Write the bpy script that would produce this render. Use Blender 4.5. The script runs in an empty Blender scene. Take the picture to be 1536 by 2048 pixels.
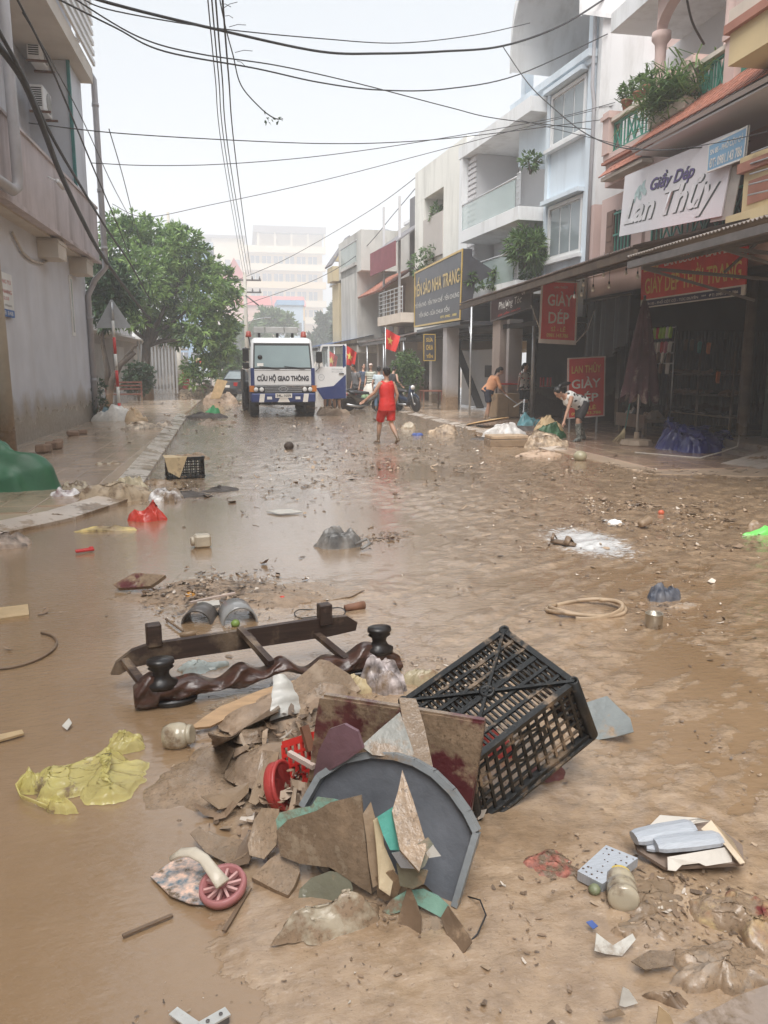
import bpy, bmesh, math, random
import numpy as np
from mathutils import Vector, Matrix, Euler
random.seed(7); RNG = np.random.default_rng(7)
R = math.radians
SC = bpy.context.scene
COL = SC.collection
# -- camera
FPX, HX, HY, CZ = 1560.0, 480.0, 735.0, 1.62      # focal length in photo pixels, vanishing point of the street, eye height
PITCH = math.atan((1024 - HY) / FPX)
YAW = math.atan((768 - HX) / math.hypot(FPX, 1024 - HY))
cd = bpy.data.cameras.new('camera'); cam = bpy.data.objects.new('camera', cd); COL.objects.link(cam)
cam.location = (0, 0, CZ); cam.rotation_euler = (math.pi / 2 - PITCH, 0, -YAW)
cd.sensor_fit = 'VERTICAL'; cd.sensor_height = 36; cd.lens = FPX / 2048 * 36
cd.clip_start = 0.05; cd.clip_end = 2000
SC.camera = cam
# -- sky, sun, exposure
SUN_EL, SUN_AZ = 60, 208      # degrees; azimuth measured clockwise from +Y: the bright side of the cloud is behind the camera to the left
world = bpy.data.worlds.new('World'); SC.world = world; world.use_nodes = True
wn, wl = world.node_tree.nodes, world.node_tree.links
wn.clear()
sky = wn.new('ShaderNodeTexSky'); sky.sky_type = 'NISHITA'; sky.sun_disc = False
sky.sun_elevation = R(SUN_EL); sky.sun_rotation = R(SUN_AZ); sky.air_density = 1.0; sky.dust_density = 6.0; sky.ozone_density = 1.0
hs = wn.new('ShaderNodeHueSaturation'); hs.inputs['Saturation'].default_value = 0.3; hs.inputs['Value'].default_value = 0.1
mx = wn.new('ShaderNodeMixRGB'); mx.inputs[0].default_value = 0.86; mx.inputs[2].default_value = (0.765, 0.875, 0.975, 1)
bg = wn.new('ShaderNodeBackground'); bg.inputs[1].default_value = 0.165
wo = wn.new('ShaderNodeOutputWorld')
wl.new(sky.outputs[0], hs.inputs['Color']); wl.new(hs.outputs[0], mx.inputs[1]); wl.new(mx.outputs[0], bg.inputs[0]); wl.new(bg.outputs[0], wo.inputs[0])
sd = bpy.data.lights.new('sun', 'SUN'); sd.energy = 1.5; sd.angle = R(45); sd.color = (1, 0.965, 0.92)
sun = bpy.data.objects.new('sun', sd); COL.objects.link(sun)
_d = Vector((math.sin(R(SUN_AZ)) * math.cos(R(SUN_EL)), math.cos(R(SUN_AZ)) * math.cos(R(SUN_EL)), math.sin(R(SUN_EL))))
sun.rotation_euler = _d.to_track_quat('Z', 'Y').to_euler(); sun.location = _d * 60
SC.view_settings.view_transform = 'Standard'; SC.view_settings.look = 'None'
SC.view_settings.exposure = 2.32; SC.view_settings.gamma = 1
SC.render.engine = 'CYCLES'
SC.cycles.max_bounces = 6; SC.cycles.diffuse_bounces = 3; SC.cycles.glossy_bounces = 3; SC.cycles.transmission_bounces = 5
SC.cycles.transparent_max_bounces = 12; SC.cycles.volume_bounces = 3; SC.cycles.use_denoising = True
SC.cycles.caustics_reflective = False; SC.cycles.caustics_refractive = False
# -- measuring helpers (photo pixel -> place in the world)
_cp, _sp, _cy, _sy = math.cos(PITCH), math.sin(PITCH), math.cos(YAW), math.sin(YAW)
FW = Vector((_sy * _cp, _cy * _cp, -_sp)); RT = Vector((_cy, -_sy, 0)); UP = RT.cross(FW); CAM = Vector((0, 0, CZ))
def ray(x, y): return FW * FPX + RT * (x - 768) + UP * (1024 - y)
def G(x, y, z=0.0):                       # point on the level z
 r = ray(x, y); return CAM + r * ((z - CZ) / r.z)
def YP(x, y, Y):                          # point on the cross-street plane Y
 r = ray(x, y); return CAM + r * (Y / r.y)
class Frame:                              # a facade: x along it (near to far), y towards the left of that, z up
 def __init__(s, A, B):
  s.A = Vector((A[0], A[1], 0)); d = Vector((B[0] - A[0], B[1] - A[1], 0)); s.L = d.length; s.dx = d.normalized()
  s.dy = Vector((-s.dx.y, s.dx.x, 0)); s.rz = math.atan2(s.dx.y, s.dx.x)
 def hit(s, px, py, n=0.0):
  r = ray(px, py); o = CAM - s.A - s.dy * n
  t = -o.dot(s.dy) / r.dot(s.dy); w = CAM + r * t - s.A
  return Vector((w.dot(s.dx), n, w.z))
 def loc(s, w):
  w = Vector(w) - s.A; return Vector((w.dot(s.dx), w.dot(s.dy), w.z))
 def wor(s, p): return s.A + s.dx * p[0] + s.dy * p[1] + Vector((0, 0, p[2]))
# -- numpy noise
_perm = RNG.permutation(512); _ang = RNG.random(512) * 2 * np.pi
def perlin(x, y):
 xi = np.floor(x).astype(int); yi = np.floor(y).astype(int); xf = x - xi; yf = y - yi
 u = xf * xf * xf * (xf * (xf * 6 - 15) + 10); v = yf * yf * yf * (yf * (yf * 6 - 15) + 10)
 def g(ix, iy, dx, dy):
  a = _ang[_perm[(_perm[ix & 511] + iy) & 511]]; return np.cos(a) * dx + np.sin(a) * dy
 a = g(xi, yi, xf, yf); b = g(xi + 1, yi, xf - 1, yf); c = g(xi, yi + 1, xf, yf - 1); d = g(xi + 1, yi + 1, xf - 1, yf - 1)
 return (a + (b - a) * u) * (1 - v) + (c + (d - c) * u) * v
def fbm(x, y, o=4, s=0.5):
 r = 0; a = 1
 for k in range(o): r = r + a * perlin(x * 2 ** k + 17.3 * k, y * 2 ** k + 5.1 * k); a *= s
 return r
# -- materials
MATS = {}
def lin(c):
 return tuple(((v / 255) / 12.92 if v <= 10 else ((v / 255 + 0.055) / 1.055) ** 2.4) for v in c)
MUD = (0.30, 0.215, 0.145)
def mat(name, col, rough=0.7, var=0.15, scale=3.0, bump=0.0, bscale=40.0, mud=0.0, mudz=None, metal=0.0, stain=None, spec=0.5,
  trans=0.0, alpha=1.0, coat=0.0, mudscale=2.5, streak=False, emit=None, two=None, sheen=0.0, mudcol=MUD, disp=None, grain=None):
 """principled material: colour with noise variation, optional mud cover (amount), mud line below a height, stains, fine bump"""
 if name in MATS: return MATS[name]
 m = bpy.data.materials.new(name); m.use_nodes = True; nt = m.node_tree; N = nt.nodes; L = nt.links
 b = N['Principled BSDF']; MATS[name] = m
 tc = N.new('ShaderNodeTexCoord'); geo = N.new('ShaderNodeNewGeometry')
 def noise(sc, det=4, vec=None, ro=0.55):
  n = N.new('ShaderNodeTexNoise'); n.inputs['Scale'].default_value = sc; n.inputs['Detail'].default_value = det; n.inputs['Roughness'].default_value = ro
  L.new(vec or geo.outputs['Position'], n.inputs['Vector']); return n.outputs['Fac']
 def ramp(f, a, c):
  n = N.new('ShaderNodeMapRange'); n.inputs[1].default_value = a; n.inputs[2].default_value = c; L.new(f, n.inputs[0]); n.clamp = True; return n.outputs[0]
 def math_(op, a, c):
  n = N.new('ShaderNodeMath'); n.operation = op
  for i, v in ((0, a), (1, c)):
   if isinstance(v, (int, float)): n.inputs[i].default_value = v
   else: L.new(v, n.inputs[i])
  return n.outputs[0]
 def mix(f, a, c):
  n = N.new('ShaderNodeMixRGB')
  for i, v in ((0, f), (1, a), (2, c)):
   if isinstance(v, (int, float)): n.inputs[i].default_value = v
   elif isinstance(v, tuple): n.inputs[i].default_value = (*v, 1)
   else: L.new(v, n.inputs[i])
  return n.outputs[0]
 vec = geo.outputs['Position']
 if streak or grain:
  mp = N.new('ShaderNodeMapping'); L.new(tc.outputs['Object'] if grain else vec, mp.inputs[0]); mp.inputs['Scale'].default_value = grain or (1, 1, 0.12); vec = mp.outputs[0]
 c = mix(ramp(noise(scale, 5, vec), 0.3, 0.7), tuple(v * (1 - var) for v in col), tuple(min(1, v * (1 + var)) for v in (two or col)))
 if stain:
  mp2 = N.new('ShaderNodeMapping'); L.new(geo.outputs['Position'], mp2.inputs[0]); mp2.inputs['Scale'].default_value = (1, 1, 0.16)
  f = math_('MULTIPLY', ramp(noise(stain[2], 6, mp2.outputs[0], 0.65), 0.48, 0.75), stain[1])
  c = mix(f, c, stain[0])
 rsock = None
 if mud > 0 or mudz:
  f = ramp(noise(mudscale, 7, None, 0.65), 0.72 - 0.5 * mud, 0.76 - 0.5 * mud + 0.06) if mud > 0 else None
  if mudz:
   sx = N.new('ShaderNodeSeparateXYZ'); L.new(geo.outputs['Position'], sx.inputs[0])
   z = math_('SUBTRACT', sx.outputs[2], math_('MULTIPLY', math_('SUBTRACT', noise(1.6, 6), 0.5), mudz * 1.1))
   g = ramp(z, mudz * 1.05, mudz * 0.55); f = g if f is None else math_('MAXIMUM', f, g)
  mc = mix(ramp(noise(14.0, 7, None, 0.7), 0.32, 0.68), tuple(v * 0.62 for v in mudcol), tuple(v * 1.16 for v in mudcol))
  mc = mix(ramp(noise(3.1, 3), 0.45, 0.7), mc, tuple(v * 0.75 for v in mudcol))
  oi = N.new('ShaderNodeObjectInfo'); hv = N.new('ShaderNodeHueSaturation'); L.new(mc, hv.inputs['Color']); rv = N.new('ShaderNodeMapRange'); L.new(oi.outputs['Random'], rv.inputs[0]); rv.inputs[3].default_value = 0.72; rv.inputs[4].default_value = 1.22; L.new(rv.outputs[0], hv.inputs['Value'])
  mc = mix(ramp(noise(75, 5, None, 0.7), 0.54, 0.68), hv.outputs[0], tuple(v * 0.45 for v in mudcol))
  c = mix(f, c, mc)
  rr = N.new('ShaderNodeMapRange'); L.new(f, rr.inputs[0]); rr.inputs[3].default_value = rough; rr.inputs[4].default_value = 0.26; rsock = rr.outputs[0]
 L.new(c, b.inputs['Base Color'])
 b.inputs['Roughness'].default_value = rough
 if rsock: L.new(rsock, b.inputs['Roughness'])
 b.inputs['Metallic'].default_value = metal; b.inputs['Specular IOR Level'].default_value = spec
 b.inputs['Transmission Weight'].default_value = trans; b.inputs['Alpha'].default_value = alpha; b.inputs['Coat Weight'].default_value = coat
 if sheen: b.inputs['Sheen Weight'].default_value = sheen
 if emit: b.inputs['Emission Color'].default_value = (*emit[0], 1); b.inputs['Emission Strength'].default_value = emit[1]
 if bump > 0 or mud > 0:
  bp = N.new('ShaderNodeBump'); bp.inputs['Strength'].default_value = min(1, max(bump, 0.9 * mud)); bp.inputs['Distance'].default_value = 0.01
  L.new(noise(bscale, 5, vec if (streak or grain) else None), bp.inputs['Height']); L.new(bp.outputs[0], b.inputs['Normal'])
 return m
# -- mesh builder
class MB:
 def __init__(s): s.v = []; s.f = []; s.m = []; s.sm = []
 def add(s, vs, fs, mi=0, smooth=False):
  o = len(s.v); s.v += [tuple(v) for v in vs]
  for f in fs: s.f.append([o + i for i in f]); s.m.append(mi); s.sm.append(smooth)
  return s
 def box(s, c, d, rot=None, mi=0, bev=0.0):
  """box by centre and size; bev chamfers its edges"""
  x, y, z = (k / 2 for k in d); c = Vector(c); M = (Euler(rot).to_matrix() if rot is not None and not isinstance(rot, Matrix) else rot)
  if bev > 0:
   e = min(bev, x * .49, y * .49, z * .49); vs = []
   for sx in (-1, 1):
    for sy in (-1, 1):
     for sz in (-1, 1):
      vs += [Vector((sx * x, sy * (y - e), sz * (z - e))), Vector((sx * (x - e), sy * y, sz * (z - e))), Vector((sx * (x - e), sy * (y - e), sz * z))]
   idx = lambda sx, sy, sz, k: ((sx > 0) * 4 + (sy > 0) * 2 + (sz > 0)) * 3 + k
   fs = []
   for a in (-1, 1):
    fs.append([idx(a, -1, -1, 0), idx(a, 1, -1, 0), idx(a, 1, 1, 0), idx(a, -1, 1, 0)][::a])
    fs.append([idx(-1, a, -1, 1), idx(-1, a, 1, 1), idx(1, a, 1, 1), idx(1, a, -1, 1)][::a])
    fs.append([idx(-1, -1, a, 2), idx(1, -1, a, 2), idx(1, 1, a, 2), idx(-1, 1, a, 2)][::a])
   for a in (-1, 1):
    for q in (-1, 1):
     fs.append([idx(a, q, -1, 0), idx(a, q, 1, 0), idx(a, q, 1, 1), idx(a, q, -1, 1)][::-a * q])
     fs.append([idx(a, -1, q, 0), idx(a, -1, q, 2), idx(a, 1, q, 2), idx(a, 1, q, 0)][::-a * q])
     fs.append([idx(-1, a, q, 1), idx(1, a, q, 1), idx(1, a, q, 2), idx(-1, a, q, 2)][::-a * q])
   for sx in (-1, 1):
    for sy in (-1, 1):
     for sz in (-1, 1): fs.append([idx(sx, sy, sz, 0), idx(sx, sy, sz, 1), idx(sx, sy, sz, 2)][::sx * sy * sz])
  else:
   vs = [Vector((a * x, b * y, e * z)) for a in (-1, 1) for b in (-1, 1) for e in (-1, 1)]
   fs = [(0, 1, 3, 2), (4, 6, 7, 5), (0, 4, 5, 1), (2, 3, 7, 6), (0, 2, 6, 4), (1, 5, 7, 3)]
  if M is not None: vs = [M @ v for v in vs]
  return s.add([v + c for v in vs], fs, mi)
 def bx(s, x0, x1, y0, y1, z0, z1, mi=0, bev=0.0):
  return s.box(((x0 + x1) / 2, (y0 + y1) / 2, (z0 + z1) / 2), (abs(x1 - x0), abs(y1 - y0), abs(z1 - z0)), None, mi, bev)
 def bar(s, a, b, w, h=None, mi=0, up=(0, 0, 1)):
  """square bar from a to b"""
  a, b = Vector(a), Vector(b); d = b - a; L = d.length; z = d.normalized(); u = Vector(up)
  if abs(z.dot(u)) > 0.98: u = Vector((1, 0, 0))
  x = u.cross(z).normalized(); y = z.cross(x); M = Matrix((x, y, z)).transposed()
  return s.box((a + b) / 2, (w, h or w, L), M, mi)
 def tube(s, pts, r, n=8, mi=0, caps=True, smooth=True, sq=None):
  """tube through points; r is a radius, or one radius (or (rx, ry)) for each point"""
  P = [Vector(p) for p in pts]; k = len(P); rr = r if isinstance(r, (list, tuple)) else [r] * k
  vs = []; ref = None
  for i, p in enumerate(P):
   t = (P[min(i + 1, k - 1)] - P[max(i - 1, 0)]);
   t = t.normalized() if t.length > 1e-9 else Vector((0, 0, 1))
   if ref is None: ref = Vector((0, 0, 1)) if abs(t.z) < 0.9 else Vector((1, 0, 0))
   x = (ref - t * ref.dot(t)); x = x.normalized() if x.length > 1e-6 else t.orthogonal().normalized(); ref = x; y = t.cross(x)
   q = rr[i]; a, b = q if isinstance(q, (list, tuple)) else (q, q)
   for j in range(n):
    w = 2 * math.pi * j / n; vs.append(p + x * (a * math.cos(w)) + y * (b * math.sin(w)))
  fs = [(i * n + j, i * n + (j + 1) % n, (i + 1) * n + (j + 1) % n, (i + 1) * n + j) for i in range(k - 1) for j in range(n)]
  if caps: fs += [tuple(range(n))[::-1], tuple((k - 1) * n + j for j in range(n))]
  return s.add(vs, fs, mi, smooth)
 def lathe(s, prof, c=(0, 0, 0), n=20, mi=0, M=None, smooth=True, sy=1.0):
  """profile [(radius, height)] turned round the z axis"""
  c = Vector(c); vs = []
  for r, z in prof:
   for j in range(n):
    a = 2 * math.pi * j / n; v = Vector((r * math.cos(a), r * math.sin(a) * sy, z)); vs.append((M @ v if M is not None else v) + c)
  k = len(prof)
  fs = [(i * n + j, i * n + (j + 1) % n, (i + 1) * n + (j + 1) % n, (i + 1) * n + j) for i in range(k - 1) for j in range(n)]
  if prof[0][0] > 1e-5: fs.append(tuple(range(n))[::-1])
  if prof[-1][0] > 1e-5: fs.append(tuple((k - 1) * n + j for j in range(n)))
  return s.add(vs, fs, mi, smooth)
 def prism(s, poly, ax, a, b, mi=0):
  """polygon (2-D points) pushed along axis 'x', 'y' or 'z' from a to b"""
  def v(p, t): return {'x': (t, p[0], p[1]), 'y': (p[0], t, p[1]), 'z': (p[0], p[1], t)}[ax]
  n = len(poly)
  return s.add([v(p, a) for p in poly] + [v(p, b) for p in poly],
                     [tuple(range(n))[::-1], tuple(range(n, 2 * n))] + [(i, (i + 1) % n, n + (i + 1) % n, n + i) for i in range(n)], mi)
 def slab(s, pts, t, mi=0):
  """board from 3-D outline points, thickness t along its normal (downwards)"""
  P = [Vector(p) for p in pts]; nn = Vector((0, 0, 0)); n = len(P)
  for i in range(n): nn += (P[i] - P[0]).cross(P[(i + 1) % n] - P[0])
  nn.normalize()
  if nn.z < 0: nn = -nn; P = P[::-1]
  return s.add(P + [p - nn * t for p in P], [tuple(range(n)), tuple(range(n, 2 * n))[::-1]] + [(i, n + i, n + (i + 1) % n, (i + 1) % n) for i in range(n)], mi)
 def build(s, name, mats, parent=None, kind=None, weld=False):
  me = bpy.data.meshes.new(name); me.from_pydata(s.v, [], s.f)
  for m in (mats if isinstance(mats, (list, tuple)) else [mats]): me.materials.append(m)
  me.polygons.foreach_set('material_index', s.m); me.polygons.foreach_set('use_smooth', s.sm); me.update()
  bm = bmesh.new(); bm.from_mesh(me)
  if weld: bmesh.ops.remove_doubles(bm, verts=bm.verts, dist=1e-5)
  bmesh.ops.recalc_face_normals(bm, faces=bm.faces); bm.to_mesh(me); bm.free()
  return link(name, me, parent, kind)
def link(name, me, parent=None, kind=None):
 o = bpy.data.objects.new(name, me); COL.objects.link(o)
 if parent is not None: o.parent = parent
 if kind: o['kind'] = kind
 return o
def tag(o, label, cat, group=None):
 o['label'] = label; o['category'] = cat
 if group: o['group'] = group
 return o
def thing(name, label, cat, loc=(0, 0, 0), rz=0, group=None, rot=None):
 o = bpy.data.objects.new(name, None); COL.objects.link(o); o.location = loc
 o.rotation_euler = rot if rot is not None else (0, 0, rz); o.empty_display_size = 0.1
 return tag(o, label, cat, group)
def at_frame(name, label, cat, fr, group=None): return thing(name, label, cat, fr.A, fr.rz, group)
def grid_mesh(P, nu, nv, closed_u=False):
 f = []
 for i in range(nu - (0 if closed_u else 1)):
  for j in range(nv - 1): f.append((i * nv + j, ((i + 1) % nu) * nv + j, ((i + 1) % nu) * nv + j + 1, i * nv + j + 1))
 return f
def np_mesh(name, V, F, mats, mi=None, smooth=False):
 """mesh from numpy arrays, F with k columns"""
 me = bpy.data.meshes.new(name); n, k = F.shape
 me.vertices.add(len(V)); me.vertices.foreach_set('co', np.asarray(V, np.float32).ravel())
 me.loops.add(n * k); me.loops.foreach_set('vertex_index', np.asarray(F, np.int32).ravel())
 me.polygons.add(n); me.polygons.foreach_set('loop_start', np.arange(0, n * k, k, dtype=np.int32))
 for m in (mats if isinstance(mats, (list, tuple)) else [mats]): me.materials.append(m)
 if mi is not None: me.polygons.foreach_set('material_index', np.asarray(mi, np.int32))
 me.polygons.foreach_set('use_smooth', np.full(n, smooth)); me.update(calc_edges=True); me.validate()
 return me
_TXT = {}
def text_mesh(txt, size, ext=0.004, bold=0.0, align='CENTER', shear=0.0, wx=1.0):
 """mesh of a line of lettering in the x-z plane, facing -y"""
 c = bpy.data.curves.new('t', 'FONT'); c.body = txt; c.size = size; c.align_x = align; c.extrude = ext; c.offset = bold; c.shear = shear; c.resolution_u = 3
 o = bpy.data.objects.new('t', c); COL.objects.link(o)
 dg = bpy.context.evaluated_depsgraph_get(); me = bpy.data.meshes.new_from_object(o.evaluated_get(dg))
 bpy.data.objects.remove(o); bpy.data.curves.remove(c)
 me.transform(Matrix.Diagonal((wx, 1, 1, 1))); me.transform(Matrix.Rotation(math.pi / 2, 4, 'X')); return me
def lettering(name, txt, m, parent, fn, width=None, height=None, ext=0.004, bold=0.0, align='CENTER', shear=0.0):
 """lettering fitted to width and height; fn maps local (x, z, out) to the parent's space"""
 me = text_mesh(txt, 1.0, 0.0, bold, align, shear)
 n = len(me.vertices); co = np.empty(n * 3, np.float32); me.vertices.foreach_get('co', co); co = co.reshape(-1, 3)
 if not n: return None
 mn, mxx = co.min(0), co.max(0); w = mxx[0] - mn[0]; h = mxx[2] - mn[2]
 kx = (width / w) if width else (height / h); kz = (height / h) if height else kx
 cx = (mn[0] + mxx[0]) / 2; cz = (mn[2] + mxx[2]) / 2
 for v in me.vertices: v.co = fn((v.co.x - cx) * kx, (v.co.z - cz) * kz, ext)
 me.materials.clear(); me.materials.append(m); me.update()
 return link(name, me, parent)
# == GROUND
def smooth(a, b, x):
 t = np.clip((x - a) / (b - a), 0, 1); return t * t * (3 - 2 * t)
def blob(x, y, cx, cy, rx, ry, a, rot=0.0):
 c, s = math.cos(rot), math.sin(rot); u = (x - cx) * c + (y - cy) * s; v = -(x - cx) * s + (y - cy) * c
 return a * np.exp(-((u / rx) ** 2 + (v / ry) ** 2))
def mud_height(x, y):
 """height of the mud over the level of the standing water, in metres (negative: under water)"""
 h = -0.004 + 0.010 * fbm(x * 0.55 + 3, y * 0.55, 3) + 0.011 * fbm(x * 1.9, y * 1.9 + 7, 3)
 # flow ripples running across the street on the right, lumps everywhere
 u = x * 0.80 + y * 0.60; v = -x * 0.60 + y * 0.80
 rip = np.clip(fbm(u * 1.6 + 40, v * 9.0, 3), -1, 1)
 right = smooth(0.5, 1.8, x + 0.12 * (y - 3)) * smooth(30, 12, y)
 h = h + right * (0.002 + 0.012 * rip)
 trk = 1 - 2 * np.abs(fbm(x * 1.5 + .12 * y, y * .11 + 3, 3)); h = h + 0.006 * trk * smooth(4.5, 8, y) * smooth(-1.4, -.6, x)
 lump = 1 - 2 * np.abs(fbm(x * 5.2 + 11, y * 5.2, 3))
 h = h + 0.006 * fbm(x * 7, y * 7, 3) + (0.004 + 0.007 * smooth(5, 9, y)) * lump + 0.004 * smooth(5, 8, y) * smooth(-1.2, 0, x) + (0.0022 * fbm(x * 26, y * 26, 2) + 0.0022 * (1 - 2 * np.abs(fbm(x * 12 + 5, y * 15, 3))) * smooth(-.3, .6, x)) * smooth(9, 4, y)
 h = h + blob(x, y, 0.38, 2.75, 0.55, 0.75, 0.045) + blob(x, y, 0.25, 3.4, 0.75, 0.45, 0.022) + blob(x, y, 1.25, 1.75, 0.42, 0.5, 0.03)
 h = h + blob(x, y, 0.0, 5.4, 1.1, 0.45, 0.035) + blob(x, y, 1.9, 4.6, 0.5, 0.35, 0.02) + blob(x, y, 0.2, 1.95, 0.5, 0.4, 0.012)
 h = h - blob(x, y, -0.75, 2.1, 0.62, 1.0, 0.04) - blob(x, y, -1.5, 5.6, 1.35, 2.6, 0.045) - blob(x, y, -0.4, 8.2, 1.0, 1.7, 0.03) - blob(x, y, 0.1, 2.95, 0.16, 0.3, 0.03)
 h = h - blob(x, y, -0.35, 3.1, 0.3, 0.5, 0.02) - blob(x, y, 1.1, 8.0, 0.9, 2.4, 0.022) - blob(x, y, 2.6, 12.2, 0.8, 1.4, 0.03) - blob(x, y, 6.8, 14.0, 1.6, 2.2, 0.02)
 h = h + blob(x, y, 4.2, 9.5, 2.2, 1.1, 0.018) + blob(x, y, 2.0, 14.0, 2.2, 1.4, 0.014) + blob(x, y, 1.5, 22, 2.4, 2.0, 0.02) + blob(x, y, 3.0, 19, 1.5, 1.2, 0.02)
 h = h - 0.045 * smooth(-1.2, -2.0, x) * smooth(8, 9.5, y)
 return h
def ground_material():
 m = bpy.data.materials.new('flood_mud'); m.use_nodes = True; nt = m.node_tree; N = nt.nodes; L = nt.links; b = N['Principled BSDF']
 geo = N.new('ShaderNodeNewGeometry'); at = N.new('ShaderNodeAttribute'); at.attribute_name = 'mud'; al = N.new('ShaderNodeAttribute'); al.attribute_name = 'lime'
 def noise(sc, det=5, ro=0.6, scale=None, rot=0):
  n = N.new('ShaderNodeTexNoise'); n.inputs['Scale'].default_value = sc; n.inputs['Detail'].default_value = det; n.inputs['Roughness'].default_value = ro
  if scale:
   mp = N.new('ShaderNodeMapping'); mp.inputs['Scale'].default_value = scale; mp.inputs['Rotation'].default_value = (0, 0, rot); L.new(geo.outputs['Position'], mp.inputs[0]); L.new(mp.outputs[0], n.inputs['Vector'])
  else: L.new(geo.outputs['Position'], n.inputs['Vector'])
  return n.outputs['Fac']
 def mr(f, a, c, d=0.0, e=1.0):
  n = N.new('ShaderNodeMapRange'); L.new(f, n.inputs[0])
  for i, v in enumerate((a, c, d, e)): n.inputs[i + 1].default_value = v
  return n.outputs[0]
 def op(o, a, c):
  n = N.new('ShaderNodeMath'); n.operation = o
  for i, v in ((0, a), (1, c)):
   if isinstance(v, (int, float)): n.inputs[i].default_value = v
   else: L.new(v, n.inputs[i])
  return n.outputs[0]
 def mix(f, a, c):
  n = N.new('ShaderNodeMixRGB')
  for i, v in ((0, f), (1, a), (2, c)):
   if isinstance(v, (int, float)): n.inputs[i].default_value = v
   elif isinstance(v, tuple): n.inputs[i].default_value = (*v, 1)
   else: L.new(v, n.inputs[i])
  return n.outputs[0]
 fine = noise(38, 6, 0.65)
 hh = op('ADD', at.outputs['Fac'], op('MULTIPLY', op('SUBTRACT', fine, 0.5), 0.012))
 hh = op('ADD', hh, op('MULTIPLY', op('SUBTRACT', noise(7, 6, 0.62, (1, 2.8, 1), -0.7), 0.52), 0.026))
 mudf = mr(hh, -0.0003, 0.0006)                    # 0 water, 1 mud
 mid = noise(5, 6, 0.62)
 water = mix(mr(noise(0.9, 4), 0.35, 0.65), (0.27, 0.175, 0.098), (0.32, 0.213, 0.125))
 mudc = mix(mr(mid, 0.3, 0.72), (0.28, 0.187, 0.113), (0.46, 0.333, 0.22))
 mudc = mix(mr(noise(13, 6, 0.65), 0.47, 0.66, 0, 0.45), mudc, (0.20, 0.138, 0.09))
 mudc = mix(mr(noise(60, 4, 0.7), 0.60, 0.7, 0, 0.5), mudc, (0.14, 0.095, 0.065))
 col = mix(mudf, water, mudc)
 limef = mr(op('ADD', al.outputs['Fac'], op('MULTIPLY', op('SUBTRACT', noise(16, 6, 0.75, (1, 1.6, 1), 0.5), 0.5), 1.6)), 0.42, 0.62)
 col = mix(limef, col, (0.80, 0.80, 0.80))
 L.new(col, b.inputs['Base Color'])
 rw = mr(mid, 0.35, 0.65, 0.09, 0.26)
 rg = N.new('ShaderNodeMix'); L.new(mudf, rg.inputs[0]); rg.inputs[2].default_value = 0.07; L.new(rw, rg.inputs[3]); L.new(rg.outputs[0], b.inputs['Roughness'])
 b.inputs['Specular IOR Level'].default_value = 0.6; b.inputs['Coat Weight'].default_value = 0.95; L.new(mr(mudf, 0, 1, 0.06, 0.12), b.inputs['Coat Roughness']); b.inputs['Coat IOR'].default_value = 1.45
 b1 = N.new('ShaderNodeBump'); b1.inputs['Distance'].default_value = 0.0035; L.new(noise(9, 3, 0.5, (1.0, 3.4, 1), -0.35), b1.inputs['Height']); b1.inputs['Strength'].default_value = 0.6
 b2 = N.new('ShaderNodeBump'); b2.inputs['Distance'].default_value = 0.006
 L.new(op('MULTIPLY', mudf, 0.9), b2.inputs['Strength']); L.new(noise(20, 5, 0.55), b2.inputs['Height']); L.new(b1.outputs[0], b2.inputs['Normal'])
 b3 = N.new('ShaderNodeBump'); b3.inputs['Distance'].default_value = 0.012; b3.inputs['Strength'].default_value = 0.5; L.new(mudf, b3.inputs['Height']); L.new(b2.outputs[0], b3.inputs['Normal'])
 L.new(b3.outputs[0], b.inputs['Normal'])
 b4 = N.new('ShaderNodeBump'); b4.inputs['Distance'].default_value = 0.022; L.new(mr(mudf, 0, 1, 0.35, 0.9), b4.inputs['Strength']); L.new(noise(14, 5, 0.6, (1, 1.9, 1), -0.5), b4.inputs['Height']); L.new(b4.outputs[0], b.inputs['Coat Normal'])
 return m
M_GROUND = ground_material()
def build_road():
 rows = [0.9]
 while rows[-1] < 62: rows.append(rows[-1] + 0.0062 * (rows[-1] + 0.25))
 Y = np.array(rows); A = np.linspace(-1.0, 1.15, 520)
 yy, aa = np.meshgrid(Y, A, indexing='ij'); xx = aa * (yy * 0.8 + 1.6)
 h = mud_height(xx, yy)
 z = np.maximum(h, 0) + np.minimum(h, 0) * 0.02
 nr, nc = yy.shape; idx = np.arange(nr * nc).reshape(nr, nc)
 Fq = np.stack([idx[:-1, :-1], idx[:-1, 1:], idx[1:, 1:], idx[1:, :-1]], -1).reshape(-1, 4)
 me = np_mesh('road', np.stack([xx, yy, z], -1).reshape(-1, 3), Fq, M_GROUND, smooth=True)
 a = me.attributes.new('mud', 'FLOAT', 'POINT'); a.data.foreach_set('value', h.astype(np.float32).ravel())
 g = G(1175, 1085); g2 = G(1225, 1045)
 lm = blob(xx, yy, g.x, g.y, 0.42, 0.75, 0.85) + blob(xx, yy, g2.x, g2.y, 0.12, 0.2, 0.8)
 a = me.attributes.new('lime', 'FLOAT', 'POINT'); a.data.foreach_set('value', lm.astype(np.float32).ravel())
 link('road', me, None, 'structure')
build_road()
mb = MB(); mb.bx(-300, 300, -40, 700, -0.5, -0.06)
mb.build('ground', mat('far_mud', (0.26, 0.185, 0.125), 0.4, 0.2, 0.8, 0.3, 6), kind='structure')
def zmud(x, y): return float(max(mud_height(np.array([x]), np.array([y]))[0], 0))
def GM(px, py):                                     # point on the mud surface under a pixel
 p = G(px, py); p.z = zmud(p.x, p.y); return p
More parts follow.
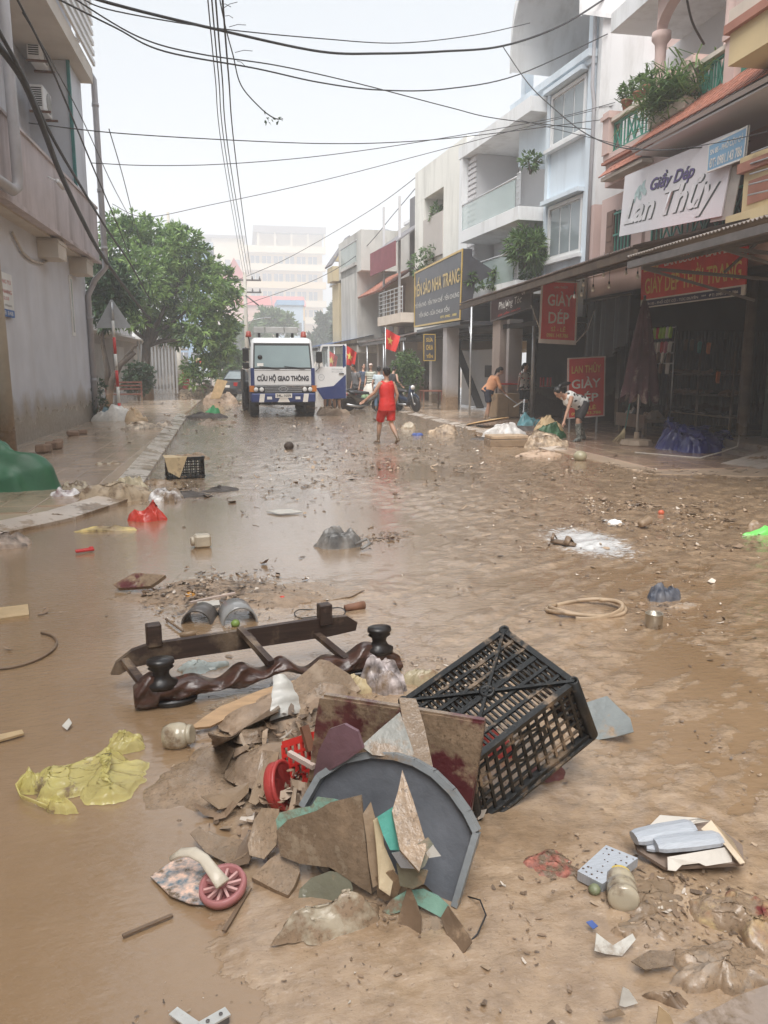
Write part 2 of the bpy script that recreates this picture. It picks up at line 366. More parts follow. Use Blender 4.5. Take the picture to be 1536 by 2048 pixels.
# -- left pavement: tiles under a wet film, sloping kerb stones
M_TILE = mat("wet_paving", (0.36, 0.265, 0.19), 0.15, 0.25, 1.2, 0.12, 30, mud=0.3, mudscale=1.3)
M_KERB = mat('wet_kerb', (0.50, 0.435, 0.38), 0.28, 0.15, 2.0, 0.35, 22, mud=0.5, mudscale=1.8)
M_BED = mat('wet_bed', (0.42, 0.32, 0.235), 0.2, 0.2, 1.0, 0.2, 20)
kerb_pts = [G(376, 832), G(352, 868), G(322, 915), G(292, 962), G(262, 1002), G(150, 1040), G(10, 1072), G(-120, 1100)]
sidewalk = MB().slab([(-5.2, 40, .045), (-1.95, 40, .045)] + [(p.x - 0.14, p.y + (0.1 if i > 4 else 0), .045) for i, p in enumerate(kerb_pts)] + [(-5.2, 7.5, .045)], 0.2).build('sidewalk', M_BED, kind='structure')
tile_me = MB().box((0, 0, 0), (0.392, 0.392, 0.03), None, 0, 0.004)
tile_me = tile_me.build('paving_tile', M_TILE); tile_data = tile_me.data; bpy.data.objects.remove(tile_me)
def inside(x, y, poly):
 r = False; n = len(poly)
 for i in range(n):
  (x1, y1), (x2, y2) = poly[i], poly[(i + 1) % n]
  if (y1 > y) != (y2 > y) and x < (x2 - x1) * (y - y1) / (y2 - y1) + x1: r = not r
 return r
kp = [(p.x - 0.40, p.y + 0.34) for p in kerb_pts]
poly = [(-5.2, 40), (-2.15, 40)] + kp + [(-5.2, 7.5)]
for i in range(48):
 for j in range(7):
  x = -4.25 + j * 0.4 + 0.1; y = 9.2 + i * 0.4
  if inside(x, y, poly) and x < -1.95:
   o = link('paving_tile', tile_data, sidewalk); o.location = (x, y, 0.043 + random.uniform(-.002, .002)); o.rotation_euler = (random.uniform(-.004, .004), random.uniform(-.004, .004), 0)
for i in range(len(kerb_pts) - 1):
 a, b = kerb_pts[i], kerb_pts[i + 1]
 d = (b - a).normalized(); nrm = Vector((d.y, -d.x, 0))      # towards the pavement
 if nrm.x > 0: nrm = -nrm
 n = max(1, round((b - a).length / 1.0))
 for k in range(n):
  p = a.lerp(b, (k + 0.012) / n); q = a.lerp(b, (k + 0.988) / n)
  w = nrm * 0.34
  mb = MB(); top = [(p.x, p.y, .035), (q.x, q.y, .035), (q.x + w.x, q.y + w.y, .085), (p.x + w.x, p.y + w.y, .085)]
  mb.slab(top, 0.16)
  mb.build('kerb_stone', M_KERB, sidewalk)
# -- right pavement
M_TILE_R = mat('wet_paving_right', (0.30, 0.205, 0.15), 0.14, 0.2, 1.0, 0.2, 26, mud=0.45, mudscale=0.9)
rs = MB().slab([(6.1, 11, .014), (14, 8, .014), (14, 48, .014), (5.6, 48, .014)], 0.2).build('sidewalk', M_BED, kind='structure')
tile_me = MB().box((0, 0, 0), (0.49, 0.49, 0.03), None, 0, 0.005).build('paving_tile', M_TILE_R); tile_data = tile_me.data; bpy.data.objects.remove(tile_me)
for i in range(26):
 for j in range(9):
  x = 6.75 + j * 0.5; y = 11.6 + i * 0.5
  o = link('paving_tile', tile_data, rs); o.location = (x, y, 0.007 + random.uniform(-.002, .002))
for i in range(30):
 y = 14.5 + i; mb = MB(); x = 6.22 - 0.018 * (y - 11)
 mb.slab([(x - .2, y + .01, .012), (x - .2, y + .99, .012), (x + .16, y + .99, .05), (x + .16, y + .01, .05)], 0.1)
 mb.build('kerb_stone', M_KERB, rs)
# == LEFT SIDE: grey corner building
M_GREY = mat('grey_render', (0.60, 0.62, 0.68), 0.8, 0.10, 0.9, 0.25, 60, mudz=1.05, stain=((0.34, 0.31, 0.29), 0.18, 1.4), mudcol=(0.47, 0.40, 0.325))
M_GREY_UP = mat('grey_render_upper', (0.60, 0.62, 0.67), 0.8, 0.10, 0.9, 0.2, 50, stain=((0.30, 0.28, 0.28), 0.5, 1.0))
M_PINKBAND = mat('pinkish_weathered_render', (0.55, 0.49, 0.50), 0.85, 0.15, 1.2, 0.3, 40, stain=((0.22, 0.17, 0.16), 0.75, 1.3))
M_CREAM_SOFFIT = mat('cream_soffit', (0.60, 0.55, 0.49), 0.8, 0.08, 0.8, 0.15, 30, stain=((0.4, 0.34, 0.28), 0.4, 1.2))
M_PVC = mat('grey_pvc', (0.42, 0.41, 0.43), 0.45, 0.08, 4, 0.05, 30, stain=((0.25, 0.22, 0.2), 0.4, 3))
M_WHITE = mat('white_paint', (0.74, 0.74, 0.74), 0.5, 0.05, 3, 0.05, 40)
M_DARK = mat('dark_opening', (0.02, 0.02, 0.022), 0.6, 0.2, 3)
M_GLASS = mat('window_glass', (.27,.31,.33), 0.06, 0.15, 0.8, spec=0.8)  # sky reflection put into the pale base colour
M_BLACK = mat('black_rubber', (0.016, 0.016, 0.017), 0.5, 0.2, 5, 0.1, 80)
M_WIRE = mat('black_cable', (0.03, 0.03, 0.033), 0.6, 0.2, 6)
M_STEEL = mat('galvanised_steel', (0.45, 0.46, 0.47), 0.35, 0.12, 6, 0.05, 60, metal=0.7)
M_TEAL = mat('teal_paint', (0.05, 0.20, 0.19), 0.5, 0.2, 5)
M_RUST = mat('rusty_iron', (0.16, 0.09, 0.06), 0.8, 0.35, 8, 0.3, 60)
LF = Frame((-4.66, 9.0), (-4.42, 25.1)); LL = LF.L
lb = at_frame('grey_corner_building', 'grey rendered corner building with overhanging upper storey and mud-stained base, left edge', 'building', LF)
MB().bx(-30, LL, 0, 6, -0.1, 4.62).build('lower_wall', M_GREY, lb)  # continues unseen behind the camera, lengthened to shade the near ground
MB().bx(-30, LL - 0.3, -0.5, -0.32, 4.6, 6.1).bx(-30, LL - .3, -.56, -.5, 4.58, 4.66).bx(-30, LL - .3, -.54, -.26, 6.1, 6.16).build('parapet_band', M_PINKBAND, lb)
MB().bx(-30, LL - 0.32, -0.31, 0.6, 4.56, 4.72).build('soffit', M_CREAM_SOFFIT, lb)
for k, px in enumerate((95, 152)):
 u = LF.hit(px, 470, -0.15).x
 MB().bx(u - 0.42, u + 0.42, -0.46, 0.05, 4.12, 4.555, 0, 0.01).bx(u - .44, u + .44, -.48, .05, 4.44, 4.50).build('bracket', M_CREAM_SOFFIT, lb)
uT = LF.hit(140, 200, -0.3).x
MB().bx(uT, LL - 0.35, -0.3, 5.5, 4.73, 9.45).bx(-30, uT, 0.75, 5.5, 4.73, 9.45).build('upper_wall', M_GREY_UP, lb)
MB().bx(-30, LL - .25, -0.62, 5.5, 9.46, 9.85).build('upper_slab', M_CREAM_SOFFIT, lb)
for k in range(15): MB().bx(-30, LL - .3, -.72, -.655, 9.9 + k * .26, 10.02 + k * .26).build('louvre_slat', M_WHITE, lb)
for u in (2, 5, 8, 11, 14): MB().bx(u, u + .08, -.65, -.57, 9.86, 14).build('louvre_post', M_WHITE, lb)
MB().bx(-30, LL - .6, -.2, 5.2, 9.86, 14).build('top_storey', M_GREY_UP, lb)
MB().bx(uT - .05, uT + .03, -.35, -.27, 4.75, 9.45).build('teal_corner_pipe', M_TEAL, lb)
# narrow window
a = LF.hit(136, 550); b = LF.hit(150, 672)
w = MB().bx(a.x, b.x, -.03, .02, b.z, a.z); w = w.build('window', M_WHITE, lb)
MB().bx(a.x + .1, (a.x + b.x) / 2 - .03, -.036, -.031, b.z + .09, a.z - .09).bx((a.x + b.x) / 2 + .03, b.x - .1, -.036, -.031, b.z + .09, a.z - .09).build('pane', M_GLASS, w)
# downpipes
c1 = LF.hit(222, 480, -.68); c2 = LF.hit(218, 225, -.68); uP = LL - .12
MB().tube([(uP, -.45, 9.9), (uP, -.62, 9.6), (uP, -.62, 9.2), (uP, -.62, 4.5), (uP, -.3, 4.15), (uP, -.08, 3.7), (uP, -.08, .08)], .085, 12).build('downpipe', M_PVC, lb)
for z in (8.9, 6.6, 5.0, 3.0, 1.2): MB().tube([(uP, -.62 if z > 4.4 else -.08, z), (uP, -.62 if z > 4.4 else -.08, z + .1)], .1, 12).build('pipe_collar', M_PVC, lb)
q = LF.hit(35, 350, -.72)
MB().tube([(q.x, -.72, 13), (q.x, -.72, 5.0), (q.x, -.70, 4.83), (q.x - .16, -.66, 4.74), (q.x - 3, -.62, 4.72)], .10, 12).build('downpipe', M_PVC, lb)
def ac_unit(u, n, z, label, dirt):
 t = thing('air_conditioner', label, 'air conditioner', LF.wor((u, n, z)), LF.rz, 'air conditioners on the grey building')
 MB().box((0, 0, .3), (.85, .32, .58), None, 0, .02).build('casing', M_WHITE, t)
 M = Matrix.Rotation(math.pi / 2, 3, 'X')
 MB().lathe([(.24, 0), (.24, .012), (.2, .016), (.06, .016)], (.12, -.162, .3), 24, 0, M).build('fan_grille', mat('ac_grille', (.33, .33, .32), .5, .2, 8), t)
 for k in range(9): MB().bx(-.432, -.426, -.12, .12, .1 + k * .05, .125 + k * .05).build('vent_slat', M_DARK, t)
 MB().bx(-.4, -.34, -.3, .2, -.04, .005).bx(.34, .4, -.3, .2, -.04, .005).build('bracket', M_RUST, t)
p = LF.hit(75, 105, .3); ac_unit(p.x, .3, p.z - .3, 'upper white air conditioner unit under the overhanging slab of the grey building', 0)
p = LF.hit(82, 205, .25); ac_unit(p.x, .25, p.z - .3, 'lower white air conditioner with round fan, above the cable bundle', 0)
# camera on the band
p = LF.hit(118, 368, -.7); t = thing('security_camera', 'small white bullet security camera below the cable bundle', 'camera', LF.wor(p), LF.rz)
MB().tube([(-.16, .0, .03), (.14, -.05, -.05)], .05, 10).build('housing', M_WHITE, t); MB().tube([(.14, -.05, -.05), (.16, -.055, -.056)], .04, 10).build('lens', M_BLACK, t)
MB().tube([(-.1, .02, .03), (-.12, .2, .12)], .018, 6).build('mount', M_WHITE, t)
# sign board on the wall
M_SIGNW = mat('sign_white', (.72, .74, .74), .5, .05, 2, stain=((.5, .48, .45), .4, 2)); M_RED = mat('sign_red_letter', (.55, .06, .05), .5, .1, 6); M_BLUE = mat('sign_blue', (.03, .13, .42), .5, .1, 4); M_INK = mat('ink', (.03, .03, .04), .6)
a = LF.hit(-32, 530, -.06); b = LF.hit(29, 636, -.06); t = thing('advert_board', 'white advert board with red lettering and blue strip on the grey wall, far left', 'sign', LF.wor((a.x, -.06, b.z)), LF.rz)
W, H = b.x - a.x, a.z - b.z
MB().bx(0, W, -.01, .03, H * .17, H).build('board', M_SIGNW, t); MB().bx(0, W, -.011, .03, 0, H * .165).build('strip', M_BLUE, t)
for tx, zc, hh, ww, mm in (('NHẬN HÀNG TỪ', .80, .14, .86, M_RED), ('VỀ CAO NANG', .60, .14, .86, M_RED), ('ĐT: 0822.53', .42, .08, .6, M_RED), ('Bình Tuấn - Khánh', .27, .07, .8, M_INK), ('0388 878 848', .08, .10, .85, M_SIGNW)):
 lettering('lettering', tx, mm, t, lambda x, z, e, zc=zc: Vector((W / 2 + x, -.016, H * zc + z)), W * ww, H * hh)
# hose loop on the wall
p = [LF.hit(x, y, -.05) for x, y in ((24, 465), (32, 480), (45, 505), (62, 520), (85, 527), (102, 518), (115, 498), (122, 478), (128, 462))]
tag(MB().tube([LF.wor(v) for v in p], .03, 8).build('wall_hose', mat('pale_hose', (.5, .46, .42), .6, .2, 9)), 'pale corrugated hose sagging along the grey wall below the brackets', 'hose')
# concrete pole at the very edge of the picture
pl = YP(-6, 700, 12.5)
tag(MB().tube([(pl.x, pl.y, -.1), (pl.x, pl.y, 4.5), (pl.x, pl.y, 8.5)], [.16, .14, .12], 14).build('concrete_pole', mat('pole_concrete', (.45, .42, .37), .8, .12, 3, .2, 40, mudz=1.2)), 'weathered concrete pole at the far left edge before the grey wall', 'pole')
# -- warning sign seen from behind
sp = YP(240, 830, 24.6); sp.z = .045
t = thing('traffic_sign', 'back of a triangular grey traffic sign on red and white striped pole', 'traffic sign', sp, 0, rot=(0, R(-0.8), 0))
M_POLER = mat('pole_red', (.58, .035, .03), .4, .1, 5, mud=.18); M_POLEW = mat('pole_white', (.72, .71, .68), .45, .08, 5, mud=.2)
zs = [0, .24, .72, 1.2, 1.68, 2.16, 2.64, 2.72, 3.45]
for i in range(6): MB().tube([(0, 0, .05 + .48 * i), (0, 0, .05 + .48 * (i + 1))], .045, 12).build('pole_band', M_POLER if i % 2 == 0 else M_POLEW, t)
MB().tube([(0, 0, 2.93), (0, 0, 3.46)], .044, 12).build('pole_top', M_STEEL, t)
MB().prism([(-.46, 2.72), (.46, 2.72), (.49, 2.76), (.03, 3.53), (-.03, 3.53), (-.49, 2.76)], 'y', .05, .062).build('plate', mat('sign_back', (.42, .44, .46), .45, .1, 4, metal=.3), t)
for z in (2.85, 3.3): MB().bx(-.12, .12, .046, .052, z, z + .05).build('clamp', M_STEEL, t)
# -- foliage
LEAF_MATS = {}
def leaf_mat(name, c1, c2, rough=.4):
 if name in LEAF_MATS: return LEAF_MATS[name]
 m = bpy.data.materials.new(name); m.use_nodes = True; N = m.node_tree.nodes; L = m.node_tree.links; b = N['Principled BSDF']
 at = N.new('ShaderNodeAttribute'); at.attribute_name = 'tint'; mx = N.new('ShaderNodeMixRGB'); mx.inputs[1].default_value = (*c1, 1); mx.inputs[2].default_value = (*c2, 1)
 L.new(at.outputs['Fac'], mx.inputs[0]); L.new(mx.outputs[0], b.inputs['Base Color']); b.inputs['Roughness'].default_value = rough
 tr = N.new('ShaderNodeBsdfTranslucent'); L.new(mx.outputs[0], tr.inputs[0]); ms = N.new('ShaderNodeMixShader'); ms.inputs[0].default_value = .3
 L.new(b.outputs[0], ms.inputs[1]); L.new(tr.outputs[0], ms.inputs[2]); L.new(ms.outputs[0], N['Material Output'].inputs[0])
 LEAF_MATS[name] = m; return m
def leaves(name, centers, radii, n, ll, lw, m, parent, rng, droop=.25, per=7, kind=None, base=None):
 """leaf tufts through blobs: each tuft a fan of folded lance-shaped leaves (4 triangles each)"""
 C = np.array(centers, float); Rr = np.array(radii, float);
 if Rr.ndim == 1: Rr = np.repeat(Rr[:, None], 3, 1)
 vol = Rr.prod(1); pk = vol ** .75; pk /= pk.sum(); nt = n // per
 k = rng.choice(len(C), nt, p=pk); d = rng.normal(size=(nt, 3)); d /= np.linalg.norm(d, axis=1)[:, None]
 r = rng.random(nt) ** .42; T = C[k] + d * r[:, None] * Rr[k]
 out = d * .7 + np.array([0, 0, .35]);
 tip = np.repeat(T, per, 0); od = np.repeat(out, per, 0) + rng.normal(size=(nt * per, 3)) * .62; od[:, 2] -= droop * rng.random(nt * per) * 2
 od /= np.linalg.norm(od, axis=1)[:, None]; L_ = ll * rng.uniform(.65, 1.25, nt * per)[:, None]; W_ = lw * rng.uniform(.7, 1.2, nt * per)[:, None]
 side = np.cross(od, rng.normal(size=od.shape)); side /= np.linalg.norm(side, axis=1)[:, None] + 1e-9; nn = np.cross(side, od)
 p0 = tip + od * .02; pm = p0 + od * L_ * .5 - nn * L_ * .04; p1 = p0 + od * L_ - np.array([0, 0, 1]) * L_ * droop * .5
 a = p0 + od * L_ * .45 + side * W_ * .5 + nn * W_ * .2; b = p0 + od * L_ * .45 - side * W_ * .5 + nn * W_ * .2
 V = np.stack([p0, a, p1, b, pm], 1).reshape(-1, 3); o = np.arange(nt * per)[:, None] * 5
 F = np.concatenate([o + [0, 1, 4], o + [1, 2, 4], o + [2, 3, 4], o + [3, 0, 4]], 0)
 me = np_mesh(name, V, F, m, smooth=False)
 tn = np.repeat(np.clip(np.repeat(rng.random(nt) * .8, per) + rng.random(nt * per) * .35 - .08, 0, 1), 5)
 at = me.attributes.new('tint', 'FLOAT', 'POINT'); at.data.foreach_set('value', tn.astype(np.float32))
 return link(name, me, parent, kind)
M_BARK = mat('bark', (.085, .066, .052), .9, .35, 6, .6, 40, mudz=.8)
LG = leaf_mat('tree_leaf', (.035, .10, .024), (.31, .46, .14))
LGD = leaf_mat('dark_leaf', (.02, .045, .022), (.06, .12, .05))
LGP = leaf_mat('pale_leaf', (.05, .10, .035), (.16, .26, .08))
def tree(name, label, base, trunk, limbs, blobs, n, ll, lw, lm, seed, group=None):
 rng = np.random.default_rng(seed); t = thing(name, label, 'tree', base, 0, group)
 mb = MB(); mb.tube(trunk[0], trunk[1], 10)
 for pts, rr in limbs: mb.tube(pts, rr, 7)
 mb.build('trunk', M_BARK, t)
 leaves('crown', [b[0] for b in blobs], [b[1] for b in blobs], n, ll, lw, lm, t, rng)
 return t
def lim(a, b, r0, r1, bend=.2, n=5, rng=random):
 a, b = Vector(a), Vector(b); pts = []; rr = []
 for i in range(n + 1):
  f = i / n; p = a.lerp(b, f); p.z += bend * math.sin(f * math.pi) * (b - a).length * .3
  p += Vector((rng.uniform(-1, 1), rng.uniform(-1, 1), rng.uniform(-.5, .5))) * .04 * (b - a).length * (1 if 0 < i < n else 0); pts.append(p); rr.append(r0 + (r1 - r0) * f)
 return pts, rr
# big street tree: blobs measured on the photo, spread in depth about Y = 41
TB = YP(296, 786, 43); TB.z = .03
def rel(px, py, dY=0):
 return YP(px, py, 43 + dY) - TB
tb = []
for px, py, r, dy in ((250, 490, 1.25, 0), (310, 480, 1.1, .6), (360, 500, 1.2, -.5), (400, 530, 1.1, .4), (230, 560, 1.3, .8), (290, 560, 1.5, -1.0), (350, 570, 1.4, 1.0), (415, 585, 1.25, -.6), (445, 570, .9, .5),
                      (440, 640, 1.0, .2), (462, 600, .55, 0), (400, 650, 1.2, -.9), (350, 650, 1.2, .8), (430, 700, .95, .3), (400, 735, .8, -.4), (385, 760, .6, -.6), (450, 690, .7, -.2), (225, 620, .9, 1), (268, 615, 1.0, -.8), (300, 640, 1.0, 1.6), (235, 455, .7, 0), (275, 455, .8, .5), (340, 470, .7, 0), (462, 655, .5, 0), (205, 520, .9, .5)):
 tb.append((rel(px, py, dy), r))
limbs = [lim(rel(300, 690), rel(px, py, dy), .13, .03, .25) for px, py, dy in ((250, 560, .4), (300, 540, -.5), (360, 560, .5), (420, 600, -.4), (400, 690, -.5), (235, 640, .6), (340, 600, 1), (430, 660, .2), (270, 500, .1), (380, 540, -.3))]
tree('street_tree', 'large leafy green street tree left of the recovery truck', TB, ([(0, 0, -.1), (.02, 0, .8), (-.03, 0, 1.8), (.05, 0, 2.7), rel(318, 640, 0)], [.32, .26, .23, .22, .12]), limbs, tb, 16500, .38, .13, LG, 11)
b2 = YP(215, 800, 34); b2.z = .03; r2 = lambda px, py, dY=0: YP(px, py, 34 + dY) - b2
tree('leaning_tree', 'dark leaning tree with forked trunk behind the downpipe', b2, ([(0, 0, -.1), r2(222, 765), r2(240, 730), r2(270, 705)], [.16, .14, .12, .08]),
     [lim(r2(214, 770), r2(206, 640), .13, .05), lim(r2(240, 730), r2(276, 690), .08, .03), lim(r2(206, 640), r2(215, 560), .05, .02)], [(r2(205, 560), .9), (r2(212, 620), .8), (r2(240, 590), .8), (r2(215, 585), .5)], 3200, .3, .11, LGD, 12)
def bush(name, label, p, blobs, n, ll, lw, lm, seed, cat='shrub', group=None):
 t = thing(name, label, cat, p, 0, group); rng = np.random.default_rng(seed)
 mb = MB()
 for k in range(5): mb.tube(lim((0, 0, -.05), (rng.uniform(-.3, .3), rng.uniform(-.3, .3), blobs[0][0][2]), .03, .012)[0], [.03] * 3 + [.015] * 3, 6)
 mb.build('stem', M_BARK, t); leaves('foliage', [b[0] for b in blobs], [b[1] for b in blobs], n, ll, lw, lm, t, rng)
p = YP(277, 790, 39); p.z = .03
bush('clipped_shrub', 'dark round shrub under the big street tree', p, [((0, 0, 1.25), .62), ((-.25, .1, .8), .45), ((.3, 0, .85), .45), ((.5, .1, 1.4), .3)], 1900, .2, .09, LGD, 3)
p = YP(194, 840, 24.9); p.z = .05
bush('corner_plant', 'low green plant between grey wall corner and downpipe', p, [((0, .1, .5), .28), ((0.05, .2, 1.0), .22)], 260, .18, .05, LGD, 4)
# == RIGHT SIDE: row of narrow houses
M_PINK = mat('pale_pink_render', (.62, .46, .42), .8, .08, .9, .15, 40, stain=((.36, .27, .25), .35, 1.2))
M_PINKD = mat('terracotta_trim', (.40, .18, .13), .8, .15, 2, .2, 40)
M_CREAMY = mat('cream_trim', (.66, .58, .50), .8, .08, 2, .1, 40, stain=((.40, .33, .28), .4, 1.5))
M_TERRA = mat('roof_tile', (.34, .13, .085), .75, .3, 6, .3, 40, stain=((.16, .10, .08), .5, 2))
M_GREENRAIL = mat('green_railing', (.06, .27, .20), .5, .2, 6)
M_BLUEW = mat('pale_blue_render', (.68, .76, .83), .75, .05, .7, .1, 30, stain=((.42, .46, .5), .55, 1.6))
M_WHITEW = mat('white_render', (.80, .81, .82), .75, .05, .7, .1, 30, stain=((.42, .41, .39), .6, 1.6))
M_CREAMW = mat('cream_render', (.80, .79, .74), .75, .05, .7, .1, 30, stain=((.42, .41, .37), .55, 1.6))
M_SHADEW = mat('shaded_grey_white_render', (.64, .63, .64), .8, .06, .7, .1, 30)  # white render with recess shade put into its colour; also grey slats, posts
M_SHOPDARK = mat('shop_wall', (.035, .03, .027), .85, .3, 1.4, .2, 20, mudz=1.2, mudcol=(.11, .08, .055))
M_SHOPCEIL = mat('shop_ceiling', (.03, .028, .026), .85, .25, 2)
M_WOODOLD = mat('old_wood', (.09, .066, .05), .8, .3, 4, .4, 30, mudz=.8)
M_CORR = mat('corrugated_roof', (.13, .10, .09), .6, .3, 1.6, .15, 30, stain=((.10, .075, .06), .6, 1.5))
M_CORRRED = mat('red_corrugated_roof', (.46, .13, .12), .5, .15, 2)
M_REDSIGN = mat('red_banner', (.62, .055, .04), .5, .12, 2, stain=((.42, .06, .05), .4, 2)); M_YEL = mat('yellow_letter', (.72, .56, .16), .5, .1, 6); M_OFFW = mat('off_white_letter', (.72, .70, .66), .5, .08, 6)
M_NAVY = mat('navy_print', (.02, .025, .08), .5); M_SIGNDK = mat('charcoal_sign', (.055, .055, .065), .4, .2, 2)
M_GOLD = mat('gold_letter', (.62, .42, .10), .35, .1, 5, metal=.2); M_VIOLET = mat('violet_letter', (.11, .07, .24), .5); M_SHADOWL = mat('grey_green_letter', (.07, .085, .08), .5)
M_RAIL = mat('steel_rail', (.62, .62, .62), .3, .08, 6, metal=.6); M_BRACE = mat('painted_iron', (.13, .12, .12), .6, .2, 5)
M_CLEAR = mat('balustrade_glass', (.55, .66, .64), .08, .05, 1, alpha=.45, spec=.7)
PF = Frame((10.3, 7.0), (10.1, 22.25))
D2 = Vector((-.1, 1, 0)).normalized(); P2 = Vector((10.1, 22.3, 0)); QF = Frame(P2, P2 + D2 * 30)
def win(fr, parent, ft, nb, n, panes=3, m=M_WHITE, hood=None, sill=True):
 """window: frame, mullions and panes between the far-top and near-bottom pixels; n is the wall plane"""
 a = fr.hit(*ft, n); b = fr.hit(*nb, n); u0, u1 = sorted((a.x, b.x)); z0, z1 = sorted((a.z, b.z))
 w = MB().bx(u0, u1, n - .05, n + .012, z0, z1).build('window', M_WHITE, parent)
 t = .07
 for x0, x1, y0, y1 in ((u0 - .03, u1 + .03, z1 - t, z1 + .03), (u0 - .03, u1 + .03, z0 - .03, z0 + t), (u0 - .03, u0 + t, z0 + t, z1 - t), (u1 - t, u1 + .03, z0 + t, z1 - t)):
  MB().bx(x0, x1, n + .013, n + .07, y0, y1).build('frame', m, w)
 wd = (u1 - u0 - 2 * t) / panes
 for k in range(panes):
  MB().bx(u0 + t + k * wd + .035, u0 + t + (k + 1) * wd - .035, n + .013, n + .025, z0 + t + .035, z1 - t - .035).build('pane', M_GLASS, w)
 if sill: MB().bx(u0 - .15, u1 + .15, n + .01, n + .22, z0 - .16, z0 - .06).build('sill', m, w)
 if hood: MB().bx(u0 - .15, u1 + .15, n + .01, n + .3, z1 + .08, z1 + .2).build('hood', hood, w)
 return u0, u1, z0, z1
def railing(parent, fr, u0, u1, n, z0, z1, m, bars=5, posts=6):
 for k in range(bars):
  z = z0 + (z1 - z0) * (k + 1) / bars; MB().tube([(u0, n, z), (u1, n, z)], .022 if k < bars - 1 else .032, 6).build('rail', m, parent)
 for k in range(posts):
  u = u0 + (u1 - u0) * k / (posts - 1); MB().bx(u - .018, u + .018, n - .018, n + .018, z0, z1).build('rail_post', m, parent)
def lattice(parent, u0, u1, n, z0, z1, m, k):
 MB().bx(u0, u1, n - .03, n + .03, z1 - .05, z1).build('rail', m, parent); MB().bx(u0, u1, n - .03, n + .03, z0, z0 + .05).build('rail', m, parent)
 w = (u1 - u0) / k
 for i in range(k + 1): MB().bx(u0 + i * w - .02, u0 + i * w + .02, n - .02, n + .02, z0 + .05, z1 - .05).build('rail_post', m, parent)
 for i in range(k):
  a, b = u0 + i * w, u0 + (i + 1) * w
  if i % 3 == 2: MB().bx((a + b) / 2 - .015, (a + b) / 2 + .015, n - .015, n + .015, z0 + .05, z1 - .05).build('bar', m, parent)
  else:
   MB().bar((a, n, z0 + .05), (b, n, z1 - .05), .035, .03, up=(0, 1, 0)).build('bar', m, parent); MB().bar((b, n + .005, z0 + .05), (a, n + .005, z1 - .05), .035, .03, up=(0, 1, 0)).build('bar', m, parent)
# -- pink house with the shoe shop
pk = at_frame('pink_house', 'pale pink house with green balcony railings and terracotta tiled eaves', 'house', PF)
uE = PF.L
z2 = 6.35          # upper balcony floor
MB().bx(0, uE, -6, -1.6, 3.6, 13.5).bx(uE - .22, uE, -1.6, 0, 3.6, 6.2).build('wall', M_PINK, pk)
MB().bx(uE - .22, uE, -1.6, 0, 6.201, 13.5).build('end_wall', M_WHITEW, pk)
MB().bx(0, uE, -1.6, 0, 3.6, 4.25).bx(0, uE - .001, -.12, .02, 4.2, 4.32).build('lower_balcony_slab', M_PINK, pk)
uS = PF.hit(1211, 270, .6).x
MB().bx(0, uS, -1.6, .55, z2 - .1, z2 + .55).bx(0, uS + .03, -1.6, .62, z2 + .55, z2 + .67).build('balcony_slab', M_PINK, pk)
MB().bx(0, uS + .05, -1.6, .66, z2 + .45, z2 + .51).build('trim', M_PINKD, pk)
# top floor ceiling and columns
MB().bx(0, PF.hit(1222, 40, .5).x, -1.6, .5, 10.05, 10.5).build('upper_slab', M_WHITEW, pk)
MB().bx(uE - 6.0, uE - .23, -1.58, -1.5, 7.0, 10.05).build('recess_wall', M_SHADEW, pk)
for px in (1318, 1455, 1520):
 u = PF.hit(px, 90, .2).x
 MB().lathe([(.2, 7.0), (.2, 7.15), (.13, 7.25), (.125, 8.9), (.14, 9.1), (.22, 9.2), (.22, 9.35)], (u, .15, 0), 16).build('column', M_PINK, pk)
for px0, px1 in ((1318, 1455),):
 a = PF.hit(px0, 90, .2).x; b = PF.hit(px1, 60, .2).x; n = 12; mid = (a + b) / 2; rad = abs(a - b) / 2
 poly = [(a, 10.05)] + [(mid - rad * math.cos(math.pi * i / n) * (1 if a < b else -1), 9.35 + .62 * math.sin(math.pi * i / n)) for i in range(n + 1)] + [(b, 10.05)]
 MB().prism(poly, 'y', .02, .28).build('arch', M_PINK, pk)
# upper balcony parapet: piers, coping, green lattice
zr0, zr1 = z2 + .68, z2 + 1.42
pier_px = (1225, 1345, 1392, 1478, 1536)
pu = [PF.hit(px, 230 - (px - 1225) * .6, .5).x for px in pier_px]
for u in pu:
 MB().bx(u - .17, u + .17, .33, .67, zr0, zr1 + .1).bx(u - .22, u + .22, .28, .72, zr1 + .1, zr1 + .2).bx(u - .18, u + .18, .32, .68, zr1 + .2, zr1 + .28).build('pier', M_PINK, pk)
MB().bx(0, uS - .1, .38, .62, zr1, zr1 + .09).build('coping', M_CREAMY, pk)
for i in range(len(pu) - 1): lattice(pk, pu[i + 1] + .18, pu[i] - .18, .5, zr0 + .02, zr1 - .02, M_GREENRAIL, 7 if i == 0 else 5)
# tiled eave over the lower balcony, with its soffit
e0 = PF.hit(1262, 300, 1.5)
ez = e0.z; eu = e0.x
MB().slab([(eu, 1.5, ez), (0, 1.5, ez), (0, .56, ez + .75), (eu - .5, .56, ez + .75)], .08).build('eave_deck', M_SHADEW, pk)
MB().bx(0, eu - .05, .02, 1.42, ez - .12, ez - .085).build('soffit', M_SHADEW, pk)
for r_ in range(4):
 y0, z0 = 1.55 - r_ * .25, ez + .03 + r_ * .2
 for k in range(60):
  u = eu - .12 * r_ - .12 - k * .22
  if u < 0: break
  MB().slab([(u + .1, y0, z0), (u - .1, y0, z0 + .012), (u - .1, y0 - .3, z0 + .25), (u + .1, y0 - .3, z0 + .24)], .025).build('roof_tile', M_TERRA, pk)
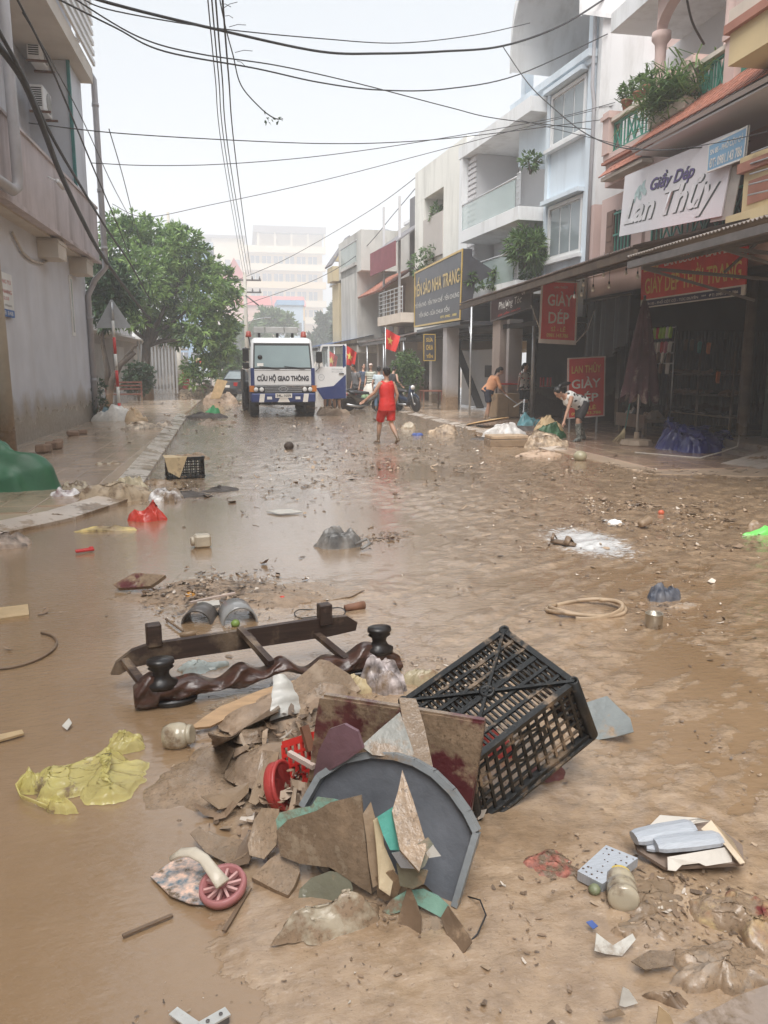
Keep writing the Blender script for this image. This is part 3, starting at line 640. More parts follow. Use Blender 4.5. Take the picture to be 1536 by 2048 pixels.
# small tiled hood over the shuttered window
h0 = PF.hit(1196, 343, .9); h1 = PF.hit(1282, 312, .9)
for r_ in range(5):
 for k in range(10):
  f = k / 10; ins = r_ * .10; L_ = h0.x - h1.x - 2 * ins; u = h1.x + ins + L_ * f; w = L_ / 10 * .94
  y0 = .9 - r_ * .17; z0 = h1.z + .0 + r_ * .16
  MB().slab([(u, y0, z0), (u + w, y0, z0 + .01), (u + w, y0 - .2, z0 + .19), (u, y0 - .2, z0 + .18)], .022).build('roof_tile', M_TERRA, pk)
MB().bx(h1.x + .05, h0.x - .05, .01, .84, h1.z - .1, h1.z - .02).build('hood_soffit', M_CREAMY, pk)
a = PF.hit(1240, 372, 0); b = PF.hit(1268, 480, 0)
MB().bx(a.x - 1.3, a.x + 1.0, -.2, 0, 4.33, 6.2).build('bay_wall', M_PINK, pk)
u0 = a.x - .75; w = MB().bx(u0, u0 + .85, 0, .03, 4.5, 5.75).build('window', M_DARK, pk)
for k in range(5): MB().bx(u0 + .05 + k * .18, u0 + .08 + k * .18, .031, .06, 4.5, 5.75).build('bar', M_GREENRAIL, w)
for k in range(3): MB().bx(u0, u0 + .85, .061, .085, 4.55 + k * .55, 4.6 + k * .55).build('bar', M_GREENRAIL, w)
M_SHUT = mat('brown_shutter', (.19, .105, .075), .65, .2, 5, .2, 30)
for s_ in (u0 + .87,):
 sh = MB().bx(s_, s_ + .42, .02, .07, 4.45, 5.8).build('shutter', M_SHUT, pk)
 for z in (4.55, 5.0, 5.4): MB().bx(s_ + .06, s_ + .36, .071, .09, z, z + .32, 0, .01).build('shutter_panel', M_SHUT, sh)
c0 = PF.hit(1300, 480, .1); c1 = PF.hit(1450, 440, .1)
MB().bx(0, uE - 1.2, -.05, .12, 4.32, 4.5).build('balcony_kerb', M_PINKD, pk)
lattice(pk, c1.x - 1.0, c0.x, .06, 4.5, 5.25, M_GREENRAIL, 9)
MB().bx(0, u0 - .7, -1.59, -1.55, 4.26, 6.2).build('balcony_doors', M_DARK, pk)
MB().bx(c0.x + .05, c0.x + .35, -.2, .05, 4.33, 6.24).build('pier', M_PINK, pk)
MB().bx(c1.x - 1.6, c1.x - 1.3, -.2, .05, 4.33, 6.24).build('pier', M_PINK, pk)
MB().tube([(uE + .02, .12, 13), (uE + .02, .12, 9.4), (uE + .0, .05, 8.9), (uE, .05, 3.6)], .055, 8).build('downpipe', M_PVC, pk)
# -- ground-floor shops: side walls, back walls, posts
sh = at_frame('shoe_shop', 'dark muddy shop room below the pink house, open to the street', 'shop', PF)
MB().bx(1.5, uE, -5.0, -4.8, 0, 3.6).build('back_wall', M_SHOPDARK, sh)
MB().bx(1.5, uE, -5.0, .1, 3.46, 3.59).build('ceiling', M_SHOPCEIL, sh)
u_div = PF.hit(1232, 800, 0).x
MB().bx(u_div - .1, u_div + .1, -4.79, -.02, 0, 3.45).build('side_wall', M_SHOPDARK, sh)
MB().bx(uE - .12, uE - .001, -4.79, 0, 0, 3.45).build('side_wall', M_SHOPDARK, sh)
up = PF.hit(1490, 800, -.3).x
MB().bx(up - .9, up - .75, -4.79, -.2, 0, 3.45).build('side_wall', mat('dark_green_tin', (.03, .055, .04), .6, .2, 3), sh)
for k in range(46):                                     # corrugated tin lining of the shoe shop's far side
 y = -4.7 + k * .1
 if y < -2.2 or True: MB().bx(u_div - .135, u_div - .105, y, y + .06, 0, 2.6).build('tin_rib', mat('tin_lining', (.05, .048, .048), .5, .25, 2, mudz=1.0, mudcol=(.10, .075, .055)), sh)
MB().tube([(up, -.3, 0), (up + .02, -.28, 3.5)], [.13, .11], 10).build('wooden_post', M_WOODOLD, sh)
MB().tube([(up - .28, -.1, 0), (up - .26, -.1, 3.4)], [.09, .08], 10).build('wooden_post', M_WOODOLD, sh)
# -- pale blue house with barrel roof
uB = lambda px, py, n=0: QF.hit(px, py, n).x
u1 = uB(1085, 600); u2 = uB(1035, 300)
bh = at_frame('pale_blue_house', 'narrow pale blue house with white windows and barrel roof', 'house', QF)
MB().bx(.03, u1, -6, 0, 2.9, 10.3).build('wall', M_BLUEW, bh)
MB().bx(u1 + .001, u2, -6, -.05, 8.4, 10.3).build('top_storey', M_BLUEW, bh)
MB().bx(.0, u2 + .05, .003, .16, 10.0, 10.16).bx(-.02, u2 + .1, .003, .28, 10.16, 10.36).bx(-.02, u2 + .1, -5.9, 0, 10.301, 10.36).build('cornice', M_BLUEW, bh)
MB().bx(.03, .3, .002, .08, 2.9, 10.0).build('pilaster', M_BLUEW, bh)
MB().bx(u1 - .2, u1 - .002, .002, .08, 2.9, 10.0).build('pilaster', M_BLUEW, bh)
for ft, nb in (((1108, 195), (1171, 260)), ((1101, 417), (1163, 503))): win(QF, bh, ft, nb, 0.0, 3, M_WHITE, M_BLUEW)
ur = u2 - 1.0; n = 14; pts = [(-.4 + (ur + .4) * (1 - math.cos(math.pi * i / n)) / 2, 11.0 + 2.7 * math.sin(math.pi * i / n) ** .8) for i in range(n + 1)]
vs = []
for x, z in pts: vs += [(x, .75, z), (x, -6, z), (x, -6, z + .12), (x, .75, z + .12)]
fs = []
for i in range(n):
 a = i * 4
 for k in range(4): fs.append((a + k, a + (k + 1) % 4, a + 4 + (k + 1) % 4, a + 4 + k))
MB().add(vs, fs + [(0, 1, 2, 3), (n * 4 + 3, n * 4 + 2, n * 4 + 1, n * 4)], 0, False).build('barrel_roof', M_WHITEW, bh)
for i in range(n): MB().prism([(pts[i][0], pts[i][1] - .05), (pts[i + 1][0], pts[i + 1][1] - .05), (pts[i + 1][0], pts[i + 1][1] + .4), (pts[i][0], pts[i][1] + .4)], 'y', .752, .83).build('roof_rim', M_WHITEW, bh)
MB().bx(.2, u2 - .2, -2.2, -2.0, 10.37, 12.6).build('roof_gable', M_SHADEW, bh)
MB().bx(.3, 1.3, -1.99, -1.95, 10.4, 12.2).bx(1.6, 3.0, -1.99, -1.95, 10.4, 12.3).build('roof_opening', M_DARK, bh)
for u in (.35, u2 - .3): MB().bx(u - .15, u + .15, -.3, 0.0, 10.37, 11.4).build('roof_post', M_BLUEW, bh)
# -- white house with slat strip and balconies
wh = at_frame('white_balcony_house', 'white house with deep balconies, glass balustrade and slatted strip', 'house', QF)
v0, v1 = u1 + .03, uB(946, 450)
za = QF.hit(946, 300, .6).z; zb1 = QF.hit(963, 470, .9).z; zb0 = zb1 + .42
zc1 = QF.hit(963, 600, .9).z
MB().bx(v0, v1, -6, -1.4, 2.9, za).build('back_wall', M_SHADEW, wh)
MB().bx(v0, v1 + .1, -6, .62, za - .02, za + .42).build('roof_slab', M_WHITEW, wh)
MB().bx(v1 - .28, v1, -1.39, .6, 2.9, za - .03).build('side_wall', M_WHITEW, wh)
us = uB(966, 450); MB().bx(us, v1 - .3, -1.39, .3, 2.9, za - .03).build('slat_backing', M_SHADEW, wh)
for k in range(int((za - 3) / .19)): MB().bx(us - .03, v1 - .29, .301, .36, 3.0 + k * .19, 3.12 + k * .19).build('slat', M_SHADEW, wh)
for z, nn in ((zb0, .95), (zc1 + .4, .95)):
 MB().bx(v0, us - .05, -1.39, nn, z - .42, z).build('balcony_slab', M_WHITEW, wh)
 ug = uB(1032, 400, .9)
 MB().bx(ug + .08, us - .1, nn - .06, nn - .045, z + .02, z + .88).build('glass_panel', M_CLEAR, wh)
 MB().tube([(ug, nn - .05, z + .92), (us - .08, nn - .05, z + .92)], .03, 8).build('rail', M_RAIL, wh)
 for u in (ug, (ug + us) / 2, us - .1): MB().bx(u - .02, u + .02, nn - .09, nn - .065, z, z + .9).build('rail_post', M_RAIL, wh)
 railing(wh, QF, v0 + .02, ug - .06, nn - .05, z + .05, z + 1.0, M_RAIL, 5, 4)
MB().bx(v0 + .6, v0 + 1.9, -1.39, -1.35, zc1 + .41, zb0 - .9).build('door', M_GLASS, wh)
MB().bx(v0 + 2.6, us - .2, -1.39, -.4, zc1 + .41, zb0 - .44).build('bay_wall', M_SHADEW, wh)
# -- cream house
ch = at_frame('cream_house', 'tall cream house with framed loggia behind the black shop sign', 'house', QF)
w0, w1 = v1 + .05, uB(842, 450)
zt = QF.hit(890, 303, .3).z
uo = uB(887, 400, .3); zl = QF.hit(850, 372, .3).z; ul = uB(848, 450, .3)
MB().bx(w0, uo, -6, .3, 2.9, zt).build('wall', M_CREAMW, ch)
MB().bx(uo, w1, -6, .3, zt - 1.35, zt).build('top_frame', M_CREAMW, ch)
MB().bx(ul, w1, -6, .3, 2.9, zt - 1.36).build('frame_pier', M_CREAMW, ch)
MB().bx(uo, ul, -6, -1.2, 2.9, zt - 1.36).build('loggia_wall', M_WHITEW, ch)
zp = QF.hit(870, 430, .3).z
MB().bx(uo, ul, -.2, .34, zp - 1.75, zp).build('loggia_parapet', mat('taupe_panel', (.50, .46, .43), .8, .06, 1), ch)
MB().bx(uo, ul, -1.19, .2, zp - 1.9, zp - 1.76).build('loggia_floor', M_CREAMW, ch)
# -- tan house with red awning and steel balcony
th = at_frame('tan_house', 'tan house with brown tiled eave, steel balcony and maroon awning', 'house', QF)
M_TAN = mat('tan_render', (.42, .32, .22), .8, .12, 1.2, .2, 30, stain=((.25, .18, .13), .5, 1.2)); M_GREYD = mat('dark_grey_panel', (.20, .19, .20), .7, .15, 1)
x0, x1 = w1 + .05, uB(745, 600)
MB().bx(x0, x1, -6, -.6, 2.5, 6.3).build('wall', M_TAN, th)
xm = uB(790, 500)
MB().bx(x0, xm, -6, -.8, 6.31, 10.2).build('upper_wall', M_GREYD, th)
bz = QF.hit(790, 632, .9).z
MB().bx(x0, xm, -.59, .95, bz - .35, bz + .1).build('balcony_slab', M_CREAMY, th)
railing(th, QF, x0 + .1, xm, .85, bz + .11, bz + 1.3, M_RAIL, 6, 7)
for u in (x0 + 1.2, xm - .2): MB().bx(u, u + .1, .6, .7, bz + .11, bz + 5.6).build('post', M_SHADEW, th)
az = QF.hit(790, 490, .9).z
MB().slab([(x0, 1.2, az), (xm + .4, 1.2, az), (xm + .4, -.7, az + 1.3), (x0, -.7, az + 1.3)], .06).build('awning_sheet', M_GREYD, th)
MB().bx(x0, xm + .4, 1.21, 1.24, az - 1.1, az + .02).build('awning_valance', mat('maroon_canvas', (.22, .055, .07), .7, .15, 2), th)
MB().slab([(xm - .5, .9, 5.6), (x1, .9, 5.6), (x1, -.8, 6.75), (xm - .5, -.8, 6.75)], .1).build('tiled_eave', M_TERRA, th)
for u in np.arange(xm + .6, x1 - .5, 1.6): MB().bx(u, u + .7, -.6, -.55, 3.6, 5.2).build('window', M_GREYD, th)
MB().bx(xm + .2, xm + .5, -.599, -.3, 2.5, 5.9).build('pilaster', mat('brown_pilaster', (.25, .13, .10), .8, .15, 2), th)
# -- weathered house beyond it
oh = at_frame('weathered_house', 'tall weathered white house with streaked parapet and small glass balcony', 'house', QF)
M_OLDW = mat('weathered_white', (.56, .55, .52), .85, .10, .8, .2, 20, stain=((.20, .19, .18), .85, .7))
y0, y1 = x1 + .1, uB(705, 500)
zt2 = YP(770, 452, 44).z
MB().bx(x0 + 1.5, y1, -9, -1.2, 2.5, zt2).build('wall', M_OLDW, oh)
MB().bx(y0 - 1.0, y1, -1.2, .9, zt2 - 2.2, zt2).build('top_storey', M_OLDW, oh)
MB().bx(y0, y1 - .6, -1.19, .9, 2.5, 7.4).build('stair_block', M_OLDW, oh)
MB().bx(y0, y1 - .6, -1.19, 1.0, 7.41, 7.6).build('balcony_slab', M_OLDW, oh)
MB().bx(y0 + .1, y1 - .7, .88, .91, 7.61, 8.75).build('glass_panel', M_CLEAR, oh)
MB().tube([(y0, .9, 8.8), (y1 - .6, .9, 8.8)], .04, 6).build('rail', M_RAIL, oh)
MB().bx(y1 + .01, y1 + .35, -5, 1.1, zt2 - 1.0, zt2 - .7).bx(y1 + .01, y1 + 1.6, -3, 1.3, 7.0, 7.9).build('side_balcony', mat('yellow_render', (.55, .46, .30), .8, .1, 1), oh)
MB().slab([(y1, 1.4, 8.0), (y1 + 2, 1.4, 8.0), (y1 + 1.2, .2, 9.8), (y1, .2, 9.8)], .1).build('side_roof', M_GREYD, oh)
MB().bx(y1 + .01, y1 + 2, -3, .9, 2.5, 6.9).build('annex_wall', mat('yellow_render', (.55, .46, .30)), oh)
p = QF.hit(770, 425, -4); t = thing('rooftop_water_tank', 'steel rooftop water tank on the weathered house', 'water tank', QF.wor((p.x, -4, zt2)), QF.rz)
MB().lathe([(.75, .3), (.75, 1.7), (.6, 2.0), (.2, 2.15), (0, 2.2)], (0, 0, 0), 18).build('tank', M_STEEL, t)
for a in range(4): MB().bx(.55 * math.cos(a * 1.57 + .8) - .04, .55 * math.cos(a * 1.57 + .8) + .04, .55 * math.sin(a * 1.57 + .8) - .04, .55 * math.sin(a * 1.57 + .8) + .04, 0, .32).build('leg', M_STEEL, t)
rh = at_frame('rooftop_hut', 'small white rooftop room with dark door behind the water tank', 'building', QF)
p = QF.hit(820, 425, -5); MB().bx(p.x - 1.6, p.x + 1.1, -7.5, -5, zt2 - 2.5, zt2 + 2.2).build('wall', M_WHITEW, rh); MB().bx(p.x - 1.7, p.x + 1.2, -7.6, -4.9, zt2 + 2.2, zt2 + 2.4).build('roof', M_WHITEW, rh); MB().bx(p.x - .2, p.x + .5, -4.99, -4.95, zt2, zt2 + 1.7).build('door', M_GREYD, rh)
p = oh; t = thing('air_conditioner', 'air conditioner on the small balcony of the weathered house', 'air conditioner', QF.wor((y0 + 1.0, .2, 8.9)), QF.rz, 'air conditioners on the weathered house')
MB().box((0, 0, .3), (.9, .35, .62), None, 0, .02).build('casing', M_WHITE, t); MB().lathe([(.24, 0), (.24, .02)], (-.1, .19, .3), 20, 0, Matrix.Rotation(-math.pi / 2, 3, 'X')).build('fan_grille', MATS['ac_grille'], t)
# -- yellow house at the right edge
yh = at_frame('yellow_house', 'yellow rendered house corner with moulded balcony at the right edge', 'house', PF)
M_YELW = mat('yellow_ochre_render', (.66, .52, .30), .8, .08, 1, .15, 30, stain=((.35, .26, .17), .45, 1.3))
b0 = PF.hit(1456, 133, 2.0); ub = b0.x
MB().bx(-28, ub, -1, 2.0, b0.z, b0.z + .5).build('balcony_slab', M_YELW, yh)
MB().bx(-28, ub + .08, -1, 2.08, b0.z + .5, b0.z + .64).build('moulding', M_PINKD, yh)
MB().bx(-28, ub + .03, -1, 2.03, b0.z + .64, b0.z + .86).build('parapet', M_CREAMY, yh)
MB().bx(ub - .5, ub - .1, 1.6, 2.0, b0.z + .86, b0.z + 1.6).bx(ub - .56, ub - .04, 1.54, 2.06, b0.z + 1.6, b0.z + 1.75).build('pier', M_PINK, yh)
b1 = PF.hit(1490, 330, 1.4); b2 = PF.hit(1480, 432, 1.4)
MB().bx(b1.x - .9, b1.x, .6, 1.4, b2.z, b1.z - .14).build('pier', M_YELW, yh)
MB().bx(b1.x - .97, b1.x + .09, .55, 1.49, b1.z - .14, b1.z + .02).build('pier_cap', M_PINKD, yh)
MB().bx(b1.x - .94, b1.x + .06, .57, 1.46, b1.z + .02, b1.z + .12).build('coping', M_YELW, yh)
MB().bx(-6, b1.x + .15, .5, 1.6, b2.z - .22, b2.z).build('ledge', M_YELW, yh)
MB().bx(b1.x - .72, b1.x - .15, 1.401, 1.41, b2.z + .15, b1.z - .3).build('pier_panel', M_PINKD, yh)
MB().lathe([(.0, -.2), (.18, -.1), (.2, .05), (.12, .18), (0, .2)], (b1.x - .35, 1.0, b1.z + .32), 14).build('finial', M_WHITE, yh)
MB().bx(-28, b1.x - 1.0, -3, .5, 2, 12).build('wall', M_YELW, yh)  # runs back out of view, lengthened to darken the ground up front
for k in range(5): MB().tube([(b1.x - .9, 1.46 + .02 * k, b2.z + .25 + k * .17), (b1.x - .3, 1.5, b2.z + .28 + k * .17)], .015, 6).build('pipe', M_STEEL, yh)
# == SIGNS, AWNINGS AND SHOP FRONTS ON THE RIGHT
class Quad:
 """flat or slightly warped board between four corners (left and right as one reads it)"""
 def __init__(s, tl, tr, br, bl):
  s.c = [Vector(p) for p in (tl, tr, br, bl)]; s.o = s.c[3].copy(); s.n = (s.c[1] - s.c[0]).cross(s.c[3] - s.c[0]).normalized()
  if s.n.dot(CAM - s.c[0]) < 0: s.n = -s.n
  s.W = (s.c[1] - s.c[0]).length; s.H = (s.c[3] - s.c[0]).length
 def pt(s, a, b, out=0.0):
  tl, tr, br, bl = s.c
  return tl.lerp(tr, a).lerp(bl.lerp(br, a), b) + s.n * out
 def board(s, name, m, parent, a0=0, a1=1, b0=0, b1=1, out=0.0, th=.03, seg=1):
  P = [s.pt(a0, b0, out), s.pt(a1, b0, out), s.pt(a1, b1, out), s.pt(a0, b1, out)]; Q = [p - s.n * th for p in P]
  return MB().add([p - s.base for p in P + Q], [(0, 1, 2, 3), (7, 6, 5, 4), (0, 4, 5, 1), (1, 5, 6, 2), (2, 6, 7, 3), (3, 7, 4, 0)]).build(name, m, parent)
 def frame(s, m, parent, w=.03, out=.02):
  a = w / s.W; b = w / s.H
  for q in ((0, 1, 0, b), (0, 1, 1 - b, 1), (0, a, b, 1 - b), (1 - a, 1, b, 1 - b)): s.board('frame', m, parent, *q, out, .05)
 def thing(s, name, label, cat, group=None):
  s.base = s.c[3].copy(); t = thing(name, label, cat, s.base, 0, group); return t
 def text(s, txt, m, parent, a0, a1, b0, b1, out=.006, bold=0.028, shear=0.0, name='lettering'):
  return lettering(name, txt, m, parent, lambda x, z, e: s.pt((a0 + a1) / 2 + x, (b0 + b1) / 2 - z, out) - s.base, a1 - a0, b1 - b0, 0, bold, 'CENTER', shear)
def pxq(fr, n, tl, tr, br, bl): return Quad(*[fr.wor(fr.hit(*p, n)) for p in (tl, tr, br, bl)])
def yq(Y, tl, tr, br, bl): return Quad(*[YP(*p, Y) for p in (tl, tr, br, bl)])
def crumple(name, mats, c, rx, ry, h, seed, parent=None, rot=0.0, n=26, fold=1.0, sharp=1.0, kind=None, mi=None, top=.65):
 """crumpled heap of cloth, foil or bag: an irregular low dome broken by straight creases"""
 rng = np.random.default_rng(seed); o1, o2 = rng.uniform(0, 200, 2); n = int(n * 1.5)
 th = np.linspace(0, 2 * np.pi, n * 2, endpoint=False); rr = np.linspace(0, 1, n); T, Q = np.meshgrid(th, rr, indexing='ij')
 edge = 1 + .55 * fbm(np.cos(T) * 1.1 + o1, np.sin(T) * 1.1 + o2, 4)
 x = np.cos(T) * Q * edge; y = np.sin(T) * Q * edge
 wx = x + .22 * fbm(x * 1.4 + o1, y * 1.4, 3); wy = y + .22 * fbm(x * 1.4, y * 1.4 + o2, 3)
 W = 0; tot = 0; gx = 0; gy = 0
 for k in range(7):
  a = rng.uniform(0, np.pi); f = (.9, 1.3, 1.9, 2.6, 3.6, 5.0, 7.0)[k] * rng.uniform(.8, 1.2); am = (1, .8, .6, .42, .28, .2, .13)[k] * (1 if k < 2 else fold * .6)
  t = (wx * math.cos(a) + wy * math.sin(a)) * f + rng.uniform(0, 2); tri = np.abs((t % 2) - 1); W = W + am * tri; tot += am
  s_ = np.where((t % 2) > 1, 1, -1) * am; gx = gx + s_ * math.cos(a); gy = gy + s_ * math.sin(a)
 W = np.clip((W / tot - .5) * (1 + .3 * fold) + .5, 0, 1.1)
 prof = np.clip(1 - Q ** 2.2, 0, 1) ** top * (1 + .5 * fbm(x * 1.2 + o2, y * 1.2 + o1, 2))
 z = h * (prof * (.5 + .62 * W) + .10 * fold * (W - .4))
 z = np.maximum(z, 0) * np.clip((1 - Q) * 12, 0, 1) + .002
 x = (x + .035 * fold * gx * (1 - Q)) * rx; y = (y + .035 * fold * gy * (1 - Q)) * ry
 cr, sr = math.cos(rot), math.sin(rot); X = x * cr - y * sr; Y = x * sr + y * cr
 V = np.stack([X, Y, z], -1).reshape(-1, 3) + (np.array(c) if parent is not None else 0)
 a = len(th); F = np.array(grid_mesh(None, a, n, True))
 me = np_mesh(name, V, F, mats, smooth=True)
 o = link(name, me, parent, kind)
 if parent is None: o.location = c
 return o
def corrugated(name, m, parent, P, per=.09, amp=.018, wdt=.95):
 """corrugated sheets covering the quad P (front-left, front-right, back-right, back-left)"""
 fl, fr_, br, bl = [Vector(p) for p in P]; L = (fr_ - fl).length; ns = max(1, round(L / wdt)); nn = (fr_ - fl).cross(bl - fl).normalized()
 if nn.z < 0: nn = -nn
 for s_ in range(ns):
  k = int(wdt / per * 4); V = []; F = []
  for i in range(k + 1):
   f = (s_ + i / k * 1.03) / ns; f = min(f, 1.0); d = nn * (amp * math.cos(i / 4 * 2 * math.pi) + .004 * (s_ % 2))
   a = fl.lerp(fr_, f) + d; b = bl.lerp(br, f) + d; V += [a, b, a - nn * .004, b - nn * .004]
  for i in range(k):
   j = i * 4; F += [(j, j + 4, j + 5, j + 1), (j + 2, j + 3, j + 7, j + 6), (j, j + 2, j + 6, j + 4), (j + 1, j + 5, j + 7, j + 3)]
  MB().add(V, F, 0, True).build(name, m, parent)
# -- awnings
AF = Frame((6.55, 12.7), (6.95, 24.9))
aw = at_frame('market_awning', 'long brown corrugated awning over the shop fronts with hanging bulbs', 'awning', AF); LA = AF.L
corrugated('roof_sheet', M_CORR, aw, [(0, 0, 3.62), (LA, 0, 3.62), (LA, -3.1, 4.35), (0, -3.1, 4.35)])
MB().bx(0, LA, -.09, -.02, 3.44, 3.57).build('front_beam', M_WOODOLD, aw)
MB().bx(0, LA, -2.0, -1.9, 3.88, 3.98).build('middle_beam', M_WOODOLD, aw)
for k in range(8): MB().bar((.3 + k * 1.65, -.1, 3.54), (.3 + k * 1.65, -3.0, 4.2), .08, .06).build('rafter', M_WOODOLD, aw)
for px, py in ((939, 830), (1063, 838)):
 g = AF.loc(G(px, py)); MB().tube([(g.x, g.y, 0), (g.x, g.y, 3.7)], .035 if px < 1000 else .07, 10).build('post', M_STEEL, aw)
g = AF.loc(G(939, 830)); MB().tube([(g.x, g.y, 2.6), (g.x + .3, g.y, 3.0)], .02, 6).build('brace', M_STEEL, aw)
ar = at_frame('red_awning_sheet', 'short red corrugated roof strip below the white shoe sign', 'awning', PF)
r0 = PF.hit(1282, 505, 1.5); r1 = PF.hit(1425, 475, 1.5)
corrugated('roof_sheet', M_CORRRED, ar, [(r1.x, 1.9, r0.z - .02), (r0.x, 1.9, r0.z - .02), (r0.x, .15, r0.z + .40), (r1.x, .15, r0.z + .40)], .12, .02)
MB().bx(r1.x, r0.x, .14, .2, r0.z + .2, r0.z + .36).build('wall_rail', M_BRACE, ar)
A2 = Frame((6.45, 6.5), (6.5, 12.8))
a2 = at_frame('grey_awning', 'nearer grey corrugated awning on iron brackets at the right edge', 'awning', A2); L2 = A2.L
corrugated('roof_sheet', mat('grey_corrugated', (.24, .21, .19), .55, .25, 1.5, .1, 30, stain=((.13, .10, .08), .6, 1.5)), a2, [(0, 0, 3.46), (L2, 0, 3.46), (L2, -3.4, 4.15), (0, -3.4, 4.15)])
for y, z in ((-.06, 3.36), (-1.2, 3.58), (-2.4, 3.82)): MB().bx(0, L2, y - .05, y + .05, z - .09, z + .02).build('purlin', M_BRACE, a2)
for k in range(3):
 u = L2 - .35 - k * 2.2
 MB().bar((u, -.1, 3.26), (u, -3.3, 3.95), .06).build('rafter', M_BRACE, a2); MB().bar((u, -.1, 3.24), (u, -3.3, 3.05), .05).build('tie', M_BRACE, a2); MB().bar((u, -1.6, 3.2), (u, -2.2, 3.72), .04).build('strut', M_BRACE, a2)
 MB().bar((u, -.1, 3.24), (u, -2.2, 2.75), .04).build('brace', M_BRACE, a2)
# -- shoe-shop signs
q = pxq(PF, 1.15, (1250, 352), (1497, 250), (1462, 428), (1238, 473))
t = q.thing('shop_sign', 'big white sign with violet and pale shoe shop lettering, right end torn', 'sign'); M_WS = mat('white_sign_sheet', (.73, .71, .74), .4, .04, 1, stain=((.55, .53, .54), .3, 1.2))
q.board('board', M_WS, t, 0, .93); q.board('torn_backing', mat('bare_metal_sheet', (.40, .37, .33), .55, .15, 2), t, .84, 1.0, .42, 1.05, -.035, .02)
q.text('Giầy Dép', M_SHADOWL, t, .285, .665, .17, .455, .004, .035, .25); q.text('Giầy Dép', M_VIOLET, t, .28, .66, .16, .445, .012, .012, .25)
q.text('Lan Thủy', M_SHADOWL, t, .055, .885, .40, .955, .004, .03, .3); q.text('Lan Thủy', mat('pale_letter', (.74, .73, .75), .5), t, .045, .875, .385, .94, .012, .03, .3)
MT = mat('pale_teal_print', (.42, .56, .56), .5, .2, 12)
for dx, dy in ((0, 0), (.055, -.05)):
 pl = [(.13, .36), (.16, .26), (.185, .24), (.175, .33), (.205, .42), (.2, .49), (.175, .47), (.15, .40), (.14, .50), (.13, .50)]
 MB().add([q.pt(a + dx * .8, b + dy, .006) - q.base for a, b in pl], [tuple(range(len(pl)))]).build('shoe_print', MT, t)
q.frame(M_STEEL, t, .03, .005) if False else None
q2 = pxq(PF, 1.28, (1417, 290), (1496, 250), (1488, 318), (1413, 346))
t = q2.thing('phone_sign', 'pale blue panel with white address lettering over the white sign corner', 'sign')
q2.board('board', mat('faded_blue_panel', (.20, .38, .56), .5, .08, 2), t, th=.02); q2.frame(M_OFFW, t, .03, .004)
q2.text('SN 85 - PHỐ CỘT CỜ', M_OFFW, t, .07, .93, .12, .46); q2.text('ĐT: 0981.143 786', M_OFFW, t, .07, .93, .54, .88)
q = pxq(PF, .25, (1283, 522), (1497, 470), (1489, 590), (1281, 617))
t = q.thing('shop_sign', 'red sign with yellow shoe fashion lettering above the shoe shop opening', 'sign')
q.board('board', M_REDSIGN, t, 0, 1, 0, .82); q.board('white_edge', M_OFFW, t, 0, 1, .82, 1); q.board('strip', M_NAVY, t, .06, .97, .85, .98, .004, .01)
q.text('BÁN BUÔN - BÁN LẺ', M_OFFW, t, .26, .88, .04, .22); q.text('GIÀY DÉP THỜI TRANG', M_YEL, t, .05, .965, .28, .72, .006, .014); q.text('Lan Thủy', M_YEL, t, .03, .20, .08, .30, shear=.25)
q.text('SN 85 - PHỐ CỘT CỜ - TÚC DUYÊN   ***   ĐT: 0981.143 786', M_OFFW, t, .08, .95, .872, .965, .006, .012)
q = yq(19.5, (1083, 561), (1157, 564), (1152, 690), (1077, 686))
t = q.thing('hanging_banner', 'red hanging banner with pale shoe lettering tied under the awning', 'banner')
q.board('cloth', M_OFFW, t, th=.012); q.board('print', M_REDSIGN, t, .05, .95, .02, .93, .003, .003)
q.text('LAN THỦY', M_OFFW, t, .34, .72, .065, .115); q.text('GIÀY', M_OFFW, t, .19, .86, .16, .395, .006, .02); q.text('DÉP', M_OFFW, t, .23, .78, .44, .675, .006, .02); q.text('SỈ - LẺ', M_YEL, t, .31, .70, .71, .80); q.text('0981.143.786', M_YEL, t, .2, .78, .83, .895)
MB().tube([q.pt(-.03, -.01) - q.base, q.pt(1.03, -.01) - q.base], .018, 6).build('top_rod', M_STEEL, t)
MB().tube([q.pt(.0, .75) - q.base, YP(1062, 610, 19.6) - q.base], .012, 5).build('tie_rope', M_OFFW, t)
MB().tube([q.pt(.98, .97) - q.base, YP(1175, 660, 19.6) - q.base, YP(1189, 620, 19.6) - q.base], .012, 5).build('tie_rope', M_OFFW, t)
q = yq(18.4, (1136, 716), (1211, 712), (1209, 832), (1135, 838))
t = q.thing('standing_sign', 'red standing board with shoe lettering behind the bending woman', 'sign')
q.board('board', M_REDSIGN, t, th=.03); q.frame(mat('sign_edge', (.62, .5, .46), .5, .1, 4), t, .03, .006)
q.text('LAN THỦY', M_YEL, t, .10, .88, .09, .26, .006, .015); q.text('GIÀY', M_OFFW, t, .10, .88, .32, .51, .006, .02); q.text('DÉP', M_OFFW, t, .16, .82, .56, .74, .006, .02); q.text('SỈ - LẺ', M_YEL, t, .25, .76, .79, .87); q.text('0981.143.786', M_YEL, t, .1, .9, .9, .95)
for a in (.06, .80):
 b = q.pt(a, 1) - q.base; MB().bar(b + Vector((0, .02, .3)), (b.x, b.y + .02, .02 - q.base.z), .035).build('leg', M_STEEL, t)
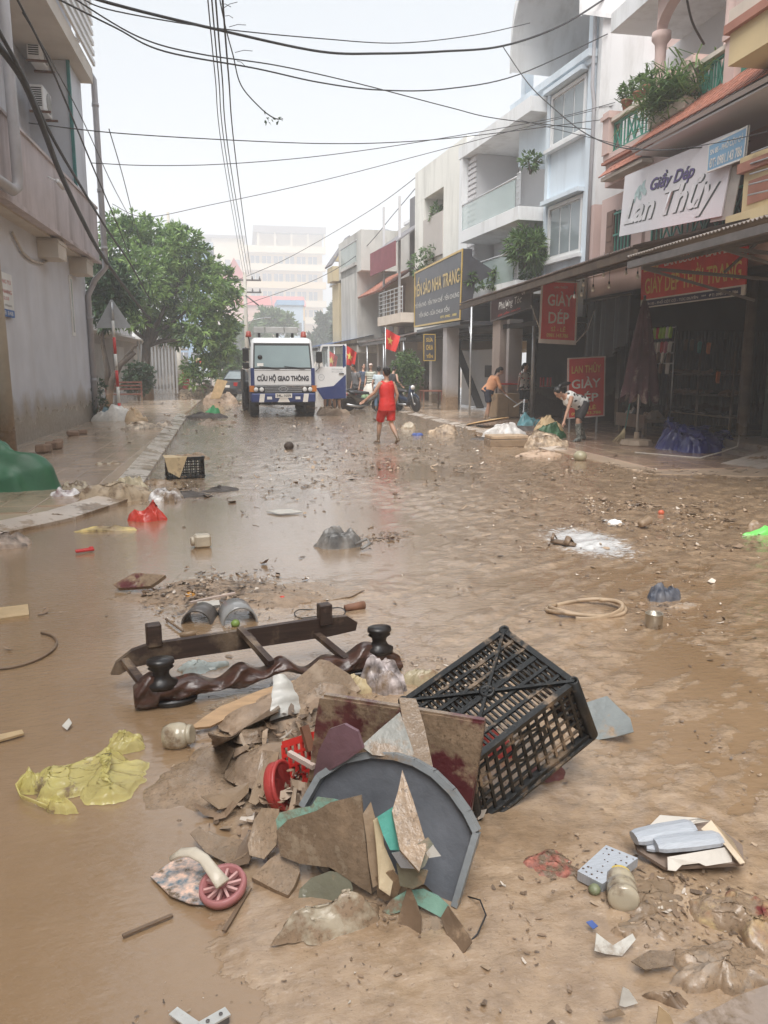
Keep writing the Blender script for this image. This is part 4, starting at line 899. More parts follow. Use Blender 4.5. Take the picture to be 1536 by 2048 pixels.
# -- black bird's-nest shop sign
YF = Frame((7.55, 26.75), (7.6, 34.4))
q = pxq(YF, 0, (830, 545), (926, 497), (921, 640), (829, 655))
t = q.thing('shop_sign', 'large charcoal sign with raised gold lettering and gold frame', 'sign')
q.board('board', M_SIGNDK, t, th=.25); q.frame(M_GOLD, t, .07, .03)
q.text('YẾN SÀO NHA TRANG', M_GOLD, t, .02, .97, .13, .46, .03, .016)
q.text('TỔ YẾN THÔ - YẾN TINH CHẾ - YẾN CHƯNG', M_OFFW, t, .03, .97, .555, .66, .02, .008); q.text('YẾN SÀO - SỮA CHUA YẾN', M_OFFW, t, .13, .80, .735, .84, .02, .008); q.text('ĐT: 0982 . 888', M_YEL, t, .62, .93, .885, .925)
rp = q.base; e = YF.wor((0, 0, 0)); zt_, zb_ = q.pt(1, 0).z, q.pt(1, 1).z; x0_ = q.pt(1, .5).x; y0_ = q.pt(1, .5).y
MB().prism([(x0_ + .02 - rp.x, zb_ - rp.z), (x0_ + .02 - rp.x, zt_ - rp.z), (x0_ + .34 - rp.x, zt_ - rp.z), (x0_ + .34 - rp.x, zt_ - .25 - rp.z), (x0_ + 1.2 - rp.x, zt_ - .75 - rp.z), (x0_ + .45 - rp.x, zt_ - 1.15 - rp.z), (x0_ + .30 - rp.x, zb_ - rp.z)], 'y', y0_ - .05 - rp.y, y0_ + .02 - rp.y).build('side_panel', M_SIGNDK, t)
MB().bx(x0_ + .05 - rp.x, x0_ + 2.0 - rp.x, .3 + y0_ - rp.y, y0_ + 7.2 - rp.y, zb_ - .14 - rp.z, zb_ - .02 - rp.z).build('canopy', M_SIGNDK, t)
q = yq(30.5, (847, 668), (871, 668), (871, 722), (847, 722))
t = q.thing('vertical_sign', 'narrow black vertical sign with three gold words by the pillar', 'sign'); q.board('board', M_SIGNDK, t, th=.08); q.frame(M_GOLD, t, .03, .004)
for k, w_ in enumerate(('SỮA', 'CHUA', 'YẾN')): q.text(w_, M_GOLD, t, .22, .78, .1 + k * .3, .29 + k * .3)
q = pxq(QF, 1.1, (981, 601), (1064, 572), (1063, 616), (981, 644))
t = q.thing('salon_sign', 'dark hair salon sign with pale script under the awning', 'sign'); q.board('board', mat('dark_brown_sign', (.05, .03, .03), .45, .25, 2), t, th=.05); q.frame(M_BRACE, t, .04, .01)
q.text('Phượng Tóc', M_OFFW, t, .22, .78, .24, .68, .006, .0, .2); q.text('CẮT - UỐN - NHUỘM', M_REDSIGN, t, .2, .75, .76, .9); q.text('0981', M_OFFW, t, .78, .93, .08, .26)
# -- ground floor of the far houses: piers, back walls, open shutters
fs_ = at_frame('shop_row', 'dark open shop fronts with grey piers under the charcoal sign', 'shop', QF)
M_PIER = mat('grey_pier', (.42, .40, .40), .75, .1, 1.5, .15, 30, mudz=.9)
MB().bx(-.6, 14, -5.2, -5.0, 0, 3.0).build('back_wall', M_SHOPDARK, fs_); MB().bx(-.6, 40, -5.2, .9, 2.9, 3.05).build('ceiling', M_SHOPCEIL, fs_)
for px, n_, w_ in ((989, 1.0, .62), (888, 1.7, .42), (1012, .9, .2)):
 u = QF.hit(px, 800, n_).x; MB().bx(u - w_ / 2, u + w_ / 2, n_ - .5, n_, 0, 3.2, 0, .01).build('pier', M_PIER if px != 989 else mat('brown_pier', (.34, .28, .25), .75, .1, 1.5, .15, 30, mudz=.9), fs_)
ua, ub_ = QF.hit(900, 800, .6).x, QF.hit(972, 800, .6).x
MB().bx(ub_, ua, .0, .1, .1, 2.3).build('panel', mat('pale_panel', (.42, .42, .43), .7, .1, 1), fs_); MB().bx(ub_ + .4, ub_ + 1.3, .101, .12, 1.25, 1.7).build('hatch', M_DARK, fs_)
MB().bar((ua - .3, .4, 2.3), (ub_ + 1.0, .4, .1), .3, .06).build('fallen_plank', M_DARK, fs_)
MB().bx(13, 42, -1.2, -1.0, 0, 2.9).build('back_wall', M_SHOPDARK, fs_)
mb = None
for k in range(6):
 u = 13 + k * 4.5; MB().bx(u, u + .35, -.99, .2, 0, 2.9).build('pier', M_PIER, fs_)
# far awnings and tents along the pavement
A3 = Frame((7.3, 35.2), (6.2, 62)); a3 = at_frame('low_awning', 'low dark awning along the far shop fronts behind the flags', 'awning', A3)
corrugated('roof_sheet', M_CORR, a3, [(0, 0, 3.0), (A3.L, 0, 3.0), (A3.L, -3.0, 3.7), (0, -3.0, 3.7)], .2, .03, 2.0)
for k in range(7): MB().tube([(k * 4.2 + .4, -.1, 0), (k * 4.2 + .4, -.1, 3.0)], .05, 8).build('post', M_STEEL, a3)
MB().bx(0, A3.L, -.1, -.03, 2.82, 2.96).build('front_beam', M_BRACE, a3)
b3 = at_frame('blue_tarp_awning', 'blue tarpaulin awning beyond the recovery truck door', 'awning', Frame((5.4, 46), (4.6, 60)))
corrugated('roof_sheet', mat('blue_tarp_roof', (.07, .12, .26), .5, .2, 1), b3, [(0, 0, 3.0), (14, 0, 3.0), (14, -2.4, 3.5), (0, -2.4, 3.5)], .5, .02, 3.0)
for k in range(3): MB().tube([(k * 6 + .4, -.1, 0), (k * 6 + .4, -.1, 3.0)], .05, 8).build('post', M_STEEL, b3)
# -- bulbs on their wires
for k, (px, py) in enumerate(((1218, 572), (1207, 549), (1252, 545), (1275, 552), (1167, 568), (1163, 588), (1186, 578), (1149, 592))):
 p = YP(px, py, 15.5 + .4 * (k % 3)); t = tag(thing('light_bulb', '', 'bulb', p), 'small white unlit bulb hanging from the underside of the brown awning', 'bulb', 'bulbs under the awning')
 MB().lathe([(0, -.055), (.028, -.04), (.034, -.01), (.022, .025), (.014, .04)], (0, 0, 0), 10).build('glass', mat('bulb_white', (.75, .74, .70), .25, .03, 5), t)
 MB().tube([(0, 0, .04), (0, 0, .09)], .018, 8).build('socket', M_BLACK, t); MB().tube([(0, 0, .09), (.02, .03, .35), (.0, .02, 3.72 - p.z if 3.72 - p.z > .4 else .45)], .005, 5).build('flex', M_WIRE, t)
# -- folded parasol
p = G(1272, 893); t = thing('folded_parasol', 'folded dark maroon parasol standing before the shoe shop', 'parasol', p)
MB().tube([(0, 0, 0), (0, 0, 3.05)], .025, 10).build('pole', M_STEEL, t); MB().lathe([(.32, 0), (.34, .05), (.30, .14), (.06, .16), (.05, .3)], (0, 0, 0), 10, smooth=False).build('base', mat('stone_base', (.30, .23, .17), .7, .2, 4, .2, 30), t)
rng = np.random.default_rng(5); V = []; nz, na = 18, 40
for i in range(nz):
 f = i / (nz - 1); z = 2.95 - 1.95 * f; r0_ = .03 + .30 * f ** .8
 for j in range(na):
  a = 2 * math.pi * j / na; rr_ = r0_ * (1 + .28 * math.cos(8 * a + .8 * f) + .08 * math.sin(13 * a + 5 * f)); zz = z + (.12 * math.sin(a * 8) * (f > .95) if i == nz - 1 else 0)
  V.append((rr_ * math.cos(a) + .03 * math.sin(3 * f), rr_ * math.sin(a), zz))
F = [(i * na + j, i * na + (j + 1) % na, (i + 1) * na + (j + 1) % na, (i + 1) * na + j) for i in range(nz - 1) for j in range(na)]
MB().add(V, F, 0, True).build('cloth', mat('maroon_parasol', (.06, .022, .028), .8, .35, 3, .3, 20, mud=.32, mudcol=(.2, .15, .13)), t)
# -- shoes hung on a rack
M_SH = [mat('shoe_' + n_, c_, .5, .15, 8) for n_, c_ in (('lime', (.35, .6, .08)), ('red', (.5, .05, .05)), ('white', (.65, .65, .63)), ('teal', (.05, .3, .28)), ('pink', (.6, .22, .3)), ('navy', (.04, .05, .14)), ('brown', (.15, .09, .06)), ('black', (.02, .02, .02)), ('orange', (.6, .18, .05)))]
def shoe_data():
 mb = MB(); pts = [(-.13, 0, .03), (-.1, 0, .05), (0, 0, .045), (.08, 0, .035), (.13, 0, .025)]
 mb.tube(pts, [(.03, .035), (.045, .038), (.035, .035), (.032, .045), (.015, .025)], 8); mb.box((0, 0, .004), (.27, .085, .016), None, 0, .005); return mb
sho = {}
for m in M_SH:
 o = shoe_data().build('shoe', m); sho[m.name] = o.data; bpy.data.objects.remove(o)
rp_ = PF.wor(PF.hit(1317, 690, -.15)); t = thing('shoe_rack', 'hanging rack with rows of coloured shoes inside the shoe shop', 'shoe rack', (rp_.x, rp_.y, 0))
for z in (2.45, 2.1, 1.85, 1.6): MB().tube([(.0, -.75, z + .12), (0, .75, z + .12)], .015, 6).build('rod', M_STEEL, t)
for s_ in (-.75, .75): MB().tube([(0, s_, 0), (0, s_, 2.6)], .018, 6).build('upright', M_STEEL, t)
def shoe(loc, rot, k, name, label, grp):
 o = link('shoe', sho[M_SH[k % len(M_SH)].name]); o.location = loc; o.rotation_euler = rot; tag(o, label, 'shoe', grp); return o
rows = ((2.45, (0, 2, 0, 0, 1, 0, 2, 0, 3)), (2.1, (2, 4, 1, 2, 2, 4, 2, 2)), (1.85, (6, 2, 6, 7, 4, 6)), (1.6, (2, 6, 7, 2, 6)))
for z, ks in rows:
 for i, k in enumerate(ks):
  yy = -.68 + 1.36 * (i + .5) / len(ks)
  nm = ('lime green', 'red', 'white', 'teal', 'pink', 'navy', 'brown', 'black', 'orange')[k]
  shoe((rp_.x - .03, rp_.y + yy, z), (random.uniform(-.15, .15), R(80) + random.uniform(-.1, .1), R(90) + random.uniform(-.3, .3)), k, 'shoe', f'{nm} shoe hanging on the rack in the shoe shop', f'{nm} shoes on the rack')
# shelf with muddy stock
sp_ = PF.wor(PF.hit(1410, 800, -1.6)); t = thing('stock_shelf', 'muddy shelf of dark tumbled shoes at the back of the shoe shop', 'shelf', (sp_.x, sp_.y, 0))
for z in (.45, .95, 1.45): MB().bx(-.25, .25, -1.5, 1.5, z - .03, z).build('shelf_board', M_WOODOLD, t)
for s_ in (-1.45, 0, 1.45): MB().bx(-.24, -.2, s_ - .03, s_ + .03, 0, 2.0).build('upright', M_WOODOLD, t)
for k in range(48):
 z = (.45, .95, 1.45)[k % 3]; nm = 6 if k % 3 else 7
 shoe((sp_.x + random.uniform(-.17, .12), sp_.y + random.uniform(-1.35, 1.35), z + random.uniform(0, .05)), (random.uniform(-.6, .6), random.uniform(-.3, .3), random.uniform(0, 6)), nm, 'shoe', ('brown' if nm == 6 else 'black') + ' muddy shoe lying on the stock shelf', ('brown' if nm == 6 else 'black') + ' shoes on the shelf')
for k, (px, py, kk) in enumerate(((1400, 695, 3), (1418, 697, 8), (1437, 755, 8), (1385, 690, 6), (1450, 690, 7), (1372, 690, 6))):
 p = PF.wor(PF.hit(px, py, -1.0)); shoe(p, (0, R(85), R(90)), kk, 'shoe', ('teal child shoe', 'orange child shoe', 'orange sandal above the folding stand', 'brown shoe nearest the rack', 'black shoe', 'brown shoe furthest left')[k] + ' hanging loose in the shop gloom', None)
# low plank bench with heaped stock
p = G(1288, 868); t = thing('plank_bench', 'low plank bench heaped with muddy stock behind the parasol', 'bench', p, PF.rz)
MB().bx(-.6, .8, -.35, .35, .32, .40).build('seat', M_WOODOLD, t); MB().bx(-.6, .8, .3, .36, .18, .5).build('apron', mat('worn_plank', (.22, .155, .11), .7, .25, 4, .3, 30, mud=.2), t)
for a in (-.5, .7):
 for b in (-.28, .28): MB().bx(a - .04, a + .04, b - .04, b + .04, 0, .32).build('leg', M_WOODOLD, t)
M_RAG = mat('muddy_rag', (.36, .31, .27), .8, .3, 5, .4, 20, mud=.45); M_RAGD = mat('dark_rag', (.075, .065, .06), .75, .4, 6, .3, 20, mud=.15)
for k, (u, v, m_, sz, lb_) in enumerate(((-.35, 0, M_RAG, .26, 'pale muddy cloth bundle at the near end of the plank bench'), (.1, .1, M_RAGD, .24, 'dark wet cloth bundle in the middle of the plank bench'), (.55, 0, M_RAG, .2, 'small pale bundle at the far end of the plank bench'))):
 w = Matrix.Rotation(PF.rz, 3, 'Z') @ Vector((u, v, 0)) + p; tag(crumple('cloth_bundle', m_, (w.x, w.y, .4), sz, sz * .9, .24, 40 + k, n=14), lb_, 'cloth')
# broom leaning on the bench
b0 = G(1240, 885); b1_ = YP(1262, 795, 15.4); t = thing('broom', 'straw broom with teal handle leaning on the plank bench', 'broom', b0)
MB().tube([(.1, 0, .3), b1_ - b0], .014, 6).build('handle', mat('teal_plastic', (.08, .28, .27), .4), t)
M_STRAW = mat('straw', (.42, .34, .2), .8, .25, 12, .4, 60, mud=.3)
for k in range(26): a = k * 2.399; MB().tube([(.1, 0, .34), (.05 + .05 * math.cos(a), .05 * math.sin(a), .18), (-.04 + .17 * math.cos(a) * math.sqrt(k / 26), .14 * math.sin(a) * math.sqrt(k / 26), .01)], [.006, .008, .004], 4).build('bristle', M_STRAW, t)
# blue tarpaulin heap
p = G(1428, 905); M_TARP = mat('blue_tarp', (.012, .015, .125), .32, .35, 4, .25, 14, spec=.6)
tag(crumple('blue_tarpaulin', M_TARP, (p.x - .1, p.y + .5, .0), .9, .8, .62, 31, n=40, fold=3.4, top=1.0), 'heap of crumpled dark blue tarpaulin before the shop step', 'tarpaulin')
# step and ramp
M_CONC = mat('wet_concrete', (.33, .28, .24), .45, .15, 2, .3, 30, mud=.35)
g0 = G(1462, 905); s0 = thing('shop_step', 'low muddy concrete step at the shop entrance, right edge', 'step', (g0.x, g0.y, 0), PF.rz)
MB().bx(-4, .9, -2.6, .0, 0, .22, 0, .02).build('slab', M_CONC, s0); MB().bx(-4, .5, .0, .32, 0, .1, 0, .015).build('tread', M_CONC, s0)
g1 = G(1440, 930); g2 = G(1536, 945)
rmp = thing('ramp', 'tiled concrete ramp sloping up to the shop, right edge', 'ramp', (g1.x, g1.y, 0), 0)
M_TILEP = mat('pale_ramp_tile', (.42, .37, .33), .3, .12, 3, mud=.35); dq = Vector((1.6, .15, .34)); de = Vector((.25, -.75, 0))
MB().add([(0, 0, .02), dq, dq + de, de + Vector((0, 0, .02)), (0, 0, -.05), (dq.x, dq.y, -.05), (dq.x + de.x, dq.y + de.y, -.05), (de.x, de.y, -.05)], [(0, 1, 2, 3), (4, 7, 6, 5), (0, 4, 5, 1), (1, 5, 6, 2), (2, 6, 7, 3), (3, 7, 4, 0)]).build('slab', M_CONC, rmp)
for i in range(5):
 for j in range(3):
  a = dq * ((i + .04) / 5) + de * ((j + .04) / 3); b = dq * ((i + .96) / 5) + de * ((j + .96) / 3); z = Vector((0, 0, .03))
  MB().slab([a + z, dq * ((i + .96) / 5) + de * ((j + .04) / 3) + z, b + z, dq * ((i + .04) / 5) + de * ((j + .96) / 3) + z], .008).build('tile', M_TILEP, rmp)
tag(MB().tube([G(1270, 905, .02), G(1350, 912, .02), G(1400, 916, .03), G(1440, 905, .06), G(1475, 893, .2), YP(1478, 872, 13.4)], .014, 6).build('garden_hose', mat('pale_hose', (.5, .46, .42))), 'thin pale hose running from the shop step past the tarpaulin', 'hose')
# dark plastic curtain between the two shops
a = PF.hit(1180, 615, .5); b = PF.hit(1262, 605, .5)
V = []; nu = 40
for i in range(nu + 1):
 f = i / nu; u = a.x + (b.x - a.x) * f; d = .06 * math.sin(f * 40) + .04 * math.sin(f * 17); zb = 1.5 + .9 * abs(f - .25) ** .7 * (1 if f > .25 else .5)
 V += [(u, .5 + d, 3.4), (u, .5 + d * 1.3, 2.6), (u, .5 + d * 1.6, zb)]
F = []
for i in range(nu): F += [(i * 3, i * 3 + 3, i * 3 + 4, i * 3 + 1), (i * 3 + 1, i * 3 + 4, i * 3 + 5, i * 3 + 2)]
c_ = at_frame('plastic_curtain', 'dark drawn plastic curtain hanging between the two shop openings', 'curtain', PF); MB().add(V, F, 0, True).build('cloth', mat('black_plastic_sheet', (.02, .025, .03), .35, .3, 4), c_); MB().tube([(a.x, .5, 3.42), (b.x, .5, 3.42)], .02, 6).build('rod', M_BRACE, c_)
# plants on the balconies
def potplant(fr, px, py, n, label, h, seed, pot=True, big=False):
 p = fr.wor(fr.hit(px, py, n)); p.z = z2 + 1.515; t = thing('potted_plant', label, 'plant', p); rng = np.random.default_rng(seed)
 if pot: MB().lathe([(.09, 0), (.13, .22), (.15, .22), (.15, .26), (.12, .26)], (0, 0, 0), 12).build('pot', mat('terracotta_pot', (.33, .13, .08), .8, .15, 5), t)
 leaves('foliage', [(0, 0, .28 + h * .5)], [(h * .5, h * .6, h * .5)], int(160 * (3 if big else 1)), .16, .05, LGP, t, rng); return t
# spiky grass-like plant spilling over the pink balcony
p = PF.wor(PF.hit(1345, 195, .75)); t = thing('spider_plant', 'large spiky green plant spilling over the pink balcony', 'plant', p); rng = np.random.default_rng(8)
n = 760; c0_ = rng.normal(size=(n, 3)) * np.array([.22, .5, .2]); d = rng.normal(size=(n, 3)); d[:, 2] = np.abs(d[:, 2]) * .8 - .15; d[:, 0] -= .6; d /= np.linalg.norm(d, axis=1)[:, None]; s_ = np.cross(d, [0, 0, 1]); s_ /= np.linalg.norm(s_, axis=1)[:, None]; ln = rng.uniform(.35, .8, n)[:, None]
P0 = c0_; P1 = c0_ + d * ln * .6; P2_ = c0_ + d * ln - np.array([0, 0, .28]) * ln
V = np.stack([P0 - s_ * .015, P0 + s_ * .015, P1 + s_ * .017, P1 - s_ * .017, P2_], 1).reshape(-1, 3); o = np.arange(n)[:, None] * 5
me = np_mesh('foliage', V, np.concatenate([o + [0, 1, 2], o + [0, 2, 3], o + [3, 2, 4]]), LGP); at_ = me.attributes.new('tint', 'FLOAT', 'POINT'); at_.data.foreach_set('value', np.repeat(rng.random(n), 5).astype(np.float32)); link('foliage', me, t)
MB().box((0, 0, -.32), (.3, 1.5, .25), None, 0, .02).build('trough', M_CREAMY, t)
for k, (px, py, lb_) in enumerate(((1255, 190, 'small potted plant, furthest along the pink balcony coping'), (1278, 176, 'middle small potted plant on the pink balcony coping'), (1298, 163, 'taller potted plant next to the spiky plant on the pink balcony'))): potplant(PF, px, py, .5, lb_, .32, 20 + k)
def qbush(px, py, n, label, blobs, nl, seed, lm=LGP, ll=.2):
 p = QF.wor(QF.hit(px, py, n)); bush('balcony_shrub', label, p, blobs, nl, ll, .07, lm, seed, 'plant', 'balcony plants')
qbush(1052, 540, .6, 'round bamboo-leaved green shrub on the lower white balcony', [((0, 0, .7), .62), ((.2, .1, .4), .45)], 1500, 50, LGP, .3)
qbush(1060, 345, .5, 'thin leafy plant on the upper white balcony', [((0, 0, .35), .3)], 200, 51, LGP)
qbush(1000, 580, .7, 'loose trailing plant behind the lower glass balustrade', [((0, 0, .4), .5), ((1.2, 0, .35), .5), ((-1, 0, .3), .4)], 900, 52, LGP)
qbush(873, 438, .1, 'small plant on the parapet of the cream loggia', [((0, 0, .25), .4)], 260, 53, LGP)
qbush(865, 515, .3, 'pale flowering plant below the cream loggia', [((0, 0, .3), .5), ((1, 0, .2), .4)], 420, 54, LGP)
qbush(838, 545, .6, 'sparse plant just left of the charcoal sign', [((0, 0, .3), .5)], 260, 55, LGP)
# == BACKGROUND
def zpx(py, Y, px=500): return YP(px, py, Y).z
def xpx(px, Y, py=700): return YP(px, py, Y).x
# -- pale yellow tower block in the fog
M_YT = mat('tower_yellow', (.60, .43, .20), .8, .06, .3); M_YT2 = mat('tower_cream', (.62, .52, .36), .8, .06, .3); M_ROOFD = mat('dark_roof', (.16, .14, .14), .7, .2, .5); M_WIN = mat('far_window', (.12, .13, .15), .2, .2, .3)
YT = 420; x0, x1 = xpx(492, YT, 550), xpx(645, YT, 550); S = YT / 1586
tw = thing('tower_block', 'tall pale yellow tower block with stacked balconies, faded in fog', 'building', (x0, YT, 0)); W = x1 - x0
def zt(py): return zpx(py, YT, 570)
f = YT / 150
MB().bx(0, W, 0, 14 * f, 0, zt(505)).build('wall', M_YT, tw)
MB().bx(2.2 * f, W, .5, 13 * f, zt(505) + .01, zt(468)).build('terrace_block', M_YT2, tw)
MB().bx(1.5 * f, W + .6 * f, -1.5 * f, 14 * f, zt(468), zt(455)).build('roof', M_ROOFD, tw)
for k in range(5): MB().bx((2.2 + k * 3) * f, (2.5 + k * 3) * f, -1.2 * f, -.9 * f, zt(505), zt(468)).build('terrace_post', M_YT2, tw)
for py in (505, 540, 575, 612, 645): MB().bx(-.5 * f, W + .5 * f, -1.6 * f, -.01, zt(py) - .25 * f, zt(py) + .9 * f).build('balcony', M_YT2 if py != 575 else M_YT, tw)
for py in (530, 565, 600, 636):
 for k in range(6):
  u = .9 * f + k * (W - 1.4 * f) / 6; w_ = MB().bx(u, u + 1.6 * f, -.06, -.01, zt(py) - .4 * f, zt(py) + 1.5 * f).build('window', M_WIN, tw)
  MB().bx(u + .72 * f, u + .88 * f, -.1, -.061, zt(py) - .4 * f, zt(py) + 1.5 * f).build('mullion', M_YT2, w_)
MB().bx(-8 * f, -.02, 3, 12 * f, 0, zt(560)).build('side_wing', M_YT2, tw); MB().bx(-8.4 * f, .2, 2.6, 12.4 * f, zt(560), zt(552)).build('wing_roof', M_YT, tw)
MB().bx(-6 * f, -.5, 3.4, 9 * f, zt(552), zt(478)).build('stair_tower', M_YT2, tw); MB().bx(-9 * f, .3, 2.2, 9.5 * f, zt(478), zt(472)).build('stair_roof', M_ROOFD, tw)
for k in range(3): MB().bx((-5.4 + k * 1.7) * f, (-4.4 + k * 1.7) * f, 3.34, 3.39, zt(545), zt(520)).build('window', M_WIN, tw)
# -- pink gabled house and its neighbours
def house(name, label, px0, px1, pyw, pyr, Y, dep, mw, mr, ridge='x', nwin=3, pyb=None, group=None):
 a, b = xpx(px0, Y, pyw), xpx(px1, Y, pyw); zw, zr = zpx(pyw, Y, px0), zpx(pyr, Y, px0); t = thing(name, label, 'house', (a, Y, 0), 0, group); w = b - a
 MB().bx(0, w, 0, dep, 0, zw).build('wall', mw, t)
 if ridge == 'y': MB().prism([(-.4, zw), (w + .4, zw), (w / 2, zr)], 'y', -.4, dep + .4).build('roof', mr, t)
 elif ridge == 'x': MB().prism([(-.5, zw), (dep + .5, zw), (dep / 2, zr)], 'x', -.4, w + .4).build('roof', mr, t)
 else: MB().bx(-.3, w + .3, -.4, dep, zw, zr).build('roof', mr, t)
 g = max(1, Y / 90)
 for z in np.arange(1.2 * g, zw - 1.6 * g, 3.1 * g):
  for k in range(nwin):
   u = w * (k + .5) / nwin; f = MB().bx(u - .5 * g, u + .5 * g, -.04, -.01, z, z + 1.4 * g).build('window', M_WIN, t); MB().bx(u - .04 * g, u + .04 * g, -.07, -.041, z, z + 1.4 * g).build('mullion', M_WHITE, f)
 return t
M_PKW = mat('pink_wall', (.62, .42, .36), .8, .08, .4); M_REDR = mat('red_roof', (.46, .12, .11), .6, .12, .5); M_BLW = mat('blue_wall', (.24, .38, .55), .7, .1, .4); M_GRR = mat('grey_roof', (.30, .33, .37), .6, .1, .4)
house('pink_gabled_house', 'pink house with red gabled roof behind the street tree', 446, 492, 560, 515, 250, 20, M_PKW, M_REDR, 'y', 2)
house('pink_low_house', 'lower pink house with red roof left of the utility pole', 470, 540, 610, 585, 220, 18, M_PKW, M_REDR, 'x', 4)
house('blue_house', 'blue house with grey hipped roof above the street tree', 345, 420, 500, 470, 150, 15, M_BLW, M_GRR, 'x', 3)
house('rooftop_cabin', 'small pale blue rooftop room beside the chimney pole', 352, 372, 470, 447, 155, 9, mat('pale_blue_wall', (.45, .55, .65), .7, .1, .4), M_GRR, 'flat', 1)
house('red_low_house', 'yellow house with red roof below the tower block', 548, 610, 612, 588, 270, 16, M_YT, M_REDR, 'x', 3)
house('blue_shop_house', 'pale blue shop house at the end of the street', 556, 606, 610, 600, 190, 12, mat('pale_blue_wall', (.45, .55, .65)), M_BLW, 'flat', 2)
house('yellow_side_house', 'narrow yellow house beside the dark tree at the street end', 683, 712, 560, 540, 80, 7, mat('yellow_render', (.55, .46, .30)), M_GRR, 'x', 1)
# -- trees of the background
def far_tree(label, px, py0, py1, hw, Y, lm, seed, n=2600):
 c = YP(px, (py0 + py1) / 2, Y); r = (py1 - py0) / 2 / 1586 * Y; w = hw / 1586 * Y; rng = np.random.default_rng(seed)
 base = Vector((c.x, Y, 0)); bl = [(Vector((rng.uniform(-.75, .75) * w, rng.uniform(-.6, .6) * w, c.z + rng.uniform(-.75, .7) * r)), w * rng.uniform(.28, .45)) for _ in range(12)]
 tree('hazy_tree', label, base, ([(0, 0, -.1), (.1, 0, c.z * .5), (0, 0, c.z)], [.3, .24, .12]), [lim((0, 0, c.z * .5), b[0], .12, .04) for b in bl[:5]], bl, n, .0085 * Y, .0036 * Y, lm, seed, 'trees at the street end')
far_tree('dark evergreen tree right of the truck roof at the street end', 655, 605, 710, 52, 140, LGD, 60, 4200)
far_tree('hazy green tree behind the utility pole and truck', 540, 622, 735, 52, 130, LGP, 61, 3600)
far_tree('pale green tree under the street tree, just left of the truck', 455, 690, 770, 28, 58, LGP, 62, 1800)
far_tree('dark tree crown at the end between pink house and pole', 470, 640, 735, 30, 170, LGD, 63, 1500)
far_tree('low dark tree below the yellow side house', 690, 640, 735, 26, 95, LGD, 64, 1500)
# -- poles with cross arms
def util_pole(label, px, pyt, Y, arms=True, r=.17):
 b = YP(px, 700, Y); zt_ = zpx(pyt, Y, px); t = thing('utility_pole', label, 'utility pole', (b.x, Y, 0)); m = mat('pole_concrete', (.45, .42, .37))
 MB().tube([(0, 0, -.1), (0, 0, zt_)], [r, r * .65], 12).build('mast', m, t)
 if arms:
  for z in (zt_ - .5, zt_ - 1.3): MB().bx(-1.1, 1.1, -.05, .05, z - .05, z + .05).build('cross_arm', M_BRACE, t)
  for z in (zt_ - .45, zt_ - 1.25):
   for x in (-1, -.5, .5, 1): MB().lathe([(.05, 0), (.06, .08), (.03, .14), (.05, .2)], (x, 0, z), 8).build('insulator', M_BRACE, t)
  MB().tube([(0, -.1, zt_ - 1.5), (.9, -.3, zt_ - 2.2)], .05, 6).build('bracket', M_BRACE, t)
 return t
util_pole('tall concrete utility pole with cross arms behind the truck', 494, 545, 56)
util_pole('grey utility pole beside the weathered house on the right', 686, 590, 54, False)
util_pole('short concrete pole beside the red advert stand under the tree', 357, 690, 52, False, .2)
util_pole('slim pole rising behind the big tree crown', 349, 425, 66, False)
t = thing('street_lamp', 'curved-arm street lamp on the far pole', 'street lamp', YP(520, 640, 57)); MB().tube([(-.9, 0, -.5), (-.5, 0, 0), (.4, -.2, .15)], .04, 6).build('arm', M_STEEL, t); MB().box((.5, -.22, .14), (.5, .2, .09), None, 0, .03).build('lamp_head', M_STEEL, t)
# -- left row behind the tree
RF = Frame((-8.1, 33), (-6.4, 82)); lr = at_frame('shuttered_shop_row', 'low grey shop row with roller shutters behind the street tree', 'building', RF)
M_SHUTG = mat('shutter_grey', (.40, .38, .36), .6, .1, 2, mudz=1.0); M_WALLG = mat('row_wall', (.30, .28, .27), .8, .15, 1, mudz=1.2)
MB().bx(0, RF.L, .0, 8, 0, 4.4).build('wall', M_WALLG, lr); MB().bx(0, RF.L, -1.4, .0, 3.3, 3.42).build('canopy', M_SHADEW, lr)
for u in (6, 10.5, 17, 24, 31):
 s_ = MB().bx(u, u + 3.4, -.05, -.01, .1, 2.9).build('shutter', M_SHUTG, lr)
 for k in range(18): MB().bx(u + .03, u + 3.37, -.085, -.051, .14 + k * .153, .26 + k * .153).build('slat', M_SHUTG, s_)
g = YP(322, 770, 52)
t = thing('folding_gate', 'grey folding metal gate behind the street tree trunk', 'gate', (g.x - 1.1, 50, 0), 0)
for k in range(12): MB().bx(k * .2, k * .2 + .1, -.03 * (k % 2), .05, .05, 3.2).build('gate_bar', mat('gate_grey', (.42, .43, .45), .5, .1, 3), t)
MB().bx(-.2, 2.6, -.3, .3, 3.3, 3.9).build('gate_header', M_WHITE, t)
q = yq(60, (389, 716), (426, 718), (426, 735), (389, 734)); t = q.thing('yellow_sign', 'small pale yellow sign board above the white car', 'sign'); q.board('board', mat('pale_yellow_board', (.6, .54, .3), .6, .1, 1), t); q.board('strip', M_REDSIGN, t, .1, .6, .3, .5, .01, .01)
MB().bx(.2, .3, .05, .12, -2.6, 0).build('post', M_BRACE, t); MB().bx(1.1, 1.2, .05, .12, -2.6, 0).build('post', M_BRACE, t)
q = yq(47, (363, 716), (376, 719), (380, 778), (366, 779)); t = q.thing('advert_stand', 'tall leaning red and white advert stand beside the short pole', 'sign'); q.board('board', M_REDSIGN, t, 0, 1, .22, 1); q.board('head', M_OFFW, t, 0, 1, 0, .22)
for k in range(6): q.board('strip', M_OFFW, t, .15, .85, .32 + k * .1, .36 + k * .1, .006, .006)
